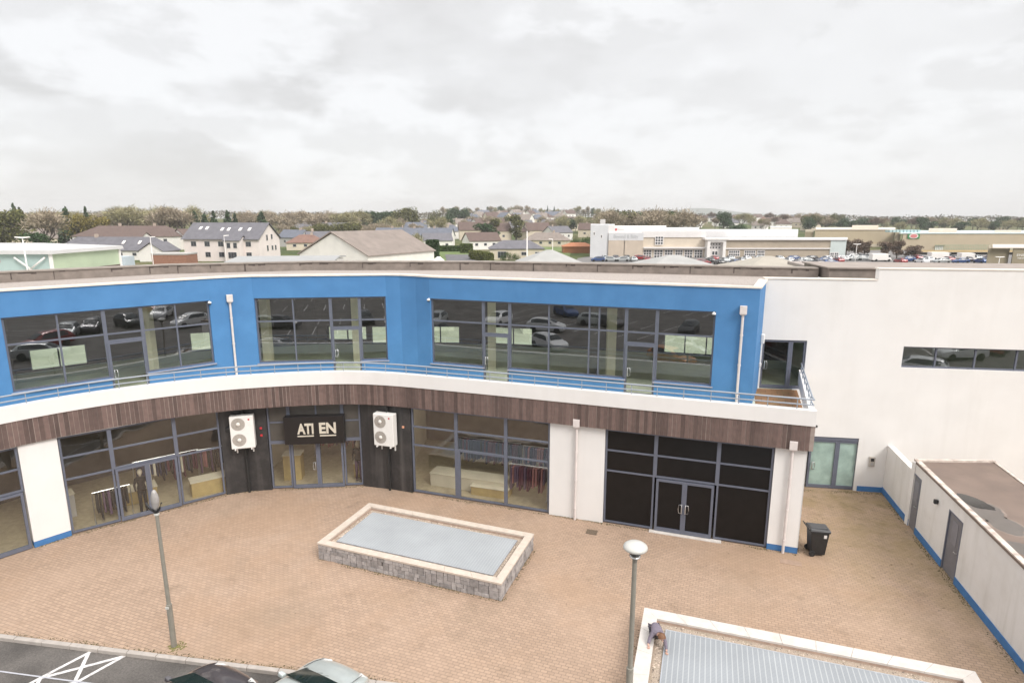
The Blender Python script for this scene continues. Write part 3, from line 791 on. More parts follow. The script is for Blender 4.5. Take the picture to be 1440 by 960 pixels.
# right end wall running back to the white building
RE = Facet((10.42, 20.045), (12.3, 25.6)); RE.wall(mbw, 0.24, LZ, 0.3)
mbw.build('white_wall', WHITE, shop, bevel=0.006)
mbp.build('charcoal_pier', PILLAR, shop); mbp2.build('charcoal_pier', PILLAR, shop)
mb = MB()
F = LF[1]; F.wall(mb, 0.0, 0.238, 0.3); mb.build('blue_plinth', PLINTH, shop)
mb = MB()
for F in (LF[11], RE): F.wall(mb, 0.0, 0.238, 0.3)
mb.build('blue_plinth', PLINTH, shop)
ZT, ZM, ZD = 3.97, 3.10, 2.25
# far left shopfront with its door
F = LF[0]; n0 = F.len
window(shop, F, n0 - 4.2, n0 - .02, 2.26, ZT, [(n0 - 1.9, 2.26, ZT)], [(3.12, n0 - 4.2, n0 - .02)], gmat=GLASS_SHOP, sill=False, inset=.08)
door(shop, F, n0 - 1.45, n0 - .06, 0.03, 2.24, gmat=GLASS_SHOP, inset=.06)
window(shop, F, n0 - 4.2, n0 - 1.47, 0.03, 2.24, [(n0 - 2.8, .03, 2.24)], [], gmat=GLASS_SHOP, sill=False, inset=.08)
# wide display window
F = LF[2]; a, b = .02, F.len - .02
d0, d1 = u(F, -15.74, 22.36), u(F, -13.98, 23.75)
window(shop, F, a, d0, 0.05, ZT, [], [(ZM + .03, a, d0), (ZD, a, d0)], gmat=GLASS_SHOP, sill=False, inset=.08)
window(shop, F, d1, b, 0.05, ZT, [], [(ZM, d1, b), (ZD - .02, d1, b)], gmat=GLASS_SHOP, sill=False, inset=.08)
window(shop, F, d0, d1, ZD + .01, ZT, [], [(ZM, d0, d1)], gmat=GLASS_SHOP, sill=False, inset=.08)
dm = (d0 + d1) / 2
door(shop, F, d0 + .03, dm - .002, 0.04, ZD, gmat=GLASS_SHOP, inset=.06); door(shop, F, dm + .002, d1 - .03, 0.04, ZD, gmat=GLASS_SHOP, inset=.06)
# central entrance
F = LF[5]; a, b = .02, F.len - .02
q0, q1, q2 = u(F, -9.91, 25.44), u(F, -8.72, 25.56), u(F, -7.59, 25.67)
SPAN = mat('spandrel_panel', (0.075, 0.068, 0.06), .3, .2, 2)
window(shop, F, a, q0, 0.05, 2.22, [], [], gmat=GLASS_SHOP, sill=False, inset=.08); window(shop, F, a, q0, 2.222, ZT, [], [(3.15, a, q0)], gmat=SPAN, sill=False, inset=.08)
window(shop, F, q2, b, 0.05, 2.26, [], [], gmat=GLASS_SHOP, sill=False, inset=.08); window(shop, F, q2, b, 2.262, ZT, [], [(3.15, q2, b)], gmat=SPAN, sill=False, inset=.08)
window(shop, F, q0, q2, 2.265, ZT, [(q1, 2.265, ZT)], [(3.42, q0, q2)], gmat=SPAN, sill=False, inset=.08)
door(shop, F, q0 + .03, q1 - .002, 0.03, 2.22, gmat=GLASS_SHOP, inset=.05, hu=q1 - .12, hside=-1); door(shop, F, q1 + .002, q2 - .03, 0.03, 2.22, gmat=GLASS_SHOP, inset=.05)
# shop with clothes
F = LF[8]; a, b = .02, F.len - .02
p0, p1 = u(F, -2.42, 24.38), u(F, -.29, 23.66)
window(shop, F, a, p0, 0.05, ZT, [], [(ZM, a, p0), (ZD, a, p0)], gmat=GLASS_SHOP, sill=False, inset=.08)
window(shop, F, p0, p1, 0.05, ZT, [(p0 + .09, .05, ZD, .16)], [(ZM, p0, p1), (ZD, p0, p1, .10)], gmat=GLASS_SHOP, sill=False, inset=.08)
window(shop, F, p1, b, 0.05, ZT, [], [(ZM, p1, b), (ZD, p1, b)], gmat=GLASS_SHOP, sill=False, inset=.08)
# blacked out unit
F = LF[10]; a, b = .02, F.len - .02
p0, p1 = u(F, 5.48, 21.7), u(F, 7.64, 20.98)
window(shop, F, a, p0, 0.05, ZT, [], [(ZM, a, p0), (ZD, a, p0)], gmat=BLACKGLASS, sill=False, inset=.08)
window(shop, F, p1, b, 0.05, ZT, [], [(ZM, p1, b), (ZD, p1, b)], gmat=BLACKGLASS, sill=False, inset=.08)
window(shop, F, p0, p1, 2.22, ZT, [], [(ZM, p0, p1)], gmat=BLACKGLASS, sill=False, inset=.08)
dm = (p0 + p1) / 2
door(shop, F, p0 + .08, dm - .002, 0.05, 2.19, gmat=BLACKGLASS, inset=.05, hu=dm - .07, hside=-1)
door(shop, F, dm + .002, p1 - .08, 0.05, 2.19, gmat=BLACKGLASS, inset=.05, hu=dm + .07)
mb = MB(); F.box(mb, p0 - .1, p1 + .3, .004, .035, -.05, .16); mb.build('door_step', COPE_WHITE, shop)
# shop interiors: floor, party walls, back wall
mb = MB(); inner = [(p[0] + .1, p[1] + .35) for p in LP]
mb.prism(inner + [(12, 25.5), (11.0, 28.0), (3, 31), (-4, 32.2), (-11, 32.2), (-18, 29.5), (-24, 22)], 0.008, 0.03)
mb.build('shop_floor', WOODFLOOR, shop)
bk = [(-24.5, 19.5), (-21.5, 24.5), (-16.5, 29.3), (-11.5, 31.4), (-4.6, 31.6), (3.0, 29.6), (6.0, 28.4)]
mb = MB()
for a_, b_ in zip(bk, bk[1:]): Facet(a_, b_).wall(mb, 0.03, 4.29, .15)
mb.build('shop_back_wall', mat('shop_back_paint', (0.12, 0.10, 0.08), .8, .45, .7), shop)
mb = MB()
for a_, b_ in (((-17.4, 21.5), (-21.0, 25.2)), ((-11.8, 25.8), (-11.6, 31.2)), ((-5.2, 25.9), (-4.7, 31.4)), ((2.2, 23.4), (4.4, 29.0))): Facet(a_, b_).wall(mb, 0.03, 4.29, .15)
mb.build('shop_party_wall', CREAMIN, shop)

# ------------------------------------------------------------------ things fixed to the shop building
sg = empty('shop_sign', (-8.74, 25.2, 2.25)); tag(sg, 'black projecting sign box with cream cut out letters over the central entrance', 'sign')
F = LF[5]; sa, sb = u(F, -10.02, 25.42), u(F, -7.45, 25.68)
mb = MB(); F.box(mb, sa, sb, 2.24, 3.50, -.02, .34); mb.build('sign_box', SIGNBLACK, sg, bevel=.01)
def add_text(body, F, uc, z, h, out, material, parent, name='lettering', ext=0.015, wmax=None, bold=0.0):
    cu = bpy.data.curves.new(name, 'FONT'); cu.body = body; cu.align_x = 'CENTER'; cu.size = h * 1.4; cu.extrude = ext; cu.offset = bold
    o = bpy.data.objects.new(name, cu); col.objects.link(o)
    bpy.context.view_layer.update()
    dg = bpy.context.evaluated_depsgraph_get()
    me = bpy.data.meshes.new_from_object(o.evaluated_get(dg))
    bpy.data.objects.remove(o)
    xs = [v.co.x for v in me.vertices]
    k = 1.0
    if wmax and max(xs) - min(xs) > 0: k = wmax / (max(xs) - min(xs))
    c = (max(xs) + min(xs)) / 2
    off = Vector((0, 0, 0)); q = parent
    while q is not None: off += Vector(q.location); q = q.parent
    for v in me.vertices:
        x, y, zz = (v.co.x - c) * k, v.co.y, v.co.z
        v.co = Vector(F.p(uc + x, z + y, out + zz)) - off
    me.materials.clear(); me.materials.append(material)
    o = bpy.data.objects.new(name, me); col.objects.link(o); o.parent = parent
    return o
sw = sb - sa
add_text('ATI', F, sa + sw * .355, 2.74, .46, .352, SIGNWHITE, sg, wmax=.70, bold=.022)
add_text('EN', F, sa + sw * .725, 2.74, .48, .352, SIGNWHITE, sg, wmax=.72, bold=.022)
mb = MB(); F.box(mb, sa + sw * .22, sa + sw * .49, 2.60, 2.65, .342, .365); F.box(mb, sa + sw * .59, sa + sw * .86, 2.60, 2.65, .342, .365)
mb.build('underline', SIGNWHITE, sg)

def ac_unit(F, uc, label):
    t = empty('air_conditioner', F.p(uc, 2.20, 0)); tag(t, label, 'air conditioner', 'outdoor air conditioning units on the charcoal piers')
    w_, z0, z1, o0, o1 = .48, 2.22, 3.68, .06, .42
    mb = MB(); F.box(mb, uc - w_, uc + w_, z0, z1, o0, o1); mb.build('casing', ACW, t, bevel=.025)
    for z in (3.33, 2.62):
        cc = Vector(F.p(uc - .14, z, o1))
        n3 = Vector((F.n.x, F.n.y, 0)); d3 = Vector((F.d.x, F.d.y, 0)); k3 = Vector((0, 0, 1))
        g = MB()
        def ring(r0, r1, h0, h1, n=28):
            vs = []; fs = []
            for i in range(n):
                a = 2 * math.pi * i / n; c_, s_ = math.cos(a), math.sin(a)
                for (r, h) in ((r0, h0), (r1, h1)):
                    p = cc + d3 * (r * c_) + k3 * (r * s_) + n3 * h; vs.append(tuple(p))
            for i in range(n):
                j = (i + 1) % n; fs.append((2 * i, 2 * j, 2 * j + 1, 2 * i + 1))
            g.add(vs, fs)
        ring(.0, .275, .004, .004)
        for r in (.11, .15, .19, .23, .27): ring(r - .008, r + .008, .012, .012)
        for i in range(12):
            a = 2 * math.pi * i / 12 + .1
            p0 = cc + d3 * (.09 * math.cos(a)) + k3 * (.09 * math.sin(a)) + n3 * .016; p1 = cc + d3 * (.275 * math.cos(a + .35)) + k3 * (.275 * math.sin(a + .35)) + n3 * .016
            g.tube([p0, p1], .007, 4)
        fo = g.build('fan_grille', FAN, t, recalc=False)
        h = MB(); n = 20; vs = []; fs = []
        for (r, hh) in ((.085, .010), (.085, .03), (.05, .045), (.001, .05)):
            for i in range(n):
                a = 2 * math.pi * i / n; vs.append(tuple(cc + d3 * (r * math.cos(a)) + k3 * (r * math.sin(a)) + n3 * hh))
        for k in range(3):
            for i in range(n):
                j = (i + 1) % n; fs.append((k * n + i, k * n + j, (k + 1) * n + j, (k + 1) * n + i))
        h.add(vs, fs); h.build('hub', HUB, fo, smooth=True)
    mb = MB(); F.box(mb, uc + .26, uc + .33, 3.48, 3.55, o1 + .001, o1 + .006); mb.build('badge', RED, t)
    mb = MB()
    for s_ in (-.33, .33):
        F.box(mb, uc + s_ - .025, uc + s_ + .025, 2.16, 2.217, -.01, .46)
        F.box(mb, uc + s_ - .025, uc + s_ + .025, 1.9, 2.155, -.01, .03)
    mb.build('wall_bracket', ACW, t)
Fp = Facet((-12.3, 24.99), (-11.2, 25.29))
ac_unit(Fp, .56, 'white twin fan unit with two red lights beside it, left of the sign')
Fq = Facet((-6.0, 25.56), (-4.9, 25.22))
ac_unit(Fq, .53, 'white twin fan unit on the streaked charcoal pier right of the sign box')

def downpipe(x, y, n, z0, z1, mtl, label, hop=True, r=.05, shoe=False):
    t = empty('downpipe', (x, y, z0)); tag(t, label, 'downpipe', 'rainwater downpipes on the shop front')
    cx_, cy_ = x + n.x * .09, y + n.y * .09
    mb = MB(); mb.tube([(cx_, cy_, z0), (cx_, cy_, z1 - .30)], r, 10); mb.build('pipe', mtl, t, smooth=False)
    if hop:
        mb = MB(); a = Facet((cx_ - n.y * -.0, cy_), (cx_ + -n.y, cy_ + n.x))
        Fh = Facet((x, y), (x - n.y, y + n.x))
        Fh.box(mb, -.13, .13, z1 - .32, z1, .02, .22); Fh.box(mb, -.10, .10, z1 - .36, z1 - .321, .03, .19)
        mb.build('hopper', mtl, t, bevel=.01)
    mb = MB()
    k = z0 + .5
    while k < z1 - .5:
        mb.lathe([(r + .014, -.03), (r + .014, .03)], 10, (cx_, cy_, k)); k += 1.2
    mb.build('pipe_clip', mtl, t)
nW = Facet((-13.62, 26.98), (-12.05, 27.9)).n
downpipe(-12.95, 27.46, nW, 4.62, 8.60, PIPE_W, 'white pipe with box hopper on the blue wall left of the middle upper window')
downpipe(9.02, 23.285, W3.n, 4.62, 8.68, PIPE_W, 'white pipe with box hopper on the blue wall near its right corner')
downpipe(2.58, 22.695, LF[9].n, 0.0, 4.30, PIPE_W, 'white pipe down the middle of the white pier beside the clothes shop')
downpipe(9.95, 20.2, LF[11].n, 0.0, 4.34, PIPE_W, 'white pipe on the narrow white pier at the right end of the shop row')
downpipe(-11.77, 25.20, Facet((-12.65, 24.85), (-10.83, 25.35)).n, 0.0, 4.35, PIPE_B, 'black pipe behind the left air conditioner on its charcoal pier')
downpipe(-5.47, 25.40, Facet((-6.78, 25.75), (-4.43, 25.06)).n, 0.0, 4.35, PIPE_B, 'black pipe behind the right air conditioner on its charcoal pier')

def small_fix(name, F, u_, z, wd, h, dep, mtl, label, cat):
    mb = MB(); F.box(mb, u_ - wd / 2, u_ + wd / 2, z - h / 2, z + h / 2, .002, dep)
    o = mb.build(name, mtl, None, bevel=min(wd, h) * .2); tag(o, label, cat); return o
def camera_fix(F, u_, z, label):
    t = empty('security_camera', F.p(u_, z, 0)); tag(t, label, 'security camera', 'small dome cameras at window corners')
    c = Vector(F.p(u_, z, .08))
    mb = MB(); mb.lathe([(.03, .06), (.07, .05), (.075, .0), (.07, -.02)], 14, c); mb.build('housing', ACW, t, smooth=True)
    mb = MB(); mb.lathe([(.062, -.021), (.05, -.06), (.02, -.08)], 14, c); mb.build('dome', BLACK, t, smooth=True)
    mb = MB(); F.box(mb, u_ - .03, u_ + .03, z + .02, z + .08, .001, .05); mb.build('mount', ACW, t)
camera_fix(W1, W1.len - .03, 8.28, 'small dome camera at the top right corner of the left upper window')
camera_fix(W3, -.02, 8.32, 'small dome camera at the top left corner of the widest upper window')
camera_fix(W3, W3.len - .1, 8.30, 'small dome camera at the top right corner of the widest upper window')
small_fix('wall_lamp', LF[3], .35, 3.05, .24, .12, .16, BLACK, 'small black wall lamp on the charcoal pier beside the left air conditioner', 'wall lamp')
for z, nm in ((2.95, 'upper'), (2.62, 'lower')):
    small_fix('alarm_light', LF[4], .70, z, .10, .10, .07, RED, 'tiny red light, the %s of the two beside the left air conditioner' % nm, 'alarm light')
small_fix('alarm_light', LF[7], .75, 3.05, .10, .10, .07, mat('amber_lens', (0.65, 0.32, 0.2), .4), 'tiny amber light right of the right air conditioner', 'alarm light')

# ------------------------------------------------------------------ white building on the right
wb = tag(empty('white_building', (18, 25, 0)), 'plain white rendered building with stepped parapet and one long strip window', 'building')
WF = Facet((10.93, 25.97), (31.0, 22.86))
uw = lambda x: (x - 10.93) / WF.d.x
st = uw(15.36)
hb = (uw(11.02), uw(12.83), 4.60, 6.80); hg = (uw(12.6), uw(15.44), 0.0, 2.47); hs_ = (uw(16.66), uw(29.5), 5.74, 6.67)
mb = MB()
WF.wall(mb, 0.0, 9.45, 0.35, [hb, hg], 0, st)
WF.wall(mb, 0.0, 9.92, 0.35, [hs_], st + .0005, WF.len)
mb.build('front_wall', WHITE, wb)
mb = MB(); WF.box(mb, -.05, st - .03, 9.451, 9.50, -.42, .03); WF.box(mb, st - .03, WF.len, 9.921, 9.97, -.42, .03); mb.build('wall_coping', COPING_CREAM, wb)
mb = MB(); WF.box(mb, uw(15.5), uw(16.6), 0, .24, .002, .02); mb.build('blue_plinth', PLINTH, wb)
mb = MB()   # roof deck and floors
def wp(x0, x1, o0, o1): return [WF.p(uw(x0), 0, o0)[:2], WF.p(uw(x1), 0, o0)[:2], WF.p(uw(x1), 0, o1)[:2], WF.p(uw(x0), 0, o1)[:2]]
mb.prism(wp(15.6, 31, -.36, -14), 9.10, 9.30); mb.build('roof_deck', GRAVELROOF, wb)
mb = MB(); mb.prism(wp(11.0, 31, -.36, -9), 4.35, 4.58); mb.prism(wp(12.5, 31, -.36, -9), -.02, .02); mb.build('floor_slab', SLAB, wb)
mb = MB(); WF.box(mb, uw(11.0), uw(31), .02, 4.34, -4.6, -4.5); WF.box(mb, uw(11.0), uw(31), 4.59, 9.0, -4.6, -4.5); WF.box(mb, uw(13.3), uw(13.4), 4.59, 9.0, -4.49, -.4)
WF.box(mb, uw(11.0), uw(31), 7.0, 7.1, -4.49, -.4)
mb.build('inner_wall', mat('inner_plaster', (0.33, 0.35, 0.28), .8, .06, 2), wb)
mb = MB(); mb.prism(wp(14.3, 31.0, -2.6, -6.3), 9.21, 9.73)
rh = mb.build('rear_roof_block', UPSTAND, wb)
mb = MB(); mb.prism(wp(14.2, 31.1, -2.5, -6.4), 9.731, 9.79); mb.build('block_cap', mat('block_felt', (0.30, 0.255, 0.225), .9, .15, 2), rh)
window(wb, WF, hs_[0], hs_[1], 5.74, 6.67, [(uw(x), 5.74, 6.67) for x in (18.0, 19.5, 21.05, 22.6, 24.2, 25.8, 27.5)], [], gmat=GLASS_UP, inset=.14, sill=False, label='long strip window of the white wall')
# balcony door, wide leaf and side light
mid = uw(12.2)
door(wb, WF, hb[0], mid - .002, 4.60, 6.79, gmat=GLASS_CLEAR, inset=.10, hu=hb[0] + .14, hside=1)
door(wb, WF, mid + .002, hb[1], 4.60, 6.79, gmat=GLASS_CLEAR, inset=.10)
# ground door with frosted green glass
mid = uw(14.55)
mb = MB(); WF.box(mb, hg[0], hg[1], 2.30, 2.47, -.14, -.03); mb.build('door_head', ALU, wb)
door(wb, WF, hg[0] + .8, mid - .002, .02, 2.29, gmat=FROST, inset=.10, hu=hg[0] + .95, hside=1)
door(wb, WF, mid + .002, hg[1], .02, 2.29, gmat=FROST, inset=.10)
t = empty('intercom_panel', WF.p(uw(15.95), 1.25, 0)); tag(t, 'small grey intercom panel on the white wall beside the frosted door', 'intercom')
mb = MB(); WF.box(mb, uw(15.86), uw(16.10), 1.20, 1.66, .002, .06); mb.build('plate', FAN, t, bevel=.01)
mb = MB(); WF.box(mb, uw(15.91), uw(16.05), 1.46, 1.60, .061, .07); mb.build('speaker_grille', BLACK, t)
mb = MB(); WF.box(mb, uw(15.93), uw(16.03), 1.28, 1.38, .061, .07); mb.build('button_panel', RIM, t)
small_fix('wall_sensor', WF, uw(13.55), 2.95, .09, .09, .07, BLACK, 'tiny black sensor on the white wall above the frosted door', 'sensor')
Fc = Facet((9.55, 23.10), (10.95, 25.95))
small_fix('floodlight', Fc, 2.55, 6.95, .20, .42, .16, ACW, 'white box light on the narrow blue side wall', 'wall lamp')
small_fix('key_box', Fc, 2.75, 5.75, .14, .18, .10, ACW, 'small white box low on the narrow blue side wall beside the balcony door', 'key box')

# ------------------------------------------------------------------ low flat roofed outbuilding
ob = tag(empty('outbuilding', (15.5, 18, 0)), 'low white outbuilding with flat brown puddled roof and two grey doors', 'outbuilding')
OA = Vector((16.55, 25.1)); OD = (Vector((13.82, 14.17)) - OA).normalized()
def og(s): p = OA + OD * s; return (p.x, p.y)
OF = Facet(og(3.05), og(16.0))           # n points to the plaza? direction runs towards the camera
if OF.n.x > 0: OF.n = -OF.n
OF0 = Facet(og(0), og(3.05))
if OF0.n.x > 0: OF0.n = -OF0.n
so_ = lambda y: ((Vector((16.55 + (y - 25.1) * OD.x / OD.y, y)) - OA).length - 3.05)
dA = (so_(22.30), so_(21.50)); dB = (so_(19.20), so_(18.22))
for dd in (dA, dB): pass
mb = MB(); OF.wall(mb, 0, 2.62, .25, [(dA[0], dA[1], 0, 2.22), (dB[0], dB[1], 0, 2.20)], 0, OF.len)
mb.build('front_wall', WHITE_WEATHERED, ob)
mb = MB(); OF0.wall(mb, 0, 2.22, .25, [], 0, OF0.len - .003)
vs = []
mb.build('link_wall', WHITE_WEATHERED, ob, bevel=.02)
mb = MB()
for (a_, b_) in ((0, dA[0] - .02), (dA[1] + .02, dB[0] - .02), (dB[1] + .02, OF.len)):
    if b_ > a_: OF.box(mb, a_, b_, 0, .27, .002, .025)
OF0.box(mb, 0, OF0.len - .002, 0, .27, .002, .025)
mb.build('blue_plinth', PLINTH, ob)
for dd, zt in ((dA, 2.22), (dB, 2.20)):
    mb = MB(); OF.box(mb, dd[0] + .005, dd[1] - .005, .01, zt - .005, -.09, -.03)
    o = mb.build('door', GREYDOOR, ob)
    f = MB(); fw = .055
    OF.box(f, dd[0], dd[0] + fw, .01, zt, -.10, .012); OF.box(f, dd[1] - fw, dd[1], .01, zt, -.10, .012); OF.box(f, dd[0] + fw, dd[1] - fw, zt - fw, zt, -.10, .012)
    f.build('frame', ALU, o)
    f = MB(); c_ = (dd[0] + dd[1]) / 2
    OF.box(f, c_ - .2, c_ + .2, 1.15, 1.95, -.029, -.018); f.build('raised_panel', mat('grey_door_panel', (0.20, 0.195, 0.215), .5, .05, 4), o, bevel=.004)
    f = MB(); f.tube([OF.p(dd[1] - .12, 1.02, -.03), OF.p(dd[1] - .12, 1.02, .04), OF.p(dd[1] - .25, 1.02, .045)], .014, 6); f.build('handle', STEEL, o)
mb = MB()   # flat roof
rb = [OF.p(0, 0, .03)[:2], OF.p(OF.len, 0, .03)[:2]]
back = Vector((18.75, 22.05)); right_dir = OD
rr0 = (back.x, back.y); rr1 = (back.x + OD.x * 12.95, back.y + OD.y * 12.95)
polyr = [rb[0], rb[1], rr1, rr0]
mb.prism(polyr, 2.621, 2.72)
ROOFM = mat('brown_roof_felt', (0.19, 0.14, 0.113), .75, .12, 1.2, stain=.5, stain_c=(0.11, 0.08, 0.07), stain_scale=.45)
rf = mb.build('flat_roof', ROOFM, ob)
mb = MB(); OF.box(mb, -.02, OF.len, 2.721, 2.765, -.12, .05); Fb = Facet(rb[0], rr0); Fb.box(mb, -.05, Fb.len, 2.722, 2.80, -.05, .08)
Fr = Facet(rr0, rr1); Fr.box(mb, 0, Fr.len, 2.723, 2.76, -.04, .04)
mb.build('roof_trim', mat('flaking_trim', (0.60, 0.52, 0.46), .85, .2, 3, stain=.75, stain_c=(0.16, 0.10, 0.075), stain_scale=2.2), rf)
mb = MB(); Fr.wall(mb, 0, 2.62, .2); Fb.wall(mb, 0, 2.62, .2); mb.build('rear_wall', WHITE_WEATHERED, ob)
def puddle(cx_, cy_, rx, ry, rot, seed, z, mtl):
    mb = MB(); vs = []
    for i in range(36):
        a = 2 * math.pi * i / 36; k = 1 + .28 * mnoise.noise(Vector((math.cos(a) * 1.3 + seed, math.sin(a) * 1.3, seed * 2.1))) + .12 * mnoise.noise(Vector((math.cos(a) * 4 + seed, math.sin(a) * 4, 1)))
        x, y = rx * k * math.cos(a), ry * k * math.sin(a)
        vs.append((cx_ + x * math.cos(rot) - y * math.sin(rot), cy_ + x * math.sin(rot) + y * math.cos(rot), z))
    mb.add(vs, [tuple(range(36))])
    return mb.build('puddle', mtl, rf)
WET = mat('wet_roof', (0.04, 0.036, 0.033), .12, .2, 1.5)
DAMP = mat('damp_roof', (0.125, 0.108, 0.096), .35, .12, 1.2)
SILT = mat('dried_silt_ring', (0.235, 0.185, 0.155), .85, .2, 2.5)
# ------------------------------------------------------------------ plaza furniture
puddle(15.35, 18.05, .50, .78, R(-25), 1.3, 2.7225, SILT)
puddle(15.36, 18.05, .42, .68, R(-25), 1.3, 2.7245, DAMP)
puddle(15.25, 17.15, .45, .70, R(-18), 4.1, 2.7225, SILT); puddle(15.25, 17.12, .40, .62, R(-18), 4.1, 2.7250, DAMP)
puddle(15.44, 18.72, .34, .66, R(18), 2.2, 2.7255, WET)
puddle(14.62, 15.75, .36, .42, R(10), 6.0, 2.7235, DAMP)
cam_o = small_fix('wall_camera', OF, so_(20.05), 2.05, .12, .16, .14, BLACK, 'tiny black camera on the outbuilding wall between its two grey doors', 'security camera')

def planter(name, c, ztop, cw, copem, gratem, label, gi, gw, rows=4, inner_z=.12, mb_mesh=True):
    """c = left, front, right, back corners (stone face line)"""
    cen = sum((Vector(p) for p in c), Vector((0, 0))) / 4
    t = empty(name, (cen.x, cen.y, 0)); tag(t, label, 'planter')
    FF = [Facet(c[i], c[(i + 1) % 4]) for i in range(4)]
    mb = MB()
    for F in FF: F.wall(mb, 0.0, ztop - .07, .22, [], .03, F.len - .03)
    core = mb.build('wall_core', MORTAR, t)
    mb = MB()
    zt = ztop - .075; rh = zt / rows
    for F in FF:
        occ = {}
        r = 0
        uu = [-.02] * rows
        # squared rubble: rows of random blocks, some two rows high
        grid = [[0.0, F.len] for _ in range(rows)]
        busy = [[] for _ in range(rows)]
        for r in range(rows):
            x = -.02
            while x < F.len:
                w_ = random.uniform(.14, .36)
                hit = next((b for b in busy[r] if b[0] < x + w_ and b[1] > x), None)
                if hit:
                    if hit[0] - x > .08: w_ = hit[0] - x
                    else: x = hit[1]; continue
                x2 = min(F.len + .02, x + w_)
                hh = 1
                if r < rows - 1 and random.random() < .28 and x2 - x > .18: hh = 2; busy[r + 1].append((x, x2))
                o = random.uniform(.012, .038); g = .009
                F.box(mb, x + g, x2 - g, r * rh + g * .7, (r + hh) * rh - g * .7, .001, o)
                x = x2
    mb.build('stone_blocks', STONE, core, bevel=.012)
    def ring(o0, o1, z0, z1):
        def off(o):
            pts = []
            for i in range(4):
                F, G = FF[i - 1], FF[i]
                # intersection of the two offset edges
                p = F.a + F.n * o; d = F.d; q = G.a + G.n * o; e = G.d
                den = d.x * e.y - d.y * e.x
                s_ = ((q.x - p.x) * e.y - (q.y - p.y) * e.x) / den
                pts.append(p + d * s_)
            return pts
        A_, B_2 = off(o1), off(o0)
        m_ = MB()
        for i in range(4):
            j = (i + 1) % 4
            for (k, l) in ((i, j),):
                # each side cut into coping stones
                a0, a1, b0, b1 = A_[k], A_[l], B_2[k], B_2[l]
                n = max(1, int((a1 - a0).length / .9))
                for q_ in range(n):
                    t0, t1 = q_ / n, (q_ + 1) / n
                    e_ = .003 / (a1 - a0).length
                    P0, P1 = a0.lerp(a1, t0 + (e_ if q_ else 0)), a0.lerp(a1, t1 - (e_ if q_ < n - 1 else 0)); Q0, Q1 = b0.lerp(b1, t0 + (e_ if q_ else 0)), b0.lerp(b1, t1 - (e_ if q_ < n - 1 else 0))
                    m_.hexa([(P0.x, P0.y, z0), (P1.x, P1.y, z0), (Q1.x, Q1.y, z0), (Q0.x, Q0.y, z0), (P0.x, P0.y, z1), (P1.x, P1.y, z1), (Q1.x, Q1.y, z1), (Q0.x, Q0.y, z1)])
        return m_, B_2, off
    m_, inner, off = ring(-cw, .045, ztop - .07, ztop)
    m_.build('coping', copem, t, bevel=.008)
    pz = ztop - inner_z
    lm, _, _ = ring(-cw + .002, -cw + .06, pz - .04, ztop - .072)
    lm.build('inner_lining', mat(name + '_lining', (0.40, 0.29, 0.23), .9, .15, 6), t)
    mb = MB(); I = off(-cw + .01); mb.add([(p.x, p.y, pz - .02) for p in I], [(0, 1, 2, 3)]); mb.build('pebble_bed', PEBBLE, t)
    mb = MB(); I = off(-cw - gi)
    mb.prism([(p.x, p.y) for p in I], pz - .015, pz + .02); gr = mb.build('grating', gratem, t)
    fr = MB(); A2 = off(-cw - gi + .03); B2 = off(-cw - gi - .002)
    for i in range(4):
        j = (i + 1) % 4; e = []
        fr.hexa([(A2[i].x, A2[i].y, pz - .01), (A2[j].x, A2[j].y, pz - .01), (B2[j].x, B2[j].y, pz - .01), (B2[i].x, B2[i].y, pz - .01),
                 (A2[i].x, A2[i].y, pz + .024), (A2[j].x, A2[j].y, pz + .024), (B2[j].x, B2[j].y, pz + .024), (B2[i].x, B2[i].y, pz + .024)])
    fr.build('grating_rim', mat(name + '_rim', (0.40, 0.42, 0.45), .5, .1, 5, metal=.3), gr)
    # loose stones in the bed
    st_ = MB()
    for i in range(4):
        A3, B3 = off(-cw - .02), off(-cw - gi + .04)
        j = (i + 1) % 4
        for k in range(260):
            tt = random.random(); p = A3[i].lerp(A3[j], tt).lerp(B3[i].lerp(B3[j], tt), random.random()); s_ = random.uniform(.012, .035)
            vs = [(p.x + s_ * random.uniform(.7, 1.2) * dx_, p.y + s_ * random.uniform(.7, 1.2) * dy_, pz - .02 + max(0, s_ * dz_ * .8)) for dx_, dy_, dz_ in ((1, 0, 0), (0, 1, 0), (-1, 0, 0), (0, -1, 0), (0, 0, 1))]
            st_.add(vs, [(0, 1, 4), (1, 2, 4), (2, 3, 4), (3, 0, 4)])
    st_.build('loose_pebbles', mat(name + '_pebbles', (0.40, 0.33, 0.27), .9, .2, 20, island=.55), t)['kind'] = 'stuff'
    return t
def rect4(a, b, w_):   # left->front edge a..b, width w_ away from the camera
    a, b = Vector(a), Vector(b); d = (b - a).normalized(); n = Vector((-d.y, d.x)) * w_
    return [tuple(a), tuple(b), tuple(b + n), tuple(a + n)]
planter('stone_planter', rect4((-6.93, 19.74), (-.36, 17.30), 3.22), .64, .23, COPE_STONE, GRATE1, 'grey rubble stone planter with pale coping and mesh cover, in mid plaza', .24, 0)
pb = Vector((3.98, 16.0)); dd_ = Vector((7.87, -2.58)).normalized(); nn_ = Vector((dd_.y, -dd_.x))
pl = pb + nn_ * 4.6
planter('grated_planter', [tuple(pl), tuple(pl + dd_ * 8.25), tuple(pb + dd_ * 8.25), tuple(pb)], .64, .36, COPE_WHITE, GRATE2, 'white edged planter with barred metal cover beside the mushroom lamp', .30, 0)

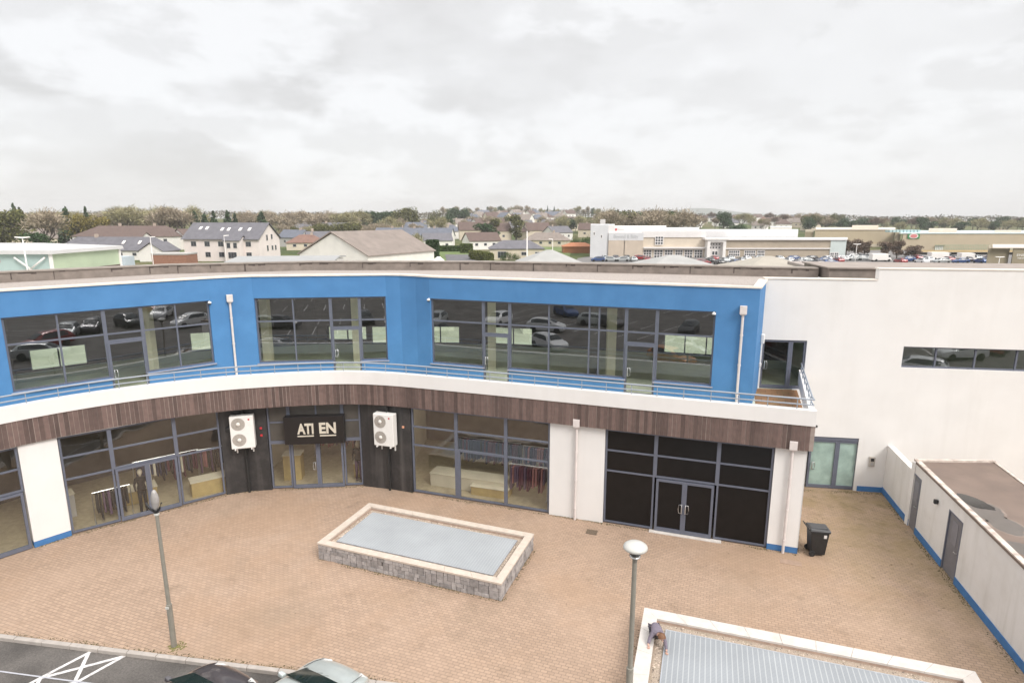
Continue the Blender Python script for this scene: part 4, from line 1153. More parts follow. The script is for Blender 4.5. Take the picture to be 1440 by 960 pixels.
# ------------------------------------------------------------------ lamps
t = empty('street_lamp', (-9.68, 15.19, 0)); tag(t, 'thin lamp post with small drop shaped bowl in a black fork, by the kerb', 'street lamp', 'plaza lamps')
mb = MB(); mb.tube([(-9.68, 15.19, 0), (-9.68, 15.19, 1.35), (-9.68, 15.19, 1.36), (-9.70, 15.19, 4.12)], [.075, .075, .055, .045], 12); mb.build('post', LAMPPOST, t, smooth=False)
mb = MB(); mb.lathe([(.07, 0), (.07, .05), (.045, .09)], 14, (-9.70, 15.19, 4.08)); mb.build('collar', LAMPBOWL, t)
mb = MB()
for s_ in (-1, 1): mb.tube([(-9.70, 15.19, 4.15), (-9.70 + s_ * .12, 15.14, 4.27), (-9.70 + s_ * .21, 15.12, 4.47)], [.040, .032, .020], 8)
mb.lathe([(.06, 0), (.075, .08), (.05, .16)], 12, (-9.70, 15.19, 4.12)); mb.build('fork', BLACK, t, smooth=True)
mb = MB(); mb.lathe([(.05, .0), (.08, .10), (.105, .25), (.10, .38), (.07, .50), (.04, .57), (.002, .59)], 20, (-9.70, 15.19, 4.22)); mb.build('lamp_bowl', mat('smoky_lamp_bowl', (0.33, 0.31, 0.295), .25, .2, 6), t, smooth=True)
mb = MB(); mb.box(-9.735, -9.645, 15.09, 15.12, 1.25, 1.31); mb.build('access_plate', LAMPBOWL, t)
mb = MB()
rm_ = random.Random(2)
for k in range(160):
    a_ = rm_.uniform(0, 6.28); q_ = rm_.random() ** .7 * (.34 if math.cos(a_) > 0 else .18); s_ = rm_.uniform(.012, .03); c_ = (-9.66 + q_ * math.cos(a_), 15.19 + .7 * q_ * math.sin(a_))
    mb.add([(c_[0] - s_, c_[1] - s_, .002), (c_[0] + s_, c_[1] - s_ * .6, .002), (c_[0] + s_ * .5, c_[1] + s_, .002), (c_[0], c_[1], s_ * .8)], [(0, 1, 3), (1, 2, 3), (2, 0, 3)])
mb.build('moss', mat('moss', (0.15, 0.14, 0.05), 1, .4, 9), t)['kind'] = 'stuff'

RX, RY = 2.86, 12.74
t = empty('street_lamp', (RX, RY, 0)); tag(t, 'lamp post with a wide pale mushroom bowl, left of the grated planter', 'street lamp', 'plaza lamps')
mb = MB(); mb.tube([(RX, RY, 0), (RX, RY, 1.35), (RX, RY, 1.36), (RX, RY, 4.22)], [.085, .085, .062, .055], 14); mb.build('post', LAMPPOST, t)
mb = MB(); mb.lathe([(.055, 0), (.06, .05), (.10, .12), (.10, .16)], 16, (RX, RY, 4.18)); mb.build('collar', LAMPPOST, t, smooth=True)
mb = MB(); mb.lathe([(.09, 0), (.135, .05), (.135, .13), (.16, .16)], 18, (RX, RY, 4.335)); mb.build('lantern_glass', mat('lantern_dark_glass', (0.05, 0.05, 0.05), .2, .1, 5), t, smooth=True)
mb = MB(); mb.lathe([(.12, .0), (.26, .015), (.285, .045), (.27, .09), (.205, .135), (.10, .17), (.002, .18)], 28, (RX, RY, 4.49)); mb.build('mushroom_bowl', LAMPBOWL, t, smooth=True)
mb = MB(); mb.lathe([(.12, 0), (.13, .02), (.09, .035)], 18, (RX, RY, 4.30)); mb.build('ring', STEEL, t, smooth=True)

# ------------------------------------------------------------------ wheelie bin
t = empty('wheelie_bin', (11.12, 20.10, 0), R(-8)); tag(t, 'black wheelie bin with white sticker at the corner of the white pier', 'bin')
def loc(mb, name, m, p, **k):
    if p is None: p = t
    xs = mb.mesh(name, m); o = bpy.data.objects.new(name, xs); col.objects.link(o); o.parent = p
    bm = bmesh.new(); bm.from_mesh(xs); bmesh.ops.recalc_face_normals(bm, faces=bm.faces); bm.to_mesh(xs); bm.free()
    if k.get('smooth'): xs.polygons.foreach_set('use_smooth', [True] * len(xs.polygons))
    if k.get('bevel'):
        b = o.modifiers.new('bevel', 'BEVEL'); b.width = k['bevel']; b.segments = 2; b.limit_method = 'ANGLE'
    return o
mb = MB()
def frus(a, b, z0, z1):
    mb.hexa([(-a[0], -a[1], z0), (a[0], -a[1], z0), (a[0], a[1], z0), (-a[0], a[1], z0), (-b[0], -b[1], z1), (b[0], -b[1], z1), (b[0], b[1], z1), (-b[0], b[1], z1)])
frus((.24, .22), (.31, .27), .06, .93); frus((.34, .29), (.345, .295), .931, .985)
body = loc(mb, 'body', BLACK, t, bevel=.02)
mb = MB(); mb.hexa([(-.36, -.30, .988), (.36, -.30, .988), (.36, .30, .988), (-.36, .30, .988), (-.33, -.26, 1.075), (.33, -.26, 1.045), (.33, .26, 1.045), (-.33, .26, 1.075)])
mb.box(-.30, .28, -.20, .20, 1.05, 1.085)
loc(mb, 'lid', mat('bin_lid_grey', (0.055, 0.055, 0.058), .4, .1, 6), t, bevel=.02)
mb = MB()
for s_ in (-.2, .2): mb.tube([(-.33, s_, .99), (-.42, s_, 1.05), (-.44, s_, 1.10)], .018, 6)
mb.tube([(-.44, -.27, 1.10), (-.44, .27, 1.10)], .02, 8); loc(mb, 'handle', BLACK, t)
for s_ in (-.255, .255):
    mb = MB(); mb.lathe([(.03, -.03), (.10, -.03), (.11, -.015), (.11, .015), (.10, .03), (.03, .03)], 18, (-.22, s_, .11), 'y'); wo_ = loc(mb, 'wheel', TYRE, t)
    mb = MB(); mb.lathe([(.05, -.034), (.05, .034)], 14, (-.22, s_, .11), 'y'); loc(mb, 'hub', BLACK, wo_)
mb = MB(); mb.add([(.12, -.273, .74), (.22, -.274, .74), (.22, -.279, .87), (.12, -.278, .87)], [(0, 1, 2, 3)]); loc(mb, 'sticker', PAINT, body)

# ------------------------------------------------------------------ drain cover, small debris
mb = MB(); F = Facet((2.86, 21.50), (3.28, 21.36))
F.box(mb, 0, .42, .001, .012, -.36, 0)
tag(mb.build('drain_cover', RUST), 'rusty square drain cover in the paving before the white pier', 'drain cover')
mb = MB()
for (x, y) in ((9.75, 19.55), (10.05, 19.45), (10.3, 19.35)):
    pass
F = Facet((9.55, 19.45), (10.25, 19.2)); F.box(mb, 0, .7, .001, .01, -.3, 0)
tag(mb.build('drain_cover', mat('paved_cover', (0.33, 0.23, 0.17), .9, .15, 6)), 'paving filled drain cover at the foot of the right end pier', 'drain cover')

MOSS_SHADE = mat('weeds_moss_and_shade', (0.125, 0.105, 0.05), 1, .3, 9, island=.5)  # dark flakes: moss and dirt, plus contact shade painted at planter and wall feet
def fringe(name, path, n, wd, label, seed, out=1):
    """tufts and dirt flakes along a base line, dark to paint in contact shade"""
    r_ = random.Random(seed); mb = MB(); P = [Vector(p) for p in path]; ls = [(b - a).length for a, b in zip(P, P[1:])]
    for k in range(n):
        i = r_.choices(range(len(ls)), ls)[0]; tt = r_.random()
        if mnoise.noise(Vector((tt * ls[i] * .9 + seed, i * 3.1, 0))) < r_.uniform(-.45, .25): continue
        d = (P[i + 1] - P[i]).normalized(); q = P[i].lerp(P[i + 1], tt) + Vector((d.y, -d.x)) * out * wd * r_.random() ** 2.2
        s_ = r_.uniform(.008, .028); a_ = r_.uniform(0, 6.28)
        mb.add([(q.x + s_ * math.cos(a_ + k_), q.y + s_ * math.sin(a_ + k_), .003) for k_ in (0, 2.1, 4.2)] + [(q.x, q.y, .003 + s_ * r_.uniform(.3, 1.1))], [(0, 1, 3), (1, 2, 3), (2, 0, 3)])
    tag(mb.build(name, MOSS_SHADE, recalc=False), label, 'weeds', kind='stuff')
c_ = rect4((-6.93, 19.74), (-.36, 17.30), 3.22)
fringe('weeds', c_ + [c_[0]], 3000, .16, 'moss, dirt and painted contact shade along the foot of the stone planter', 1)
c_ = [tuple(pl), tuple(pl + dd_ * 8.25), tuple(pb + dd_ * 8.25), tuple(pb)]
fringe('weeds', c_ + [c_[0]], 2600, .20, 'moss, dirt and painted contact shade along the foot of the grated planter', 2)
fringe('weeds', LP[1:], 3600, .14, 'dirt, weeds and painted contact shade along the foot of the shopfronts', 3)
fringe('weeds', [(10.5, 20.1), (12.3, 25.5), (16.5, 25.0), og(3), og(15)], 3600, .22, 'moss and painted contact shade along the foot of the white walls and outbuilding', 4)
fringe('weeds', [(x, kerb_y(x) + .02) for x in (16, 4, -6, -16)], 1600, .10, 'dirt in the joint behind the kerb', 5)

# ------------------------------------------------------------------ child on the planter edge
def skin_mesh(name, verts, radii, edges, mtl, parent, base, sub=2):
    me = bpy.data.meshes.new(name)
    me.from_pydata([tuple(Vector(v) - Vector(base)) for v in verts], edges, [])
    o = bpy.data.objects.new(name, me); col.objects.link(o); o.parent = parent
    m = o.modifiers.new('skin', 'SKIN'); m.use_smooth_shade = True
    if not me.skin_vertices: me.skin_vertices.new() if hasattr(me.skin_vertices, 'new') else None
    for i, r in enumerate(radii):
        me.skin_vertices[0].data[i].radius = (r, r)
    me.skin_vertices[0].data[0].use_root = True
    s = o.modifiers.new('sub', 'SUBSURF'); s.levels = sub; s.render_levels = sub
    bpy.context.view_layer.update()
    me2 = bpy.data.meshes.new_from_object(o.evaluated_get(bpy.context.evaluated_depsgraph_get()))
    o.modifiers.clear(); o.data = me2; me2.materials.clear(); me2.materials.append(mtl)
    me2.polygons.foreach_set('use_smooth', [True] * len(me2.polygons))
    return o
SKINM = mat('skin', (0.55, 0.33, 0.25), .55, .05, 20); HAIR = mat('brown_hair', (0.16, 0.075, 0.035), .6, .3, 40)
JUMPER = mat('grey_violet_jumper', (0.175, 0.15, 0.185), .9, .15, 30); TROUSER = mat('dark_trousers', (0.06, 0.055, 0.07), .9, .15, 30)
cb = (4.0, 14.75, .52)
t = empty('person', cb); tag(t, 'small child in grey violet jumper leaning on hands over the edge of the grated planter', 'person')
try:
    V = [(3.98, 14.92, .84), (3.97, 14.76, .93), (3.97, 14.58, .95), (4.00, 14.47, .94), (4.02, 14.42, .94), (4.04, 14.35, .93), (4.045, 14.31, .96),
         (3.85, 14.56, .91), (3.76, 14.50, .79), (3.70, 14.40, .69), (3.685, 14.355, .665),
         (4.09, 14.54, .90), (4.16, 14.42, .75), (4.17, 14.29, .60), (4.165, 14.25, .57),
         (3.91, 14.93, .78), (3.88, 14.72, .63), (3.88, 14.95, .575), (3.88, 15.04, .565),
         (4.06, 14.93, .78), (4.08, 14.72, .63), (4.08, 14.95, .575), (4.08, 15.04, .565)]
    Rr = [.085, .08, .075, .05, .05, .085, .075, .055, .042, .028, .026, .055, .042, .028, .026, .08, .06, .04, .032, .08, .06, .04, .032]
    Ee = [(0, 1), (1, 2), (2, 3), (3, 4), (4, 5), (5, 6), (2, 7), (7, 8), (8, 9), (9, 10), (2, 11), (11, 12), (12, 13), (13, 14), (0, 15), (15, 16), (16, 17), (17, 18), (0, 19), (19, 20), (20, 21), (21, 22)]
    body = skin_mesh('body', V, Rr, Ee, SKINM, t, cb)
    bmh = bmesh.new(); bmh.from_mesh(body.data)
    hm_ = MB()
    for (wx, wy, wz, sd) in ((3.685, 14.355, .662, -1), (4.165, 14.25, .562, 1)):
        for k in range(4):
            a = (k - 1.5) * .30; ln = (.045, .055, .052, .042)[k]
            dx_, dy_ = math.sin(a), -math.cos(a)
            hm_.tube([(wx + dx_ * .012, wy + dy_ * .012, wz), (wx + dx_ * .035, wy + dy_ * .035, wz), (wx + dx_ * (.035 + ln * .6), wy + dy_ * (.035 + ln * .6), wz - .006), (wx + dx_ * (.035 + ln), wy + dy_ * (.035 + ln), wz - .016)], [.010, .009, .008, .006], 6)
        hm_.tube([(wx - sd * .012, wy, wz), (wx - sd * .035, wy - .015, wz - .004), (wx - sd * .042, wy - .04, wz - .012)], [.011, .009, .006], 6)
    hmm = hm_.mesh('tmp', SKINM, cb); bmh.from_mesh(hmm); bmh.to_mesh(body.data); bmh.free()
    body.data.polygons.foreach_set('use_smooth', [True] * len(body.data.polygons))
    idx = [0, 1, 2, 3, 7, 8, 9, 11, 12, 13]
    mp_ = {v: i for i, v in enumerate(idx)}
    skin_mesh('jumper', [(V[i][0], V[i][1], V[i][2] + (.022 if i < 4 else 0)) for i in idx], [(Rr[i] + .048 if i < 3 else Rr[i] + (.024 if i == 3 else .014)) for i in idx], [(mp_[a], mp_[b]) for a, b in Ee if a in mp_ and b in mp_], JUMPER, t, cb)
    idx = [0, 15, 16, 17, 19, 20, 21]; mp_ = {v: i for i, v in enumerate(idx)}
    skin_mesh('trousers', [V[i] for i in idx], [(Rr[i] + .036 if i == 0 else Rr[i] + .014) for i in idx], [(mp_[a], mp_[b]) for a, b in Ee if a in mp_ and b in mp_], TROUSER, t, cb)
    mb = MB()
    c_ = Vector((4.04, 14.345, .945))
    vs = []; fs = []; n, k = 16, 8
    ax = Vector((.03, .55, .83)).normalized(); e1 = ax.cross(Vector((1, 0, 0))).normalized(); e2 = ax.cross(e1)
    for i in range(k):
        th = (math.pi * .60) * i / (k - 1)
        for j in range(n):
            ph = 2 * math.pi * j / n; rr = .108 * (1 + .07 * mnoise.noise(Vector((ph * 2, th * 3, 1))))
            p = c_ + ax * (math.cos(th) * rr * 1.05) + (e1 * math.cos(ph) + e2 * math.sin(ph)) * (math.sin(th) * rr)
            vs.append(tuple(p))
    for i in range(k - 1):
        for j in range(n):
            j2 = (j + 1) % n; fs.append((i * n + j, i * n + j2, (i + 1) * n + j2, (i + 1) * n + j))
    mb.add(vs, fs); mb.build('hair', HAIR, t, smooth=True)
    mb = MB()
    for s_ in (-.03, .03): mb.lathe([(.002, -.01), (.011, 0), (.002, .01)], 8, (4.045 + s_, 14.252, .935))
    mb.build('eyes', BLACK, t)
    mb = MB(); mb.tube([(4.045, 14.262, .93), (4.045, 14.235, .915), (4.045, 14.262, .905)], [.008, .014, .009], 6); mb.tube([(4.02, 14.262, .882), (4.045, 14.254, .878), (4.07, 14.262, .882)], .006, 6)
    mb.build('nose_and_mouth', SKINM, t, smooth=True)
    for s_ in (3.88, 4.08):
        mb = MB(); mb.tube([(s_, 14.97, .57), (s_, 15.06, .56), (s_, 15.10, .555)], [.042, .045, .03], 8); mb.build('shoe', mat('pink_shoe', (0.5, 0.12, 0.16), .6), t, smooth=True)
except Exception as ex:
    print('child failed', ex); raise

# ------------------------------------------------------------------ cars
CARS = [  # x, half width, z bottom, belt, top, half width of top
    (2.05, .60, .40, .60, .62, .42), (1.99, .76, .24, .69, .725, .52), (1.82, .85, .20, .78, .84, .60), (1.52, .88, .19, .86, .935, .65),
    (1.22, .885, .19, .92, .995, .67), (0.46, .885, .19, .955, 1.37, .575), (0.0, .885, .19, .96, 1.455, .565), (-.75, .885, .19, .97, 1.475, .555),
    (-1.35, .875, .19, .985, 1.43, .545), (-1.72, .86, .22, .99, 1.33, .53), (-2.00, .82, .26, .975, 1.03, .60), (-2.11, .76, .32, .80, .84, .56), (-2.15, .62, .42, .60, .63, .46)]
def car_shell(S=CARS, sub=1):
    mb = MB(); ring = []
    for (x, hw, zb, be, tp, tw) in S:
        half = [(0, zb), (hw * .80, zb), (hw * .97, zb + .10), (hw, zb + .5 * (be - zb)), (hw * .985, be - .03), (hw * .965, be), (hw * .965 * .55 + tw * .45, be + .45 * (tp - be)), (tw, tp - .035), (tw * .72, tp), (0, tp + .018)]
        pts = [(x, y, z) for y, z in half] + [(x, -y, z) for y, z in reversed(half[1:-1])]
        ring.append(pts)
    n = len(ring[0]); vs = [p for r_ in ring for p in r_]; fs = []
    for i in range(len(ring) - 1):
        for j in range(n):
            j2 = (j + 1) % n; fs.append((i * n + j, (i + 1) * n + j, (i + 1) * n + j2, i * n + j2))
    fs.append(tuple(range(n))); fs.append(tuple((len(ring) - 1) * n + j for j in reversed(range(n))))
    mb.add(vs, fs); return mb
def sec(x, S=CARS):
    for a, b in zip(S, S[1:]):
        if a[0] >= x >= b[0]:
            t_ = (a[0] - x) / (a[0] - b[0]); return [a[i] + (b[i] - a[i]) * t_ for i in range(6)]
def side_pt(x, f, s_, o=.012):
    _, hw, zb, be, tp, tw = sec(x); y0, z0, y1, z1 = hw * .965, be, tw, tp - .035
    return (x, s_ * (y0 + (y1 - y0) * f + o), z0 + (z1 - z0) * f + .004)
def glass_screen(xa, xb, o, inset=.06):
    """windscreen between section xa (low) and xb (high)"""
    mb = MB(); rows = 6; cols = 6; vs = []; fs = []
    sa_, sb_ = sec(xa), sec(xb)
    for i in range(rows + 1):
        x = xa + (xb - xa) * i / rows; s_ = sec(x)
        for j in range(cols + 1):
            v = -1 + 2 * j / cols; y = v * (s_[5] - inset)
            vs.append((x + o * (1 if xb < xa else -1) * .6, y, s_[4] + .018 * (1 - v * v) + o))
    for i in range(rows):
        for j in range(cols):
            a = i * (cols + 1) + j; fs.append((a, a + 1, a + cols + 2, a + cols + 1))
    mb.add(vs, fs); return mb
def make_car(paint, name='parked_car'):
    t = empty(name, (0, 0, 0))
    o = loc(car_shell(), 'body', paint, t, smooth=True)
    s = o.modifiers.new('sub', 'SUBSURF'); s.levels = 2; s.render_levels = 2
    loc(glass_screen(1.17, .50, .014), 'windscreen', CARGLASS, t, smooth=True)
    loc(glass_screen(-1.97, -1.74, .016, .08), 'rear_window', CARGLASS, t, smooth=True)
    mb = MB(); mb.box(1.15, 1.24, -.62, .62, .985, 1.0); loc(mb, 'wiper_panel', BLACK, t, bevel=.006)
    for s_ in (1, -1):
        for (x0, x1, xf) in ((.84, -.22, .36), (-.30, -1.18, -1.18), (-1.24, -1.62, -1.5)):
            mb = MB(); P = []
            k = 6
            lo = [side_pt(x0 + (x1 - x0) * i / k, .10, s_) for i in range(k + 1)]
            hi = []
            for i in range(k + 1):
                x = x0 + (x1 - x0) * i / k
                x = min(x, xf) if x0 > .5 else x
                hi.append(side_pt(x, .86, s_))
            fs = [(i, i + 1, k + 1 + i + 1, k + 1 + i) for i in range(k)]
            mb.add(lo + hi, fs); loc(mb, 'side_window', CARGLASS, t)
        mb = MB(); c_ = side_pt(.58, .12, s_); mb.hexa([(.70, s_ * .90, .93), (.86, s_ * .90, .93), (.86, s_ * 1.06, .95), (.70, s_ * 1.08, .95), (.72, s_ * .90, 1.03), (.84, s_ * .90, 1.02), (.82, s_ * 1.04, 1.06), (.72, s_ * 1.06, 1.08)])
        loc(mb, 'wing_mirror', paint, t, bevel=.03)
        mb = MB(); vs = []
        mb.hexa([(1.78, s_ * .55, .66), (2.0, s_ * .45, .64), (1.94, s_ * .74, .62), (1.68, s_ * .85, .66), (1.76, s_ * .60, .835), (1.97, s_ * .48, .755), (1.91, s_ * .76, .745), (1.64, s_ * .845, .82)])
        loc(mb, 'headlight', HEADLAMP, t, bevel=.03)
        mb = MB(); mb.hexa([(-2.10, s_ * .50, .78), (-2.13, s_ * .50, .78), (-2.10, s_ * .78, .78), (-1.92, s_ * .835, .78), (-2.03, s_ * .52, .96), (-2.07, s_ * .52, .96), (-2.03, s_ * .76, .96), (-1.88, s_ * .82, .96)])
        loc(mb, 'tail_light', TAILLAMP, t, bevel=.02)
        for x in (1.32, -1.30):
            mb = MB(); mb.lathe([(.20, -.10), (.30, -.10), (.325, -.06), (.325, .06), (.30, .10), (.20, .10)], 26, (x, s_ * .80, .325), 'y'); w_ = loc(mb, 'wheel', TYRE, t, smooth=False)
            mb = MB(); mb.lathe([(.215, -.06), (.215, .06), (.19, .085), (.06, .075)], 20, (x, s_ * .81, .325), 'y')
            for k in range(5):
                a = 2 * math.pi * k / 5; mb.tube([(x, s_ * .90, .325), (x + .19 * math.cos(a), s_ * .90, .325 + .19 * math.sin(a))], .025, 5)
            loc(mb, 'rim', RIM, w_)
            mb = MB(); mb.lathe([(.37, -.01), (.37, .01)], 26, (x, s_ * .882, .335), 'y'); loc(mb, 'wheel_arch', BLACK, t)
    for s_ in (1, -1):
        mb = MB(); mb.tube([(x, s_ * (sec(x)[5] + .05), sec(x)[4] - .012) for x in (1.24, 1.4, 1.55, 1.7, 1.84)], .007, 5); loc(mb, 'bonnet_seam', BLACK, t)
        mb = MB(); mb.tube([(1.26, s_ * .10, 1.012), (1.05, s_ * .10 + .28, 1.075)], .010, 5); loc(mb, 'wiper', BLACK, t)
    mb = MB(); mb.box(2.015, 2.045, -.26, .26, .40, .50); loc(mb, 'number_plate', PLATE, t)
    mb = MB(); mb.box(1.95, 2.03, -.5, .5, .56, .66); loc(mb, 'grille', BLACK, t, bevel=.01)
    return t
def car_mesh_small(paint):
    """one-mesh car for those seen far off"""
    mb = car_shell(); mb.m = [0] * len(mb.f)
    for gm in (glass_screen(1.17, .50, .03), glass_screen(-1.97, -1.74, .03, .08)): mb.add(gm.v, gm.f, 1)
    for s_ in (1, -1):
        k = 8; lo = [side_pt(.84 - 2.4 * i / k, .06, s_, .02) for i in range(k + 1)]; hi = [side_pt(min(.36, .84 - 2.4 * i / k), .88, s_, .02) for i in range(k + 1)]
        mb.add(lo + hi, [(i, i + 1, k + 2 + i, k + 1 + i) for i in range(k)], 1)
        for x in (1.32, -1.30): mb.lathe([(.33, -.1), (.33, .1)], 14, (x, s_ * .80, .325), 'y', 2)
    me = mb.mesh('car_far', [paint, CARGLASS_SMALL, TYRE])
    return me
PAINTS = {'silver': carpaint('car_paint_silver', (0.42, 0.44, 0.44)), 'dark grey': carpaint('car_paint_dark_grey', (0.085, 0.078, 0.085)), 'black': carpaint('car_paint_black', (0.012, 0.012, 0.014), .2, .1),
          'red': carpaint('car_paint_red', (0.25, 0.016, 0.02), .25, .1), 'blue': carpaint('car_paint_blue', (0.03, 0.07, 0.2), .25, .2), 'orange': carpaint('car_paint_orange', (0.42, 0.17, 0.05), .3, .1), 'white': carpaint('car_paint_white', (0.72, 0.72, 0.72), .3, 0)}
carA = make_car(carpaint('car_paint_pale_green_silver', (0.50, 0.54, 0.525), .3, .3)); carA.location = (-5.22, 11.91, -.10); carA.rotation_euler.z = R(62)
tag(carA, 'pale silver green car, the right of the two nosed up to the kerb', 'car', 'cars in the angled bays')
carB = make_car(PAINTS['dark grey']); carB.location = (-7.95, 11.75, -.10); carB.rotation_euler.z = R(62)
tag(carB, 'dark grey car, the left of the two nosed up to the kerb', 'car', 'cars in the angled bays')
# cars standing behind the viewpoint: the upper windows mirror them
pal = list(PAINTS)
small_me = {k: car_mesh_small(v) for k, v in PAINTS.items()}
def far_car(colour, x, y, z, rz, label, group, cat='car', sc=1.0):
    o = bpy.data.objects.new('parked_car', small_me[colour]); col.objects.link(o); o.location = (x, y, z); o.rotation_euler.z = rz; o.scale = (sc, sc, sc)
    tag(o, label, cat, group); return o
mir = [(13.0, -6.6, 'red', 200), (17.8, -8.6, 'silver', 150), (20.9, -8.4, 'dark grey', 150), (24.4, -6.8, 'black', 120), (30.3, -7.0, 'white', 160), (25.0, 0.2, 'white', 200), (34.5, -11, 'red', 120),
       (-16.7, -13.3, 'dark grey', 20), (-15.2, 1.0, 'white', 20), (-27.6, -6.8, 'white', 80), (-20.4, -6.2, 'white', 340), (-18.3, -13.3, 'silver', 345), (-7.6, -14.4, 'black', 80), (-24.5, -16.5, 'blue', 30),
       (-3.5, -0.2, 'orange', 15), (-3.6, -5.0, 'silver', 20), (-0.6, -4.6, 'dark grey', 20), (8.5, -2.9, 'silver', 60), (-33, -2, 'silver', 60), (-28, 3.5, 'dark grey', 70)]
for (x, y, c_, a) in mir:
    cnt = sum(1 for m_ in mir if m_[2] == c_)
    far_car(c_, x, y, -.10, R(a), '%s car in the car park facing the shops, mirrored in the upper windows' % c_, 'cars mirrored in the upper windows')

# ------------------------------------------------------------------ the town behind
def atx(px, Y, z=4.0): return (px - 720) / 848 * (Y * .98 + .2 * (12 - z))
def zy(py, Y):  # height seen at picture row py at distance Y
    v = (480 - py) / 848; return 12 + Y * (-.1997 + .98 * v) / (.98 + .1997 * v)
H_WHITE = mat('house_white', (0.78, 0.75, 0.715), .9, .05, .5); H_PINK = mat('house_pale_pink', (0.77, 0.685, 0.65), .9, .05, .4); H_CREAM = mat('house_cream', (0.62, 0.54, 0.43), .9, .06, .5)
H_GREY = mat('house_grey', (0.45, 0.43, 0.41), .9, .06, .5); H_BRICK = mat('house_brick', (0.30, 0.15, 0.10), .9, .15, 2)
SLATE = mat('slate_roof', (0.135, 0.13, 0.145), .75, .14, .8, stain=.2, stain_c=(0.15, 0.14, 0.14)); SLATE2 = mat('blue_slate_roof', (0.125, 0.135, 0.165), .7, .14, .8)
BROWNROOF = mat('brown_tile_roof', (0.125, 0.085, 0.072), .85, .15, .8, stain=.2); TANROOF = mat('tan_tile_roof', (0.235, 0.195, 0.17), .85, .15, .8, stain=.2); REDROOF = mat('red_tile_roof', (0.20, 0.115, 0.088), .85, .15, .8)
HWIN = mat('house_window_glass', (0.05, 0.055, 0.065), .15, .2, 1); HFRAME = mat('house_window_frame', (0.6, 0.58, 0.56), .6, .05, 2)
STACK = mat('chimney_render', (0.45, 0.36, 0.30), .9, .1, 2); POT = mat('chimney_pot', (0.36, 0.17, 0.10), .9, .1, 3)

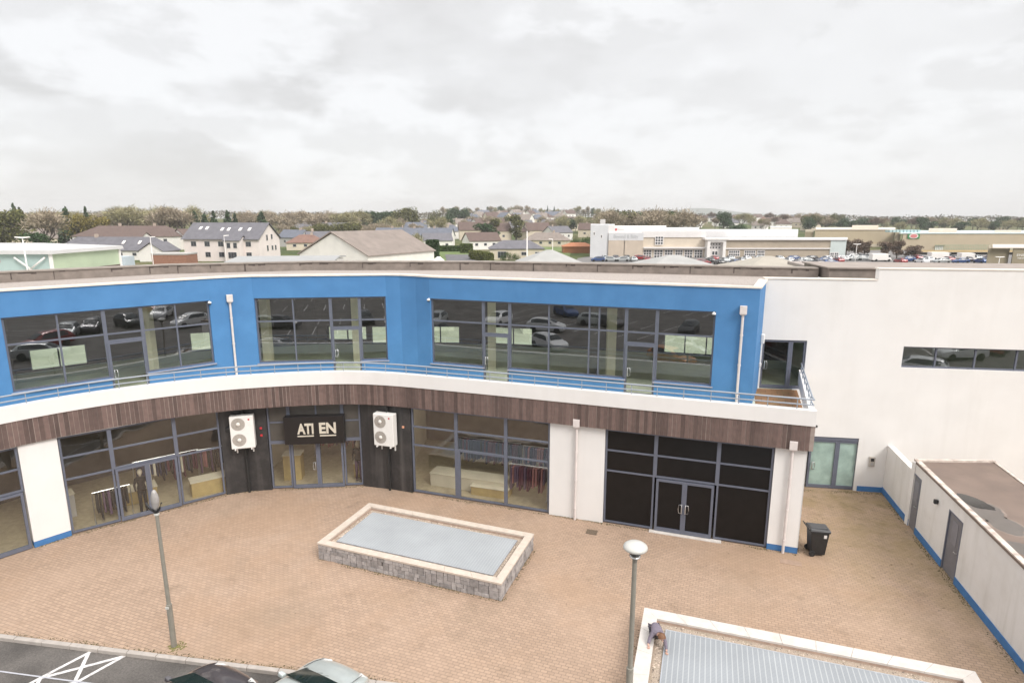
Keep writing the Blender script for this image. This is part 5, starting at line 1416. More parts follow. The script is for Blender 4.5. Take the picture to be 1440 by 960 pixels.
def house(name, label, cat, x, y, rz, w_, d_, he, hr, roof='gable', wm=None, rm=None, wins=(), chim=(), group=None, z0=None, lights=(), gable_wins=(), over=.35, detail=True):
    """ridge along local x; wins: (u, z, w, h) on the front (-y) side; gable_wins on the +x gable"""
    if z0 is None: z0 = terrain(x, y)
    z0 = max(z0, -.02)
    t = empty(name, (x, y, z0), rz); tag(t, label, cat, group)
    W_, D_ = w_ / 2, d_ / 2
    mb = MB(); dz = -1.5
    if roof == 'gable':
        prof = [(-D_, dz), (D_, dz), (D_, he), (0, hr - .12), (-D_, he)]
        vs = [(-W_, p[0], p[1]) for p in prof] + [(W_, p[0], p[1]) for p in prof]
        fs = [(4, 3, 2, 1, 0), (5, 6, 7, 8, 9)] + [(i, (i + 1) % 5, 5 + (i + 1) % 5, 5 + i) for i in range(5)]
        mb.add(vs, fs)
    else: mb.box(-W_, W_, -D_, D_, dz, he)
    loc(mb, 'wall', wm, t)
    mb = MB(); o = over; th = .16
    sl = (hr - he) / D_
    ze = he - o * sl + .06
    if roof == 'gable':
        for s_ in (-1, 1):
            a = [(-W_ - o, s_ * (D_ + o), ze), (W_ + o, s_ * (D_ + o), ze), (W_ + o, 0, hr + .06), (-W_ - o, 0, hr + .06)]
            if s_ > 0: a = [a[1], a[0], a[3], a[2]]
            mb.hexa(a[:4] and [(p[0], p[1], p[2]) for p in a] + [(p[0], p[1], p[2] + th) for p in a])
    elif roof == 'hip':
        k = min(D_, W_ * .9)
        b = [(-W_ - o, -D_ - o, ze), (W_ + o, -D_ - o, ze), (W_ + o, D_ + o, ze), (-W_ - o, D_ + o, ze)]
        r_ = [(-W_ + k, 0, hr), (W_ - k, 0, hr)]
        vs = b + r_ + [(p[0], p[1], p[2] - .14) for p in b]
        mb.add(vs, [(0, 1, 5, 4), (1, 2, 5), (2, 3, 4, 5), (3, 0, 4), (0, 6, 7, 1), (1, 7, 8, 2), (2, 8, 9, 3), (3, 9, 6, 0), (9, 8, 7, 6)])
    else: mb.box(-W_ - .1, W_ + .1, -D_ - .1, D_ + .1, he + .002, hr)
    rf_ = loc(mb, 'roof', rm, t)
    for (cu_, cv_, ch) in chim:
        zb = hr - abs(cv_) * sl - .5
        mb = MB(); mb.box(cu_ - .45, cu_ + .45, cv_ - .3, cv_ + .3, zb, hr + ch); c_ = loc(mb, 'chimney', STACK, rf_)
    for (u_, f_) in lights:   # rooflights on the front slope
        yy = -D_ * (1 - f_); zz = he + (hr - he) * f_ + .26
        mb = MB(); h_ = .55; sl_ = sl
        mb.hexa([(u_ - .4, yy - h_, zz - h_ * sl_), (u_ + .4, yy - h_, zz - h_ * sl_), (u_ + .4, yy + h_, zz + h_ * sl_), (u_ - .4, yy + h_, zz + h_ * sl_),
                 (u_ - .4, yy - h_, zz + .06 - h_ * sl_), (u_ + .4, yy - h_, zz + .06 - h_ * sl_), (u_ + .4, yy + h_, zz + .06 + h_ * sl_), (u_ - .4, yy + h_, zz + .06 + h_ * sl_)])
        loc(mb, 'rooflight', H_WHITE, rf_)
    def win(F, u_, z_, ww, hh):
        mb = MB(); F.box(mb, u_ - ww / 2, u_ + ww / 2, z_ - hh / 2, z_ + hh / 2, .01, .07); o_ = loc(mb, 'window', HFRAME, t)
        mb = MB(); n_ = max(1, round(ww / .9)); g = (ww - .12) / n_
        for k in range(n_): F.box(mb, u_ - ww / 2 + .08 + k * g, u_ - ww / 2 + .04 + (k + 1) * g, z_ - hh / 2 + .09, z_ + hh / 2 - .09, .071, .085)
        loc(mb, 'pane', HWIN, o_)
    Ff = Facet((-W_, -D_), (W_, -D_)); Fg = Facet((W_, -D_), (W_, D_))
    for (u_, z_, ww, hh) in wins: win(Ff, u_ + W_, z_, ww, hh)
    for (u_, z_, ww, hh) in gable_wins: win(Fg, u_ + D_, z_, ww, hh)
    return t
def row_w(n, W_, z_, ww, hh): return [(-W_ / 2 + W_ * (k + .5) / n, z_, ww, hh) for k in range(n)]

# 1 pale hall at far left
Y = 84
t = empty('market_hall', (atx(-10, Y), Y, 0)); tag(t, 'low hall with pale roof, teal front and green side, at the far left edge', 'building')
TEAL = mat('teal_translucent_sheet', (0.42, 0.53, 0.51), .3, .08, .3); GREENSHEET = mat('green_translucent_sheet', (0.44, 0.52, 0.37), .35, .12, .35)
x0, x1 = atx(-90, Y), atx(77, Y)
zt = zy(357.5, Y); DH = 14.7
def wbox(name, x0, x1, y0, y1, z0, z1, m, par, skew=False, **k):
    mb = MB()
    if skew:      # footprint sheared along the view rays, so side walls fall edge-on to the camera
        q = (y1 * .98 + 1.5) / (y0 * .98 + 1.5); mb.prism([(x0, y0), (x1, y0), (x1 * q, y1), (x0 * q, y1)], z0, z1)
    else: mb.box(x0, x1, y0, y1, z0, z1)
    return mb.build(name, m, par, **k)
wbox('front_wall', x0, x1 - .02, Y, Y + .3, 0, zt, TEAL, t); wbox('side_wall', x1 - .3, x1, Y + .02, Y + DH, 0, zt, GREENSHEET, t)
wbox('skirting_rail', x1 + .005, x1 + .06, Y + .1, Y + DH - .3, zy(377, 93), zy(375, 93), BROWNROOF, t)
mb = MB(); ze = zt + .02; zr = zy(341.5, Y + 7)
mb.add([(x0 - .5, Y - .6, ze), (x1 + .5, Y - .6, ze), (x1 + .5, Y + DH + .4, ze), (x0 - .5, Y + DH + .4, ze), (x0, Y - .5, ze + .5), (x1 + .4, Y - .5, ze + .5), (x1 + .4, Y + DH + .3, ze + .5), (x0, Y + DH + .3, ze + .5), (x0, Y + 7, zr), (x1 - 6.5, Y + 7, zr)],
       [(3, 2, 1, 0), (0, 1, 5, 4), (1, 2, 6, 5), (2, 3, 7, 6), (3, 0, 4, 7), (4, 5, 9, 8), (5, 6, 9), (6, 7, 8, 9), (7, 4, 8)])
mb.build('roof', mat('pale_hall_roof', (0.52, 0.51, 0.50), .6, .05, .6), t)
wbox('corner_post', x1 - .25, x1 + .15, Y - .25, Y - .01, 0, zt, H_WHITE, t); wbox('corner_post', x1 + .01, x1 + .2, Y + DH - .35, Y + DH, 0, zt, H_WHITE, t)
mb = MB(); xm = atx(49, Y)
for s_ in (-1, 1): mb.tube([(xm, Y - .5, zy(378, Y)), (xm + s_ * 2.1, Y - .4, zy(362, Y))], .13, 8)
mb.tube([(xm, Y - .5, 0), (xm, Y - .5, zy(378, Y))], .18, 8); mb.build('branching_prop', H_WHITE, t, smooth=True)
mb = MB(); mb.box(x0 + 2, atx(4, Y), Y - .06, Y - .01, zy(369, Y), zy(365, Y)); mb.build('red_mark', RED, t)
wbox('grey_kiosk', atx(153, 118), atx(176, 118), 118, 121, 0, zy(361, 118), mat('kiosk_blue_grey', (0.44, 0.50, 0.54), .5, .06, 2), None)
bpy.data.objects['grey_kiosk'].name = 'kiosk'; tag(bpy.data.objects['kiosk'], 'small blue grey kiosk just beyond the green side of the pale hall', 'kiosk')

def mast(name, label, px, Y, ytop, heads, group, cat='street lamp', r=.09, z0=0):
    x = atx(px, Y); t = empty(name, (x, Y, z0)); tag(t, label, cat, group); zt_ = zy(ytop, Y)
    mb = MB(); mb.tube([(x, Y, z0), (x, Y, zt_)], [r, r * .6], 8); mb.build('post', H_WHITE, t, smooth=True)
    if heads:
        mb = MB()
        for s_ in heads: mb.hexa([(x, Y - .16, zt_ - .02), (x + s_ * .95, Y - .16, zt_ + .10), (x + s_ * .95, Y + .16, zt_ + .10), (x, Y + .16, zt_ - .02), (x, Y - .10, zt_ + .16), (x + s_ * .9, Y - .1, zt_ + .2), (x + s_ * .9, Y + .1, zt_ + .2), (x, Y + .1, zt_ + .16)] if s_ > 0 else
                               [(x + s_ * .95, Y - .16, zt_ + .10), (x, Y - .16, zt_ - .02), (x, Y + .16, zt_ - .02), (x + s_ * .95, Y + .16, zt_ + .10), (x + s_ * .9, Y - .1, zt_ + .2), (x, Y - .1, zt_ + .16), (x, Y + .1, zt_ + .16), (x + s_ * .9, Y + .1, zt_ + .2)])
        mb.build('lamp_head', H_WHITE, t)
mast('street_lamp', 'white double headed mast lamp before the teal glass hall', 41, 80, 335, (-1, 1), 'mast lamps in the town', r=.12)
mast('street_lamp', 'thin white mast lamp before the slate roofed bungalow row', 215, 120, 334, (1,), 'mast lamps in the town')
mast('street_lamp', 'thin white mast lamp before the pale pink two storey block', 318, 120, 332, (1,), 'mast lamps in the town', r=.06)
mast('street_lamp', 'thin grey post standing in the lawn beside the dark hedge block', 588, 120, 336, (), 'mast lamps in the town', r=.08)
mast('street_lamp', 'white mast rising in front of the low dark roofed bungalow', 741, 110, 325, (), 'mast lamps in the town', r=.13)
mast('street_lamp', 'thin lamp by the lawn left of the orange roofed hut', 777, 140, 337, (-1,), 'mast lamps in the town')
mast('street_lamp', 'white mast lamp in the car park beside the bare trees', 1204, 150, 344, (-1, 1), 'mast lamps in the town')

# 2-4 the left hand houses
Y = 180; x = atx(152, Y)
house('bungalow', 'long white bungalow row with grey slate roof behind the teal and green hall', 'house', x, Y + 4, R(-4), 33, 9, 3.0, 6.6, 'hip', H_WHITE, SLATE, row_w(7, 30, 1.7, 1.3, 1.0), [(-6, 0, .8)], lights=((4, .5), (9, .5)))
house('gabled_wing', 'white gabled wing standing before the long slate bungalow row', 'house', atx(112, 172), 173, R(86), 9, 8.5, 2.6, 5.2, 'gable', H_WHITE, SLATE, [], [])
house('gabled_wing', 'right end gabled white wing of the slate roofed row beside the brick shed', 'house', atx(218, 174), 176, R(88), 8, 7, 2.9, 5.2, 'gable', H_WHITE, SLATE, [], [])
house('brick_shed', 'low brick shed with pale flat roof left of the pale pink block', 'shed', atx(236, 160), 163, R(0), 9, 6, 2.6, 3.0, 'flat', H_BRICK, H_GREY)
Y = 235
house('long_house', 'long building with dark brown hipped roof and white front behind the bungalow row', 'house', atx(175, Y), Y + 6, R(-3), 40, 13, 5.4, 9.2, 'hip', H_WHITE, BROWNROOF, row_w(9, 38, 3.8, 1.5, 1.3), [(-5, 0, 1.0), (9, 0, 1.0)])
house('gabled_wing', 'white fronted wing with low brown roof before the long brown roofed building', 'house', atx(172, 224), 228, R(2), 13, 6, 5.3, 6.8, 'gable', H_WHITE, BROWNROOF, row_w(3, 12, 3.9, 1.8, 1.0))
Y = 172
bx = atx(312, Y)
house('office_block', 'large pale pink two storey block with slate roof and six rooflights', 'building', bx, Y + 7, R(-8), 23.0, 11.5, 6.4, 10.6, 'gable', H_PINK, SLATE,
      row_w(5, 21, 4.9, 1.7, 1.5) + row_w(5, 21, 1.9, 1.7, 1.5), [], lights=((-8.2, .62), (-6.2, .62), (-1.2, .55), (.8, .55), (4.4, .55), (7.2, .55)), gable_wins=[(-1.2, 6.6, .9, 1.7), (1.4, 6.8, .9, 1.5), (-1.2, 3.6, .9, 1.7), (3.2, 3.6, .9, 1.5), (1.4, 3.6, 1.0, 1.4)], over=.5)
house('porch_block', 'small slate roofed projecting bay on the front of the pale pink block', 'building', bx + 3.9, Y + .1, R(-8), 4.6, 3.6, 6.0, 7.2, 'gable', H_PINK, SLATE, [(-1, 4.6, 1.2, 1.6), (1, 4.6, 1.2, 1.6), (0, 1.9, 2.6, 1.8)])
# 7 warehouse
Y = 88
house('warehouse', 'cream gabled warehouse with long brown sheet roof close behind the shop roof', 'warehouse', atx(516, 97), 99.5, R(63), 17, 13.6, 6.6, 9.9, 'gable', mat('cream_sheet_cladding', (0.70, 0.675, 0.62), .7, .07, .8, stain=.2, stain_c=(.45, .42, .36)), TANROOF, over=.25)
house('lean_to', 'pale low sheet roof beside the cream warehouse', 'shed', atx(402, 70), 72, R(8), 11, 10, zy(371, 66), zy(362, 72), 'gable', H_WHITE, mat('pale_sheet_roof', (0.33, 0.33, 0.325), .6, .06, 1), over=.3)
# near pale pyramid roofs
PALE = mat('pale_membrane_roof', (0.34, 0.335, 0.32), .6, .08, .8, stain=.25, stain_c=(.5, .48, .45)); PALE2 = mat('cream_membrane_roof', (0.36, 0.325, 0.27), .6, .05, .8, stain=.25, stain_c=(.5, .45, .38))
for (px, py, pw, m_, lab) in ((772, 351, 84, PALE, 'pale low pyramid roof in front of the dark roofed bungalow'), (945, 358, 118, PALE, 'pale low pyramid roof before the stone fronted store'), (1075, 359.5, 112, PALE2, 'cream low pyramid roof before the long tan fronted wing of the store'), (618, 360.5, 40, H_WHITE, 'small white pyramid roof beside the garden tarmac')):
    Y = 66; w_ = pw / 848 * Y * .98; house('pavilion', lab, 'pavilion', atx(px, Y), Y, R(6), w_, w_ * .9, zy(py + 17, Y), zy(py, Y), 'hip', H_WHITE, m_, over=.2)

# middle houses, each placed by its own distance
Y = 262
house('cottage', 'white house with brown roof and blank gable beside the dark roofed bungalow', 'house', atx(676, 240), 244, R(24), 13, 9, 3.4, 6.4, 'gable', H_WHITE, BROWNROOF, row_w(3, 11, 2, 1.3, 1.1), [], gable_wins=[(0, 2.2, 1.1, 1.1)])
house('bungalow', 'low cream bungalow with nearly black slate roof and brown garage door', 'house', atx(726, 180), 184, R(4), 16, 8, 3.4, 5.6, 'hip', H_CREAM, SLATE, [(-4.5, 1.5, 2.6, 2.0), (2, 1.8, 1.6, 1.1), (6, 1.8, 1.4, 1.1)], [])
house('terrace', 'long white terrace with blue grey slate roof behind the warehouse', 'house', atx(580, 262), 268, R(-8), 34, 8, 4.6, 7.8, 'gable', H_WHITE, SLATE2, row_w(7, 32, 3.3, 1.3, 1.2), [(-10, 0, 1), (0, 0, 1), (9, 0, 1)])
house('cottage', 'white house with dark roof at the right end of the white terrace', 'house', atx(612, 235), 240, R(15), 11, 8, 3.6, 6.2, 'gable', H_WHITE, SLATE, row_w(3, 10, 2, 1.2, 1.1), [])
house('hut', 'orange roofed low hut left of the grey store tower', 'hut', atx(814, 215), 218, R(0), 11, 6, 2.4, 3.6, 'hip', mat('hut_timber', (0.30, 0.12, 0.05), .8, .1, 2), mat('hut_roof', (0.40, 0.16, 0.075), .8, .1, 2))
house('cottage', 'white gabled house with grey roof on the slope left of the grey store tower', 'house', atx(785, 330), 334, R(38), 14, 9, 4.2, 7.4, 'gable', H_WHITE, SLATE, row_w(3, 12, 2.4, 1.3, 1.2), [(-4, 0, 1)], gable_wins=[(0, 3, 1.1, 1.2)])
house('bungalow', 'wide grey brown roofed bungalow below the white gabled house', 'house', atx(770, 262), 266, R(-12), 19, 9, 3.0, 6.0, 'hip', H_CREAM, TANROOF, row_w(4, 16, 1.8, 1.3, 1.1), [(3, 0, .9)])
house('cottage', 'white house with steep slate roof and round gable window above the warehouse', 'house', atx(466, 330), 335, R(30), 15, 9, 5.0, 9.0, 'gable', H_WHITE, SLATE, [], [(-4, 0, 1)], gable_wins=[(0, 5.4, 1.6, 1.6)])
house('cottage', 'low house with red brown roof between the pale pink block and the warehouse', 'house', atx(425, 235), 240, R(12), 14, 9, 3.0, 5.8, 'hip', H_CREAM, REDROOF, row_w(3, 12, 1.8, 1.3, 1.1), [(2, 0, .8)])
house('cottage', 'grey slate roofed house touching the right end of the pale pink block', 'house', atx(408, 260), 266, R(-18), 11, 8, 4.0, 7.0, 'gable', H_GREY, SLATE2, row_w(2, 9, 2.4, 1.2, 1.1), [(3, 0, .9)])
house('cottage', 'pink house with dark slate roof and brown chimney left of the warehouse gable', 'house', atx(448, 250), 254, R(24), 12, 8, 3.6, 6.6, 'gable', H_PINK, SLATE, row_w(2, 9, 2.2, 1.2, 1.1), [(-3.5, 0, 1.4)])
house('cottage', 'cream house with tan roof half hidden by trees at the far left', 'house', atx(38, 250), 255, R(30), 15, 9, 4.0, 7.6, 'gable', H_CREAM, TANROOF, row_w(3, 12, 2.4, 1.3, 1.2), [(3, 0, .9)], gable_wins=[(0, 3, 1.2, 1.4)])
house('cottage', 'white house with pitched roof between the bare tree and the conifers at left', 'house', atx(78, 300), 304, R(20), 12, 8, 4.4, 7.8, 'gable', H_WHITE, SLATE, row_w(2, 9, 2.4, 1.2, 1.1), [])
house('cottage', 'white gabled house just left of the pale pink block', 'house', atx(258, 240), 245, R(70), 11, 9, 4.2, 7.8, 'gable', H_WHITE, BROWNROOF, [], [(3, 0, 1.2)], gable_wins=[(0, 3, 1.2, 1.4)])
# houses on the slopes
rnd = random.Random(21)
def slope_houses(n, p0, p1, y0, y1, grp, wms, rms, lab):
    for i in range(n):
        px = p0 + (p1 - p0) * (i + rnd.random()) / n; Y = y0 + (y1 - y0) * rnd.random(); x = atx(px, Y)
        wm = rnd.choice(wms); rm = rnd.choice(rms); s_ = rnd.uniform(.9, 1.25)
        house('hillside_house', lab, 'house', x, Y, R(rnd.choice((-1, 1)) * rnd.uniform(5, 55)), 11 * s_, 8 * s_, 4.3 * s_, 7.6 * s_, rnd.choice(('gable', 'gable', 'hip')), wm, rm, row_w(2, 8, 2.4, 1.4, 1.3), [(rnd.uniform(-3, 3), 0, .9)] if rnd.random() < .5 else [], group=grp)
slope_houses(16, 545, 700, 330, 470, 'houses on the near slope behind the terrace', [H_WHITE, H_WHITE, H_CREAM, H_GREY], [SLATE, BROWNROOF, TANROOF, SLATE2], 'small detached house on the slope between the warehouse roof and the dark cypress')
slope_houses(30, 640, 800, 500, 700, 'houses high on the central hill', [H_WHITE, H_WHITE, H_WHITE, H_CREAM], [TANROOF, BROWNROOF, SLATE2], 'tiny pale house high on the central hill below the skyline trees')
slope_houses(10, 700, 832, 340, 480, 'houses left of the grey store tower', [H_WHITE, H_CREAM], [SLATE, TANROOF, BROWNROOF], 'small detached house among trees left of the grey store tower')
slope_houses(36, 945, 1185, 480, 820, 'houses beyond the store roof', [H_WHITE, H_CREAM, H_WHITE, H_WHITE], [TANROOF, BROWNROOF, REDROOF, SLATE], 'tiny house among bare trees beyond the store roof')
slope_houses(8, 395, 545, 340, 460, 'houses between the pale pink block and the tree belt', [H_WHITE, H_CREAM, H_PINK], [SLATE, BROWNROOF, SLATE2], 'small house among trees beyond the pale pink block')

# lawn and drive of the garden
mb = MB()
def patch(name, pts, z, m_, lab, cat):
    mb = MB(); vs = [(atx(px, Y, 0), Y, terrain(0, Y) + z) for px, Y in pts]; mb.add(vs, [tuple(range(len(vs)))]); o = mb.build(name, m_); tag(o, lab, cat, kind='structure'); return o
LAWN = mat('lawn', (0.12, 0.165, 0.05), 1, .25, .25, stain=.3, stain_c=(.16, .17, .07), stain_scale=.1)
patch('garden_lawn', [(575, 128), (690, 128), (664, 262), (560, 262)], .06, LAWN, 'mown green lawn of the garden behind the shop roof', 'lawn')
patch('grass_verge', [(745, 170), (800, 170), (805, 300), (745, 300)], .06, LAWN, 'green verge left of the grey store tower', 'grass')
patch('garden_drive', [(630, 150), (690, 150), (668, 205), (626, 205)], .10, mat('drive_tarmac', (0.12, 0.115, 0.12), .9, .1, .5), 'grey tarmac drive in the garden', 'drive')
patch('retail_car_park', [(805, 122), (1480, 122), (1480, 262), (835, 200), (812, 186)], .05, mat('far_asphalt', (0.17, 0.16, 0.155), .95, .15, .3), 'asphalt car park before the store', 'car park')
patch('grass_bank', [(1290, 205), (1470, 205), (1470, 218), (1290, 218)], .9, mat('dry_bank', (0.30, 0.21, 0.085), 1, .2, .3), 'dry yellow grass bank before the tan warehouse', 'grass bank')

# 10 the store
Y = 190; zt = 0
t = empty('retail_store', (atx(940, Y), Y, 0)); tag(t, 'long pale retail store with grey tower, stone panels, many small panes and white entrance portal', 'store')
CLAD = mat('pale_grey_cladding', (0.60, 0.60, 0.61), .6, .04, .4); CLADW = mat('white_cladding', (0.72, 0.69, 0.67), .6, .04, .4); PANEL = mat('stone_cladding_panel', (0.53, 0.445, 0.36), .8, .08, .35); PANELD = mat('tan_stone_band', (0.40, 0.335, 0.26), .8, .08, .35); CREAMW = mat('cream_store_wall', (0.60, 0.52, 0.42), .8, .06, .3)
X = lambda px: atx(px, Y, 4)
Z = lambda py: zy(py, Y)
wbox('tower', X(830), X(855), Y, Y + 26, 0, Z(316), CLAD, t, skew=True); wbox('tower_top', X(855) + .01, X(864), Y + .5, Y + 26, 0, Z(316) - .05, CLADW, t, skew=True)
wbox('plant_housing', X(856), X(864), Y + 20, Y + 24, Z(316) - .04, Z(316) + 1.6, H_GREY, t, skew=True)
wbox('upper_wall', X(864) + .01, X(938), Y + 2, Y + 40, 0, Z(319.5), CLADW, t, skew=True)
wbox('upper_wall', X(938) + .01, X(985), Y + 2.4, Y + 40, 0, Z(322.5), CLADW, t, skew=True)
wbox('rear_hall', X(985) + .01, X(1146), Y + 12, Y + 46, 0, zy(325, Y + 12), mat('rear_hall_cladding', (0.66, 0.655, 0.655), .6, .04, .3), t, skew=True)
sb = wbox('sign_band', X(855) + .02, X(904), Y - .4, Y + 1.9, Z(338), Z(327.5), CLAD, t, skew=True)
wbox('stone_panel', X(855) + .03, X(877), Y - .5, Y + 1.8, 0, Z(338.2), PANEL, t, skew=True); wbox('stone_panel', X(878), X(903.8), Y - .5, Y + 1.8, 0, Z(338.2), PANEL, t, skew=True)
wbox('front_wall', X(904) + .02, X(992), Y + .6, Y + 1.95, 0, Z(334), CREAMW, t, skew=True)
wbox('front_cladding', X(904) + .03, X(992) - .01, Y + .3, Y + 1.95, Z(334) + .02, Z(325.5), CLADW, t, skew=True)
wbox('canopy', X(904) + .1, X(994), Y - .6, Y + .55, Z(349.5), Z(347.5), CLADW, t, skew=True)
Fs = Facet((X(830), Y), (X(1187), Y)); us = lambda px: X(px) - X(830)
def panes(px0, px1, py0, py1, nx_, ny_, out=.0, oy=0):
    mb = MB(); Fo = Facet((X(830), Y + oy), (X(1187), Y + oy))
    wdt = (us(px1) - us(px0)) / nx_; hgt = (Z(py0) - Z(py1)) / ny_
    Fo.box(mb, us(px0) - .1, us(px1) + .1, Z(py1) - .1, Z(py0) + .1, .0, .05); o = mb.build('window', CLADW, t)
    g = MB()
    for i in range(nx_):
        for j in range(ny_): Fo.box(g, us(px0) + wdt * (i + .14), us(px0) + wdt * (i + .86), Z(py1) + hgt * (j + .14), Z(py1) + hgt * (j + .86), .051, .07)
    g.build('pane', HWIN, o)
panes(921.5, 932.5, 332.5, 344, 3, 3, oy=.29)
for (a_, b_) in ((906, 917), (921, 933), (936, 947), (951, 961), (964, 975), (978, 989)): panes(a_, b_, 351.5, 362.5, 3, 3, oy=.59)
for (a_, b_) in ((834.2, 836), (844.5, 846.3)): panes(a_, b_, 326 if a_ < 840 else 330, 331 if a_ < 840 else 335, 1, 1, oy=-.01)
ptl = MB(); 
for (a_, b_, c_, d_) in ((992, 996, 0, Z(337)), (1014, 1018, 0, Z(337)), (996.02, 1013.98, Z(340), Z(337))): ptl.box(X(a_), X(b_), Y - 2, Y + 1, c_, d_)
ptl.box(X(988), X(1022), Y - 2.4, Y + 2.2, Z(337) + .01, Z(334.5)); ptl.build('entrance_portal', H_WHITE, t)
wbox('portal_wall', X(996), X(1014), Y - .5, Y + 1.5, 0, Z(340) - .01, CLADW, t, skew=True)
for k in range(4): panes(997 + k * 4.1, 1000 + k * 4.1, 342, 344.5, 1, 1, oy=-.52); panes(997 + k * 4.1, 1000 + k * 4.1, 346.5, 349.5, 1, 1, oy=-.52)
panes(1001, 1009, 352.5, 359, 2, 1, oy=-.52)
wbox('wing_wall', X(1018) + .02, X(1165), Y - 1, Y + 11, 0, Z(337.5) - .01, PANELD, t, skew=True)
wbox('wing_roof_edge', X(1018) + .02, X(1187), Y - 1.6, Y + 11.5, Z(337.5), Z(335.5), CLADW, t, skew=True); wbox('wing_band', X(1018) + .02, X(1165), Y - 1.4, Y - 1.002, Z(350), Z(348.4), CLADW, t, skew=True)
wbox('wing_end', X(1165) + .02, X(1187), Y - 1.2, Y + 11, 0, Z(337.5) - .012, mat('pale_green_glazing', (0.56, 0.62, 0.60), .4, .05, .4), t, skew=True)
for (a_, b_) in ((1024, 1039), (1046, 1061), (1064, 1074)): panes(a_, b_, 352, 360, 5, 2, oy=-1.02)
for (a_, b_) in ((1166, 1171), (1172, 1177)): panes(a_, b_, 355, 362, 2, 2, oy=-1.22)
add_text('Beyond & Baby', Facet((X(855), Y - .4), (X(904), Y - .4)), (X(904) - X(855)) / 2, Z(335), 1.15, .02, mat('faint_sign_grey', (0.40, 0.41, 0.41), .6), t, wmax=7.6)
mb = MB(); mb.box(X(866), X(868.2), Y + 1.9, Y + 1.99, Z(324.5), Z(321.5)); mb.build('logo_mark', RED, t)
add_text('Store', Facet((X(869), Y + 2), (X(880), Y + 2)), 1.0, Z(324.3), .5, .02, H_GREY, t, wmax=2.0)

# 11 tan warehouses at right
TANW = mat('tan_sheet_wall', (0.45, 0.375, 0.265), .75, .05, .25); TAND = mat('dark_tan_wall', (0.27, 0.228, 0.155), .75, .05, .3); TANL = mat('light_tan_parapet', (0.62, 0.545, 0.46), .75, .05, .3)
Y = 262; X = lambda px: atx(px, Y, 6); Z = lambda py: zy(py, Y)
t = empty('distribution_warehouse', (X(1210), Y, 0)); tag(t, 'tan warehouse behind the bare trees with pale base wall, left of the signed warehouse', 'warehouse')
wbox('wall', X(1146), X(1258), Y, Y + 60, 0, Z(323.5), TANW, t, skew=True); wbox('recess', X(1134), X(1146) - .02, Y + 1, Y + 60, 0, Z(326), TAND, t, skew=True); wbox('base_wall', X(1215), X(1256), Y - .6, Y - .02, 0, Z(343), H_CREAM, t, skew=True)
wbox('parapet_strip', X(1146), X(1258), Y - .3, Y + 60, Z(323.5) + .01, Z(322.5), TANL, t, skew=True); wbox('roof_box', X(1212), X(1250), Y + 8, Y + 20, Z(322.5) + .02, Z(317.5), TANL, t, skew=True)
wbox('gable_block', X(1124), X(1158), Y + 30, Y + 50, 0, zy(319, Y + 30), H_WHITE, t, skew=True)
Y = 236
t = empty('signed_warehouse', (X(1350), Y, 0)); tag(t, 'long tan warehouse with green sign holding a red oval, at the right edge', 'warehouse')
wbox('wall', X(1270), X(1500), Y, Y + 50, 0, Z(328.8), TANW, t, skew=True)
wbox('side_wall', X(1262), X(1270) - .02, Y + 1.5, Y + 50, 0, Z(327.5), TAND, t, skew=True); wbox('parapet_strip', X(1264), X(1500), Y - .25, Y + 50, Z(328.8) + .01, Z(327.6), mat('pale_blue_edge', (0.52, 0.60, 0.60), .6, .05, .5), t, skew=True)
wbox('roof_box', X(1325), X(1366), Y + 8, Y + 20, Z(327.6) + .02, Z(322.3), TANL, t, skew=True); wbox('roof_box', X(1421), X(1460), Y + 8, Y + 20, Z(327.6) + .02, Z(325), TANL, t, skew=True)
mb = MB()
for k in range(9): mb.box(X(1273 + k * 5.2), X(1276.5 + k * 5.2), Y + 10, Y + 13, Z(327.6) + .02, zy(323.4, Y + 10))
mb.build('roof_glazing', mat('roof_glazing_teal', (0.42, 0.56, 0.57), .3, .1, 1), t)
SGN = mat('sign_green', (0.03, 0.20, 0.06), .5, .05, 2); 
sgn = wbox('sign_panel', X(1276), X(1293), Y - .3, Y - .02, Z(335.6), Z(328.9), SGN, t, skew=True)
def oval(name, px, py, rx, ry, off_, m_, par):
    mb = MB(); c_ = (X(px), Y - off_, Z(py)); vs = [(c_[0] + rx * math.cos(a * math.pi / 14), c_[1], c_[2] + ry * math.sin(a * math.pi / 14)) for a in range(28)]
    vs2 = [(v[0], v[1] + .05, v[2]) for v in vs]; mb.add(vs + vs2, [tuple(range(28)), tuple(range(55, 27, -1))] + [(i, (i + 1) % 28, 28 + (i + 1) % 28, 28 + i) for i in range(28)]); mb.build(name, m_, par)
oval('sign_border', 1284.4, 332, 1.75, .92, .36, H_WHITE, sgn); oval('sign_oval', 1284.4, 331.9, 1.35, .72, .42, mat('sign_red', (0.60, 0.20, 0.20), .5, .05, 2), sgn)
wbox('loading_door', X(1317), X(1328), Y - .2, Y - .02, 0, Z(345.5), H_WHITE, t, skew=True); wbox('door_canopy', X(1316), X(1329), Y - .9, Y - .02, Z(345.4), Z(344.4), TAND, t, skew=True)
t = empty('fence', (X(1350), 226, 0)); tag(t, 'pale green mesh fence along the foot of the tan warehouse', 'fence')
mb = MB()
for k in range(60):
    xx = X(1292) + k * .62; mb.box(xx, xx + .12, 226, 226.06, 0, 2.5)
mb.box(X(1292), X(1292) + 37, 225.94, 225.99, 2.2, 2.3); mb.box(X(1292), X(1292) + 37, 225.94, 225.99, 1.0, 1.1); mb.build('palings', mat('fence_green', (0.25, 0.34, 0.22), .7, .1, 2), t)
Y = 140; X2 = lambda px: atx(px, 140, 6)
t = empty('signed_unit', (X2(1430), Y, 0)); tag(t, 'dark tan unit with cropped white lettering at the right edge', 'building')
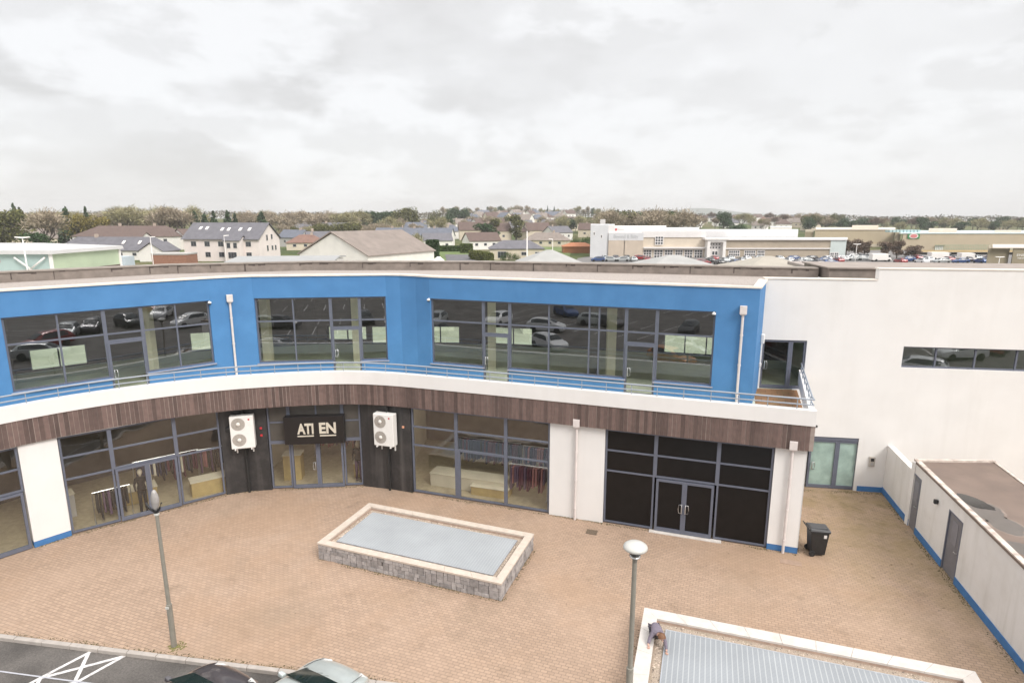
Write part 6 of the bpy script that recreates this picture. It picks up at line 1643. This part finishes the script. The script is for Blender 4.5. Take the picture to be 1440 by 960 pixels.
wbox('wall', X2(1391), X2(1421), Y, Y + 16, 0, zy(349, Y), TAND, t, skew=True); wbox('front_block', X2(1421) + .02, X2(1520), Y - 1, Y + 16, 0, zy(349.5, Y), TAND, t, skew=True); wbox('roof_edge', X2(1390), X2(1520), Y - 1.3, Y + 16.3, zy(349, Y) + .01, zy(347.6, Y), TANL, t, skew=True)
Fs2 = Facet((X2(1421), Y - 1), (X2(1520), Y - 1))
add_text('ENE S', Fs2, X2(1436) - X2(1421) - .2, zy(360, Y), .55, .02, H_WHITE, t, wmax=2.5); add_text('NEW C', Fs2, X2(1436) - X2(1421), zy(363.6, Y), .32, .02, H_WHITE, t, wmax=2.3)
mast('street_lamp', 'small double lamp before the dark tan unit at the right edge', 1406, 130, 362, (-1, 1), 'mast lamps in the town')

# cars in the store's car park
rnd = random.Random(5)
cols = ['silver', 'white', 'red', 'black', 'blue', 'dark grey', 'silver', 'white']
spots = []
for k in range(9): spots.append((840 + k * 8.6, 172 + (k % 2) * 7, 'left end, by the grey tower'))
for k in range(26): spots.append((990 + k * 7.5, 160 + (k % 3) * 8, 'before the tan wing'))
for k in range(9): spots.append((1188 + k * 7, 176 + (k % 2) * 8, 'under the bare trees'))
for k in range(15): spots.append((1268 + k * 9.2, 165 + (k % 3) * 7, 'before the signed warehouse'))
for px, Y, where in spots:
    c_ = rnd.choice(cols); far_car(c_, atx(px + rnd.uniform(-2, 2), Y, 1), Y, .06, R(rnd.choice((0, 90, 90, 88, 180))), '%s car in the store car park, %s' % (c_, where), 'cars in the store car park')
def van(px, Y, ln, hgt, m_, lab):
    x = atx(px, Y, 1); t = empty('van', (x, Y, .06)); tag(t, lab, 'van'); h = ln / 2
    mb = MB(); mb.hexa([(-h, -1, .4), (h * .55, -1, .4), (h * .55, 1, .4), (-h, 1, .4), (-h, -.95, hgt), (h * .5, -.95, hgt), (h * .5, .95, hgt), (-h, .95, hgt)]); loc(mb, 'load_body', m_, t, bevel=.08)
    mb = MB(); mb.hexa([(h * .55, -.98, .4), (h, -.95, .4), (h, .95, .4), (h * .55, .98, .4), (h * .5, -.92, hgt * .93), (h * .68, -.85, hgt * .9), (h * .68, .85, hgt * .9), (h * .5, .92, hgt * .93)]); cb_ = loc(mb, 'cab', H_WHITE, t, bevel=.08)
    mb = MB(); mb.hexa([(h * .62, -.97, 1.25), (h * .86, -.93, 1.25), (h * .86, .93, 1.25), (h * .62, .97, 1.25), (h * .58, -.93, hgt * .82), (h * .74, -.89, hgt * .82), (h * .74, .89, hgt * .82), (h * .58, .93, hgt * .82)]); loc(mb, 'cab_window', HWIN, cb_)
    for xx in (-h * .6, h * .7):
        for s_ in (-.9, .9): mb = MB(); mb.lathe([(.36, -.12), (.36, .12)], 14, (xx, s_, .36), 'y'); loc(mb, 'wheel', TYRE, t)
van(1238, 172, 5.6, 2.25, H_WHITE, 'white box van parked by the bare trees in front of the tan warehouse')
van(1322, 178, 6.6, 2.3, H_WHITE, 'long white van in the car park below the signed warehouse')
van(1360, 172, 4.8, 2.4, H_WHITE, 'white van with raised dark load nearest the dark tan unit')
t = None

# ------------------------------------------------------------------ trees and hedges
def leafm(name, c, isl=.45): return mat(name, c, .95, .2, .5, island=isl, coord='obj', spec=.1)
TWIG = leafm('bare_twigs', (0.33, 0.275, 0.205), .4); TWIG2 = leafm('bare_twigs_olive', (0.30, 0.275, 0.16), .4); BARK = mat('bark', (0.11, 0.09, 0.075), .95, .2, 4, coord='obj')
EVER = leafm('evergreen_dark', (0.055, 0.09, 0.042)); EVER2 = leafm('evergreen_olive', (0.125, 0.125, 0.05)); EVER3 = leafm('golden_conifer', (0.20, 0.165, 0.05)); HEDGE = leafm('hedge_green', (0.06, 0.095, 0.025)); RUSSET = leafm('russet_twigs', (0.17, 0.125, 0.095), .3)

def leaf(mb, p, s_, r_, mi=0, flat=None):
    d = Vector((r_.gauss(0, 1), r_.gauss(0, 1), r_.gauss(0, 1))).normalized(); e = d.cross(Vector((r_.gauss(0, 1), r_.gauss(0, 1), r_.gauss(0, 1)))).normalized()
    a = d * s_; b = e * s_ * .6
    mb.add([tuple(p - a - b), tuple(p + a - b), tuple(p + a + b), tuple(p - a + b)], [(0, 1, 2, 3)], mi)
def bare_mesh(seed, h, spread, n_twigs=1500, broad=.30):
    r_ = random.Random(seed); tr = MB(); tips = []
    def grow(p, d, l, r, lev):
        q = p + d * l; mid = p.lerp(q, .5) + Vector((r_.gauss(0, .05), r_.gauss(0, .05), 0)) * l
        tr.tube([p, mid, q], [r, r * .82, r * .62], 5 if lev > 1 else 7, caps=False)
        tips.append((q, d, lev))
        if lev >= 4: return
        for k in range(r_.choice((2, 3, 3)) if lev else 4):
            a = r_.uniform(.35, .80) * spread; az = r_.uniform(0, 2 * math.pi)
            u_ = d.cross(Vector((0, 0, 1)) if abs(d.z) < .95 else Vector((1, 0, 0))).normalized(); v_ = d.cross(u_)
            nd = (d * math.cos(a) + (u_ * math.cos(az) + v_ * math.sin(az)) * math.sin(a)); nd.z += .18; nd.normalize()
            grow(p.lerp(q, r_.uniform(.6, 1)), nd, l * r_.uniform(.62, .82), r * .58, lev + 1)
    grow(Vector((0, 0, -.3)), Vector((0, 0, 1)), h * .28, h * .018, 0)
    tw = MB(); ends = [t_ for t_ in tips if t_[2] >= 3]
    for i in range(n_twigs):
        q, d, lev = r_.choice(ends); p = q + Vector((r_.gauss(0, 1), r_.gauss(0, 1), r_.gauss(0, .8))) * h * .045
        dd = (d + Vector((r_.gauss(0, .6), r_.gauss(0, .6), r_.gauss(.2, .5)))).normalized(); l = h * r_.uniform(.04, .085); s_ = h * .0032 * (1 + r_.random())
        e = dd.cross(Vector((r_.gauss(0, 1), r_.gauss(0, 1), r_.gauss(0, 1)))).normalized() * s_
        tw.add([tuple(p - e), tuple(p + e), tuple(p + dd * l + e * .4), tuple(p + dd * l - e * .4)], [(0, 1, 2, 3)])
    return tr, tw
def conifer_mesh(seed, h, rad, n=2200, power=.9, base=.08):
    r_ = random.Random(seed); tr = MB(); tr.tube([(0, 0, -.3), (0, 0, h * .9)], [h * .022, h * .004], 6); cr = MB()
    arms = [(r_.uniform(0, 2 * math.pi), r_.uniform(base, 1), r_.uniform(.65, 1.12)) for _ in range(int(n / 22))]
    for az, f, k in arms:
        R_ = rad * (1 - f) ** power * k + .05 * rad
        for j in range(22):
            q = r_.random() ** .6; a = az + r_.gauss(0, .16)
            p = Vector((math.cos(a) * R_ * q, math.sin(a) * R_ * q, h * f - q * R_ * .22 + r_.gauss(0, .02) * h)); leaf(cr, p, h * r_.uniform(.012, .028), r_)
    return tr, cr
def round_mesh(seed, h, rad, n=2400, lobes=11, low=.22):
    r_ = random.Random(seed); tr = MB(); tr.tube([(0, 0, -.3), (0, 0, h * .6)], [h * .03, h * .012], 6); cr = MB()
    L_ = []
    for i in range(lobes):
        a = r_.uniform(0, 6.28); f = r_.random() ** .5; L_.append((Vector((math.cos(a) * rad * .62 * f, math.sin(a) * rad * .62 * f, h * r_.uniform(low + .12, .84))), rad * r_.uniform(.30, .52)))
        tr.tube([(0, 0, h * .3), tuple(L_[-1][0])], [h * .012, h * .004], 5)
    for i in range(n):
        c_, R_ = r_.choice(L_); d = Vector((r_.gauss(0, 1), r_.gauss(0, 1), r_.gauss(0, .85))).normalized(); leaf(cr, c_ + d * R_ * r_.random() ** .35, h * r_.uniform(.012, .028), r_)
    return tr, cr
PROTO = {}
def proto(kind):
    if kind in PROTO: return PROTO[kind]
    k, i = kind.split(':'); i = int(i)
    if k == 'bare': m_ = bare_mesh(10 + i, 10, (1.0, 1.15, .85)[i % 3], 2100); ms = (BARK, (TWIG, TWIG2, TWIG)[i % 3])
    elif k == 'russet': m_ = bare_mesh(40 + i, 10, .8, 2600); ms = (BARK, RUSSET)
    elif k == 'oval': m_ = round_mesh(140 + i, 10, 3.6, 2200, 12, .16); ms = (BARK, RUSSET)
    elif k == 'conifer': m_ = conifer_mesh(60 + i, 10, (2.6, 3.2, 2.2)[i % 3]); ms = (BARK, EVER)
    elif k == 'golden': m_ = round_mesh(70 + i, 10, 4.6); ms = (BARK, EVER3)
    elif k == 'cypress': m_ = round_mesh(80 + i, 10, 2.9, 3000, 14, .05); ms = (BARK, EVER2)
    elif k == 'round': m_ = round_mesh(90 + i, 10, 4.4); ms = (BARK, EVER)
    elif k == 'olive': m_ = round_mesh(100 + i, 10, 4.6); ms = (BARK, EVER2)
    elif k == 'bush': m_ = round_mesh(120 + i, 10, 8.0, 2200, 13, -.05); ms = (BARK, HEDGE)
    zt_ = sorted(p[2] for p in m_[1].v)[int(len(m_[1].v) * .997)]
    for q in m_: q.v = [(p[0] * 10 / zt_, p[1] * 10 / zt_, p[2] * 10 / zt_) for p in q.v]
    PROTO[kind] = (m_[0].mesh('trunk', ms[0]), m_[1].mesh('crown', ms[1]), ms); return PROTO[kind]
JOIN = {}
def tree(kind, px, Y, ytop, label, cat='tree', group=None, parts=True, wscale=1.0, x=None, hmin=3.0, name='tree', hfix=None):
    x = atx(px, Y, 6) if x is None else x; z0 = terrain(x, Y) - .1; h = hfix or max(hmin, zy(ytop, Y) - z0); s_ = h / 10; a, b_, ms = proto(kind)
    if parts:
        t = empty(name, (x, Y, z0), rnd.uniform(0, 6.28)); t.scale = (s_ * wscale, s_ * wscale, s_); tag(t, label, cat, group)
        for nm, me in (('trunk', a), ('crown', b_)):
            o = bpy.data.objects.new(nm, me); col.objects.link(o); o.parent = t
    else:
        if kind not in JOIN:
            bm = bmesh.new(); bm.from_mesh(a); n0 = len(bm.faces); bm.from_mesh(b_); bm.faces.ensure_lookup_table()
            for f in bm.faces[n0:]: f.material_index = 1
            me = bpy.data.meshes.new('tree'); bm.to_mesh(me); bm.free(); me.materials.append(ms[0]); me.materials.append(ms[1]); JOIN[kind] = me
        t = bpy.data.objects.new(name, JOIN[kind]); col.objects.link(t); t.location = (x, Y, z0); t.rotation_euler.z = rnd.uniform(0, 6.28); t.scale = (s_ * wscale, s_ * wscale, s_); tag(t, label, cat, group)
    return t
rnd = random.Random(11)
# trees one can single out
tree('olive:0', 8, 220, 294, 'big bushy olive green tree at the left edge behind the teal hall', wscale=1.1)
tree('olive:1', -14, 225, 295, 'bushy olive tree cut by the left edge of the picture', wscale=1.1)
tree('conifer:0', 24, 290, 287, 'tall dark conifer rising above the olive trees at the left edge', name='conifer')
tree('conifer:2', 32, 285, 292, 'shorter dark conifer right beside the tallest one at the left edge', name='conifer')
tree('bare:0', 66, 190, 293, 'wide bare tree with pale trunk right of the olive trees', wscale=1.15)
tree('round:0', 56, 178, 327, 'dark low evergreen under the wide bare tree', wscale=1.3, name='shrub', cat='shrub')
tree('conifer:1', 96, 260, 292, 'pointed olive dark conifer left of the golden bushes', name='conifer', wscale=1.2)
tree('golden:0', 112, 262, 301, 'golden green conifer clump above the brown roofed building')
tree('golden:1', 132, 262, 304, 'low golden green clump right of the golden conifer', wscale=1.2)
tree('conifer:2', 124, 290, 291, 'slim dark conifer tip rising from the golden clump', name='conifer')
for k, (px, yt) in enumerate(((276, 298), (289, 301), (302, 297))): tree('conifer:%d' % k, px, 300, yt, ('left', 'middle', 'right')[k] + ' of the three dark firs close above the pale pink roof ridge', name='conifer', wscale=1.35)
for k, (px, yt) in enumerate(((322, 297), (332, 300))): tree('conifer:%d' % (k + 1), px, 310, yt, ('left', 'right')[k] + ' dark fir of the pair above the pale pink roof', name='conifer', wscale=1.3)
tree('conifer:1', 369, 310, 298, 'single dark fir above the right end of the pale pink roof', name='conifer', wscale=1.5)
for k in range(7): tree('round:%d' % (k % 3), 508 + k * 7.5, 430, 297 + (k % 3) * 1.3, 'dark evergreen in the dense grove left of the hilltop houses', group='evergreens of the dark grove', parts=False)
tree('olive:2', 565, 420, 293, 'tall rounded green tree at the right end of the dark grove', wscale=.95); tree('olive:0', 576, 425, 292, 'tallest rounded green tree right of the dark grove')
tree('olive:1', 612, 420, 296, 'round green tree standing alone right of the dark grove'); tree('round:1', 640, 520, 292, 'wide dark tree crown on the skyline left of the hilltop houses', wscale=1.2)
tree('round:2', 652, 520, 292, 'dark tree crown touching the wide one on the skyline')
tree('cypress:0', 726, 330, 302, 'thick dark cypress in the middle of the hillside houses', wscale=1.2); tree('cypress:1', 696, 330, 308, 'small dark pointed cypress left of the thick one', name='cypress')
tree('round:0', 685, 300, 314, 'low dark bush beside the small pointed cypress', name='shrub', cat='shrub', wscale=1.5)
tree('round:1', 790, 420, 306, 'broad dark evergreen dome above the white gabled house', wscale=1.6); tree('round:2', 800, 425, 307, 'second broad dark evergreen dome above the white gabled house', wscale=1.5)
for k, (px, lab) in enumerate(((808, 'left'), (822, 'right'))): tree('bush:%d' % k, px, 240, 332, lab + ' round green bush beside the grey store tower', name='shrub', cat='shrub', wscale=.9)
for k, px in enumerate((865, 884, 905, 925, 945)): tree(('olive:%d' if k % 2 else 'round:%d') % (k % 3), px, 300 + 12 * (k % 2), 296 + (k % 3) * 1.5, 'green leafed tree in the belt right behind the store', group='green trees behind the store', wscale=1.15)
tree('round:0', 1017, 420, 298, 'lone dark round tree beyond the store roof'); tree('round:1', 1038, 330, 316, 'low dark evergreen just above the store roof', wscale=2.0, name='shrub', cat='shrub')
for k, (px, yt, kind) in enumerate(((1192, 337, 'oval:1'), (1205, 336, 'oval:0'), (1218, 339, 'oval:2'))): tree(kind, px, 196, yt, ('left', 'middle', 'right')[k] + ' bare tree of the three standing by the car park edge', wscale=1.25)
tree('oval:1', 1246, 190, 340, 'single brown twiggy tree before the pale base wall of the tan warehouse', wscale=1.4); tree('oval:2', 1264, 182, 338, 'upright russet twiggy tree left of the signed warehouse', wscale=1.1)
tree('oval:0', 1285, 186, 345, 'dense brown tree below the green sign', wscale=1.7); tree('oval:1', 1293, 190, 346, 'dense brown tree right of the one below the green sign', wscale=1.7)
# garden hedges
def hedge(label, px, Y, w_, d_, h_, rz, m_=HEDGE, n=2600, name='hedge'):
    x = atx(px, Y, 1); r_ = random.Random(int(px)); mb = MB(); mb.box(-w_ / 2 + .25, w_ / 2 - .25, -d_ / 2 + .25, d_ / 2 - .25, 0, h_ - .25)
    for i in range(n):
        f = r_.choice('xyz'); p = Vector((r_.uniform(-w_ / 2, w_ / 2), r_.uniform(-d_ / 2, d_ / 2), r_.uniform(0, h_)))
        if f == 'x': p.x = math.copysign(w_ / 2, p.x)
        elif f == 'y': p.y = -d_ / 2 if r_.random() < .8 else d_ / 2
        else: p.z = h_
        p += Vector((r_.gauss(0, .12), r_.gauss(0, .12), r_.gauss(0, .12))); leaf(mb, p, r_.uniform(.12, .24), r_)
    me = mb.mesh('hedge', m_); o = bpy.data.objects.new(name, me); col.objects.link(o); o.location = (x, Y, terrain(x, Y)); o.rotation_euler.z = rz; tag(o, label, 'hedge'); return o
hedge('tall square dark green hedge block on the lawn', 608.5, 190, 3.6, 3.2, 5.2, R(4), leafm('hedge_dark', (0.035, 0.065, 0.02)))
hedge('long low clipped hedge behind the lawn right of the dark hedge block', 634, 225, 9, 1.5, 1.9, R(0))
hedge('yellow green hedge running down beside the grey drive', 676, 176, 2.2, 17, 2.4, R(20), leafm('hedge_yellow', (0.115, 0.125, 0.04)))
hedge('short bright hedge where the long hedge meets the drive', 656, 215, 4, 2, 3.0, R(0), leafm('hedge_mid', (0.09, 0.12, 0.035)))
for k, (px, lab) in enumerate(((707, 'yellow green bush before the brown garage door'), (716, 'taller bush beside the yellow green one before the bungalow'), (726, 'dark reddish bush at the right of the bungalow garden'))): tree('bush:%d' % k, px, 170, 352, lab, name='shrub', cat='shrub', hfix=2.6 + .5 * (k == 1), wscale=.65)
tree('bush:0', 430, 150, 350, 'olive bush left of the cream warehouse', name='shrub', cat='shrub', hfix=3.4); tree('bare:1', 583, 200, 327, 'brown bare tree behind the lawn post', wscale=.8)
# belts of bare trees on the slopes
def belt(n, p0, p1, y0, y1, t0, t1, kinds, label, grp, ws=(.9, 1.35)):
    for i in range(n):
        px = p0 + (p1 - p0) * (i + rnd.random()) / n; Y = rnd.uniform(y0, y1)
        tree(rnd.choice(kinds), px, Y, rnd.uniform(t0, t1), label, group=grp, parts=False, wscale=rnd.uniform(*ws))
BK = ['bare:0', 'bare:1', 'bare:2', 'bare:3', 'bare:4']
belt(16, 148, 275, 300, 380, 288, 299, BK, 'bare brown tree in the wood above the long brown roofed building', 'bare trees of the left wood', (1.1, 1.5))
belt(14, 40, 150, 340, 420, 296, 303, BK, 'bare tree on the skyline behind the left houses', 'bare trees behind the left houses')
belt(22, 330, 510, 330, 450, 294, 304, BK, 'bare tree in the belt between the pale pink roof and the dark grove', 'bare trees of the middle belt', (1.1, 1.6))
belt(18, 395, 560, 290, 340, 312, 320, BK + ['olive:0'], 'low bare tree among the houses beyond the warehouse', 'garden trees beyond the warehouse')
belt(20, 545, 700, 320, 480, 303, 314, BK + ['round:0'], 'bare tree between the houses on the near slope', 'garden trees on the near slope')
belt(34, 620, 850, 700, 850, 287, 296, BK + ['bare:5', 'conifer:0', 'round:1'], 'thin bare tree on the skyline of the central hill', 'skyline trees of the central hill', (.6, .9))
belt(18, 690, 850, 380, 560, 301, 312, BK + ['round:2', 'olive:2'], 'tree between the houses left of the grey store tower', 'garden trees left of the store tower')
belt(18, 845, 960, 270, 330, 292, 302, BK + ['olive:1'], 'bare tree in the belt right behind the store', 'bare trees behind the store', (1, 1.4))
belt(46, 945, 1190, 450, 850, 298, 307, BK + ['round:0', 'olive:2', 'russet:0'], 'tree among the tiny houses beyond the store roof', 'trees beyond the store roof', (.8, 1.3))
belt(44, 1130, 1470, 420, 560, 304, 312, ['round:0', 'round:1', 'round:2', 'russet:0', 'bare:0', 'bare:1'], 'dark tree of the wood behind the tan warehouses', 'trees of the wood behind the warehouses', (1.0, 1.6))
belt(16, -30, 100, 300, 380, 296, 303, BK + ['olive:0'], 'tree in the wood at the far left edge', 'trees of the far left wood', (1.1, 1.4))
# far woods that read as one mass
mb = MB(); r_ = random.Random(3)
for i in range(26000):
    a = r_.uniform(-.80, .80); Y = r_.uniform(880, 1080); x = math.tan(a) * Y
    hgt = (9 + 4.5 * mnoise.noise(Vector((x * .012, Y * .01, 0))) + 3 * mnoise.noise(Vector((x * .06, Y * .05, 2)))); p = Vector((x, Y, terrain(x, Y) + hgt * r_.random() ** .6)); leaf(mb, p, r_.uniform(.5, 1.3), r_)
o = mb.build('distant_woods', leafm('distant_wood', (0.125, 0.11, 0.075)), recalc=False); tag(o, 'continuous belt of brown winter woods along the horizon', 'woods', kind='stuff')

# ------------------------------------------------------------------ shop contents seen through the glass
LAMP = emit('lit_ceiling_panel', (1.0, 0.95, 0.86), 3.0)
def panel(x, y, rz, lab, w_=1.2, d_=.6, z=4.20):
    t = empty('ceiling_light', (x, y, z), rz); tag(t, lab, 'ceiling light', 'lit ceiling panels inside the shops')
    mb = MB(); mb.box(-w_ / 2, w_ / 2, -d_ / 2, d_ / 2, .0, .06); f = loc(mb, 'frame', H_WHITE, t); mb = MB(); mb.box(-w_ / 2 + .05, w_ / 2 - .05, -d_ / 2 + .05, d_ / 2 - .05, -.012, -.002); loc(mb, 'diffuser', LAMP, t)
for (x, y) in ((-15.6, 24.6), (-17.4, 25.8), (-13.4, 26.6)): panel(x, y, R(38), 'lit panel in the ceiling of the wide display window shop')
for (x, y) in ((-9.8, 27.6), (-7.2, 27.9), (-8.5, 29.8)): panel(x, y, R(5), 'lit panel in the ceiling behind the central entrance')
for (x, y) in ((-3.2, 26.6), (-.6, 25.6), (1.2, 25.6), (-2.0, 28.4), (.8, 27.8)): panel(x, y, R(-18), 'lit panel in the ceiling of the clothes shop')
OAK = mat('oak_counter', (0.46, 0.34, 0.15), .5, .12, 4, coord='obj'); CLOTH = [mat('cloth_' + n, c, .9, .15, 6, coord='obj') for n, c in (('wine', (0.09, 0.02, 0.04)), ('navy', (0.02, 0.025, 0.06)), ('violet', (0.10, 0.055, 0.10)), ('black', (0.015, 0.014, 0.014)), ('cream', (0.6, 0.55, 0.45)), ('rose', (0.32, 0.13, 0.13)))]
def rail_of_clothes(x, y, rz, ln, lab, cset, z=1.5):
    t = empty('clothes_rail', (x, y, .03), rz); tag(t, lab, 'clothes rail'); mb = MB()
    for s_ in (-1, 1):
        mb.tube([(s_ * ln / 2, 0, 0), (s_ * ln / 2, 0, z)], .02, 6); mb.box(s_ * ln / 2 - .02, s_ * ln / 2 + .02, -.25, .25, 0, .03)
    mb.tube([(-ln / 2, 0, z), (ln / 2, 0, z)], .02, 6); loc(mb, 'frame', STEEL, t); u_ = -ln / 2 + .1
    r_ = random.Random(int(x * 100))
    while u_ < ln / 2 - .08:
        h = r_.uniform(.65, 1.15); mb = MB(); wd = r_.uniform(.05, .10)
        mb.hexa([(u_, -.26, z - h), (u_ + wd, -.26, z - h), (u_ + wd, .26, z - h), (u_, .26, z - h), (u_, -.2, z - .05), (u_ + wd, -.2, z - .05), (u_ + wd, .2, z - .05), (u_, .2, z - .05)])
        loc(mb, 'garment', CLOTH[r_.choice(cset)], t, bevel=.02); u_ += wd + r_.uniform(.01, .05)
def counter(x, y, rz, w_, d_, h_, lab, m_=OAK, nm='counter'):
    t = empty(nm, (x, y, .03), rz); tag(t, lab, 'counter'); mb = MB(); mb.box(-w_ / 2, w_ / 2, -d_ / 2, d_ / 2, 0, h_ - .04); loc(mb, 'base', m_, t, bevel=.01); mb = MB(); mb.box(-w_ / 2 - .03, w_ / 2 + .03, -d_ / 2 - .03, d_ / 2 + .03, h_ - .038, h_); loc(mb, 'top', CREAMIN, t, bevel=.01)
def mannequin(x, y, rz, lab, m_top, m_leg):
    t = empty('mannequin', (x, y, .03), rz); tag(t, lab, 'mannequin')
    mb = MB(); mb.lathe([(.05, .95), (.15, 1.0), (.17, 1.1), (.13, 1.25), (.18, 1.45), (.17, 1.55), (.06, 1.6)], 14); loc(mb, 'top', m_top, t, smooth=True)
    for s_ in (-1, 1): mb = MB(); mb.tube([(s_ * .16, 0, 1.52), (s_ * .24, .02, 1.25), (s_ * .22, -.06, 1.0)], [.055, .045, .03], 8); loc(mb, 'arm', m_top, t, smooth=True); mb = MB(); mb.tube([(s_ * .08, 0, 1.0), (s_ * .09, 0, .5), (s_ * .10, 0, .05)], [.09, .065, .045], 8); loc(mb, 'leg', m_leg, t, smooth=True)
    mb = MB(); mb.lathe([(.04, 1.58), (.05, 1.66), (.09, 1.72), (.095, 1.80), (.07, 1.88), (.002, 1.91)], 14); loc(mb, 'head', H_CREAM, t, smooth=True)
    mb = MB(); mb.lathe([(.18, 0), (.18, .02)], 18); loc(mb, 'stand', STEEL, t)
rail_of_clothes(-15.6, 25.6, R(38), 2.6, 'rail of dark clothes in the left of the wide display window', [0, 1, 3, 4]); rail_of_clothes(-13.6, 26.8, R(30), 2.2, 'rail of dark clothes at the right of the wide display window', [3, 2, 5])
mannequin(-15.3, 23.2, R(35), 'dark dressed mannequin behind the left doors of the wide display window', CLOTH[3], CLOTH[3]); rail_of_clothes(-16.25, 22.75, R(40), 1.3, 'low rail of black clothes close behind the left pane of the wide display window', [3, 3, 2], 1.25)
counter(-13.5, 25.2, R(35), 1.6, .7, .7, 'low oak display block at the right of the wide display window'); counter(-16.4, 24.2, R(38), 1.8, .8, .6, 'low oak display block at the left of the wide display window')
counter(-10.25, 26.6, R(5), .8, .6, 1.25, 'tall oak counter left inside the central entrance'); counter(-7.1, 27.0, R(5), .8, .6, .7, 'oak plinth right inside the central entrance'); rail_of_clothes(-8.7, 29.6, R(5), 3, 'rail of clothes deep inside the central entrance', [5, 4, 2])
mannequin(-7.15, 26.35, R(0), 'dark dressed mannequin right of the central doors', CLOTH[3], CLOTH[2])
counter(-1.9, 25.6, R(-18), 3.6, .8, .62, 'long cream display bench in the left of the clothes shop', CREAMIN); counter(-.9, 24.9, R(-18), 1.7, .7, .42, 'low oak box behind the middle pane of the clothes shop')
rail_of_clothes(.7, 24.5, R(-18), 1.7, 'rail of wine and violet clothes behind the right pane of the clothes shop', [0, 2, 5]); rail_of_clothes(-1.2, 27.6, R(-18), 3.4, 'long rail of dark clothes at the back of the clothes shop', [0, 1, 3]); rail_of_clothes(1.4, 26.6, R(-18), 1.8, 'short rail of clothes at the back right of the clothes shop', [1, 2, 5])
counter(-18.6, 22.6, R(45), 1.4, .7, 1.0, 'grey counter inside the far left shopfront', H_GREY)
bpy.context.view_layer.update()
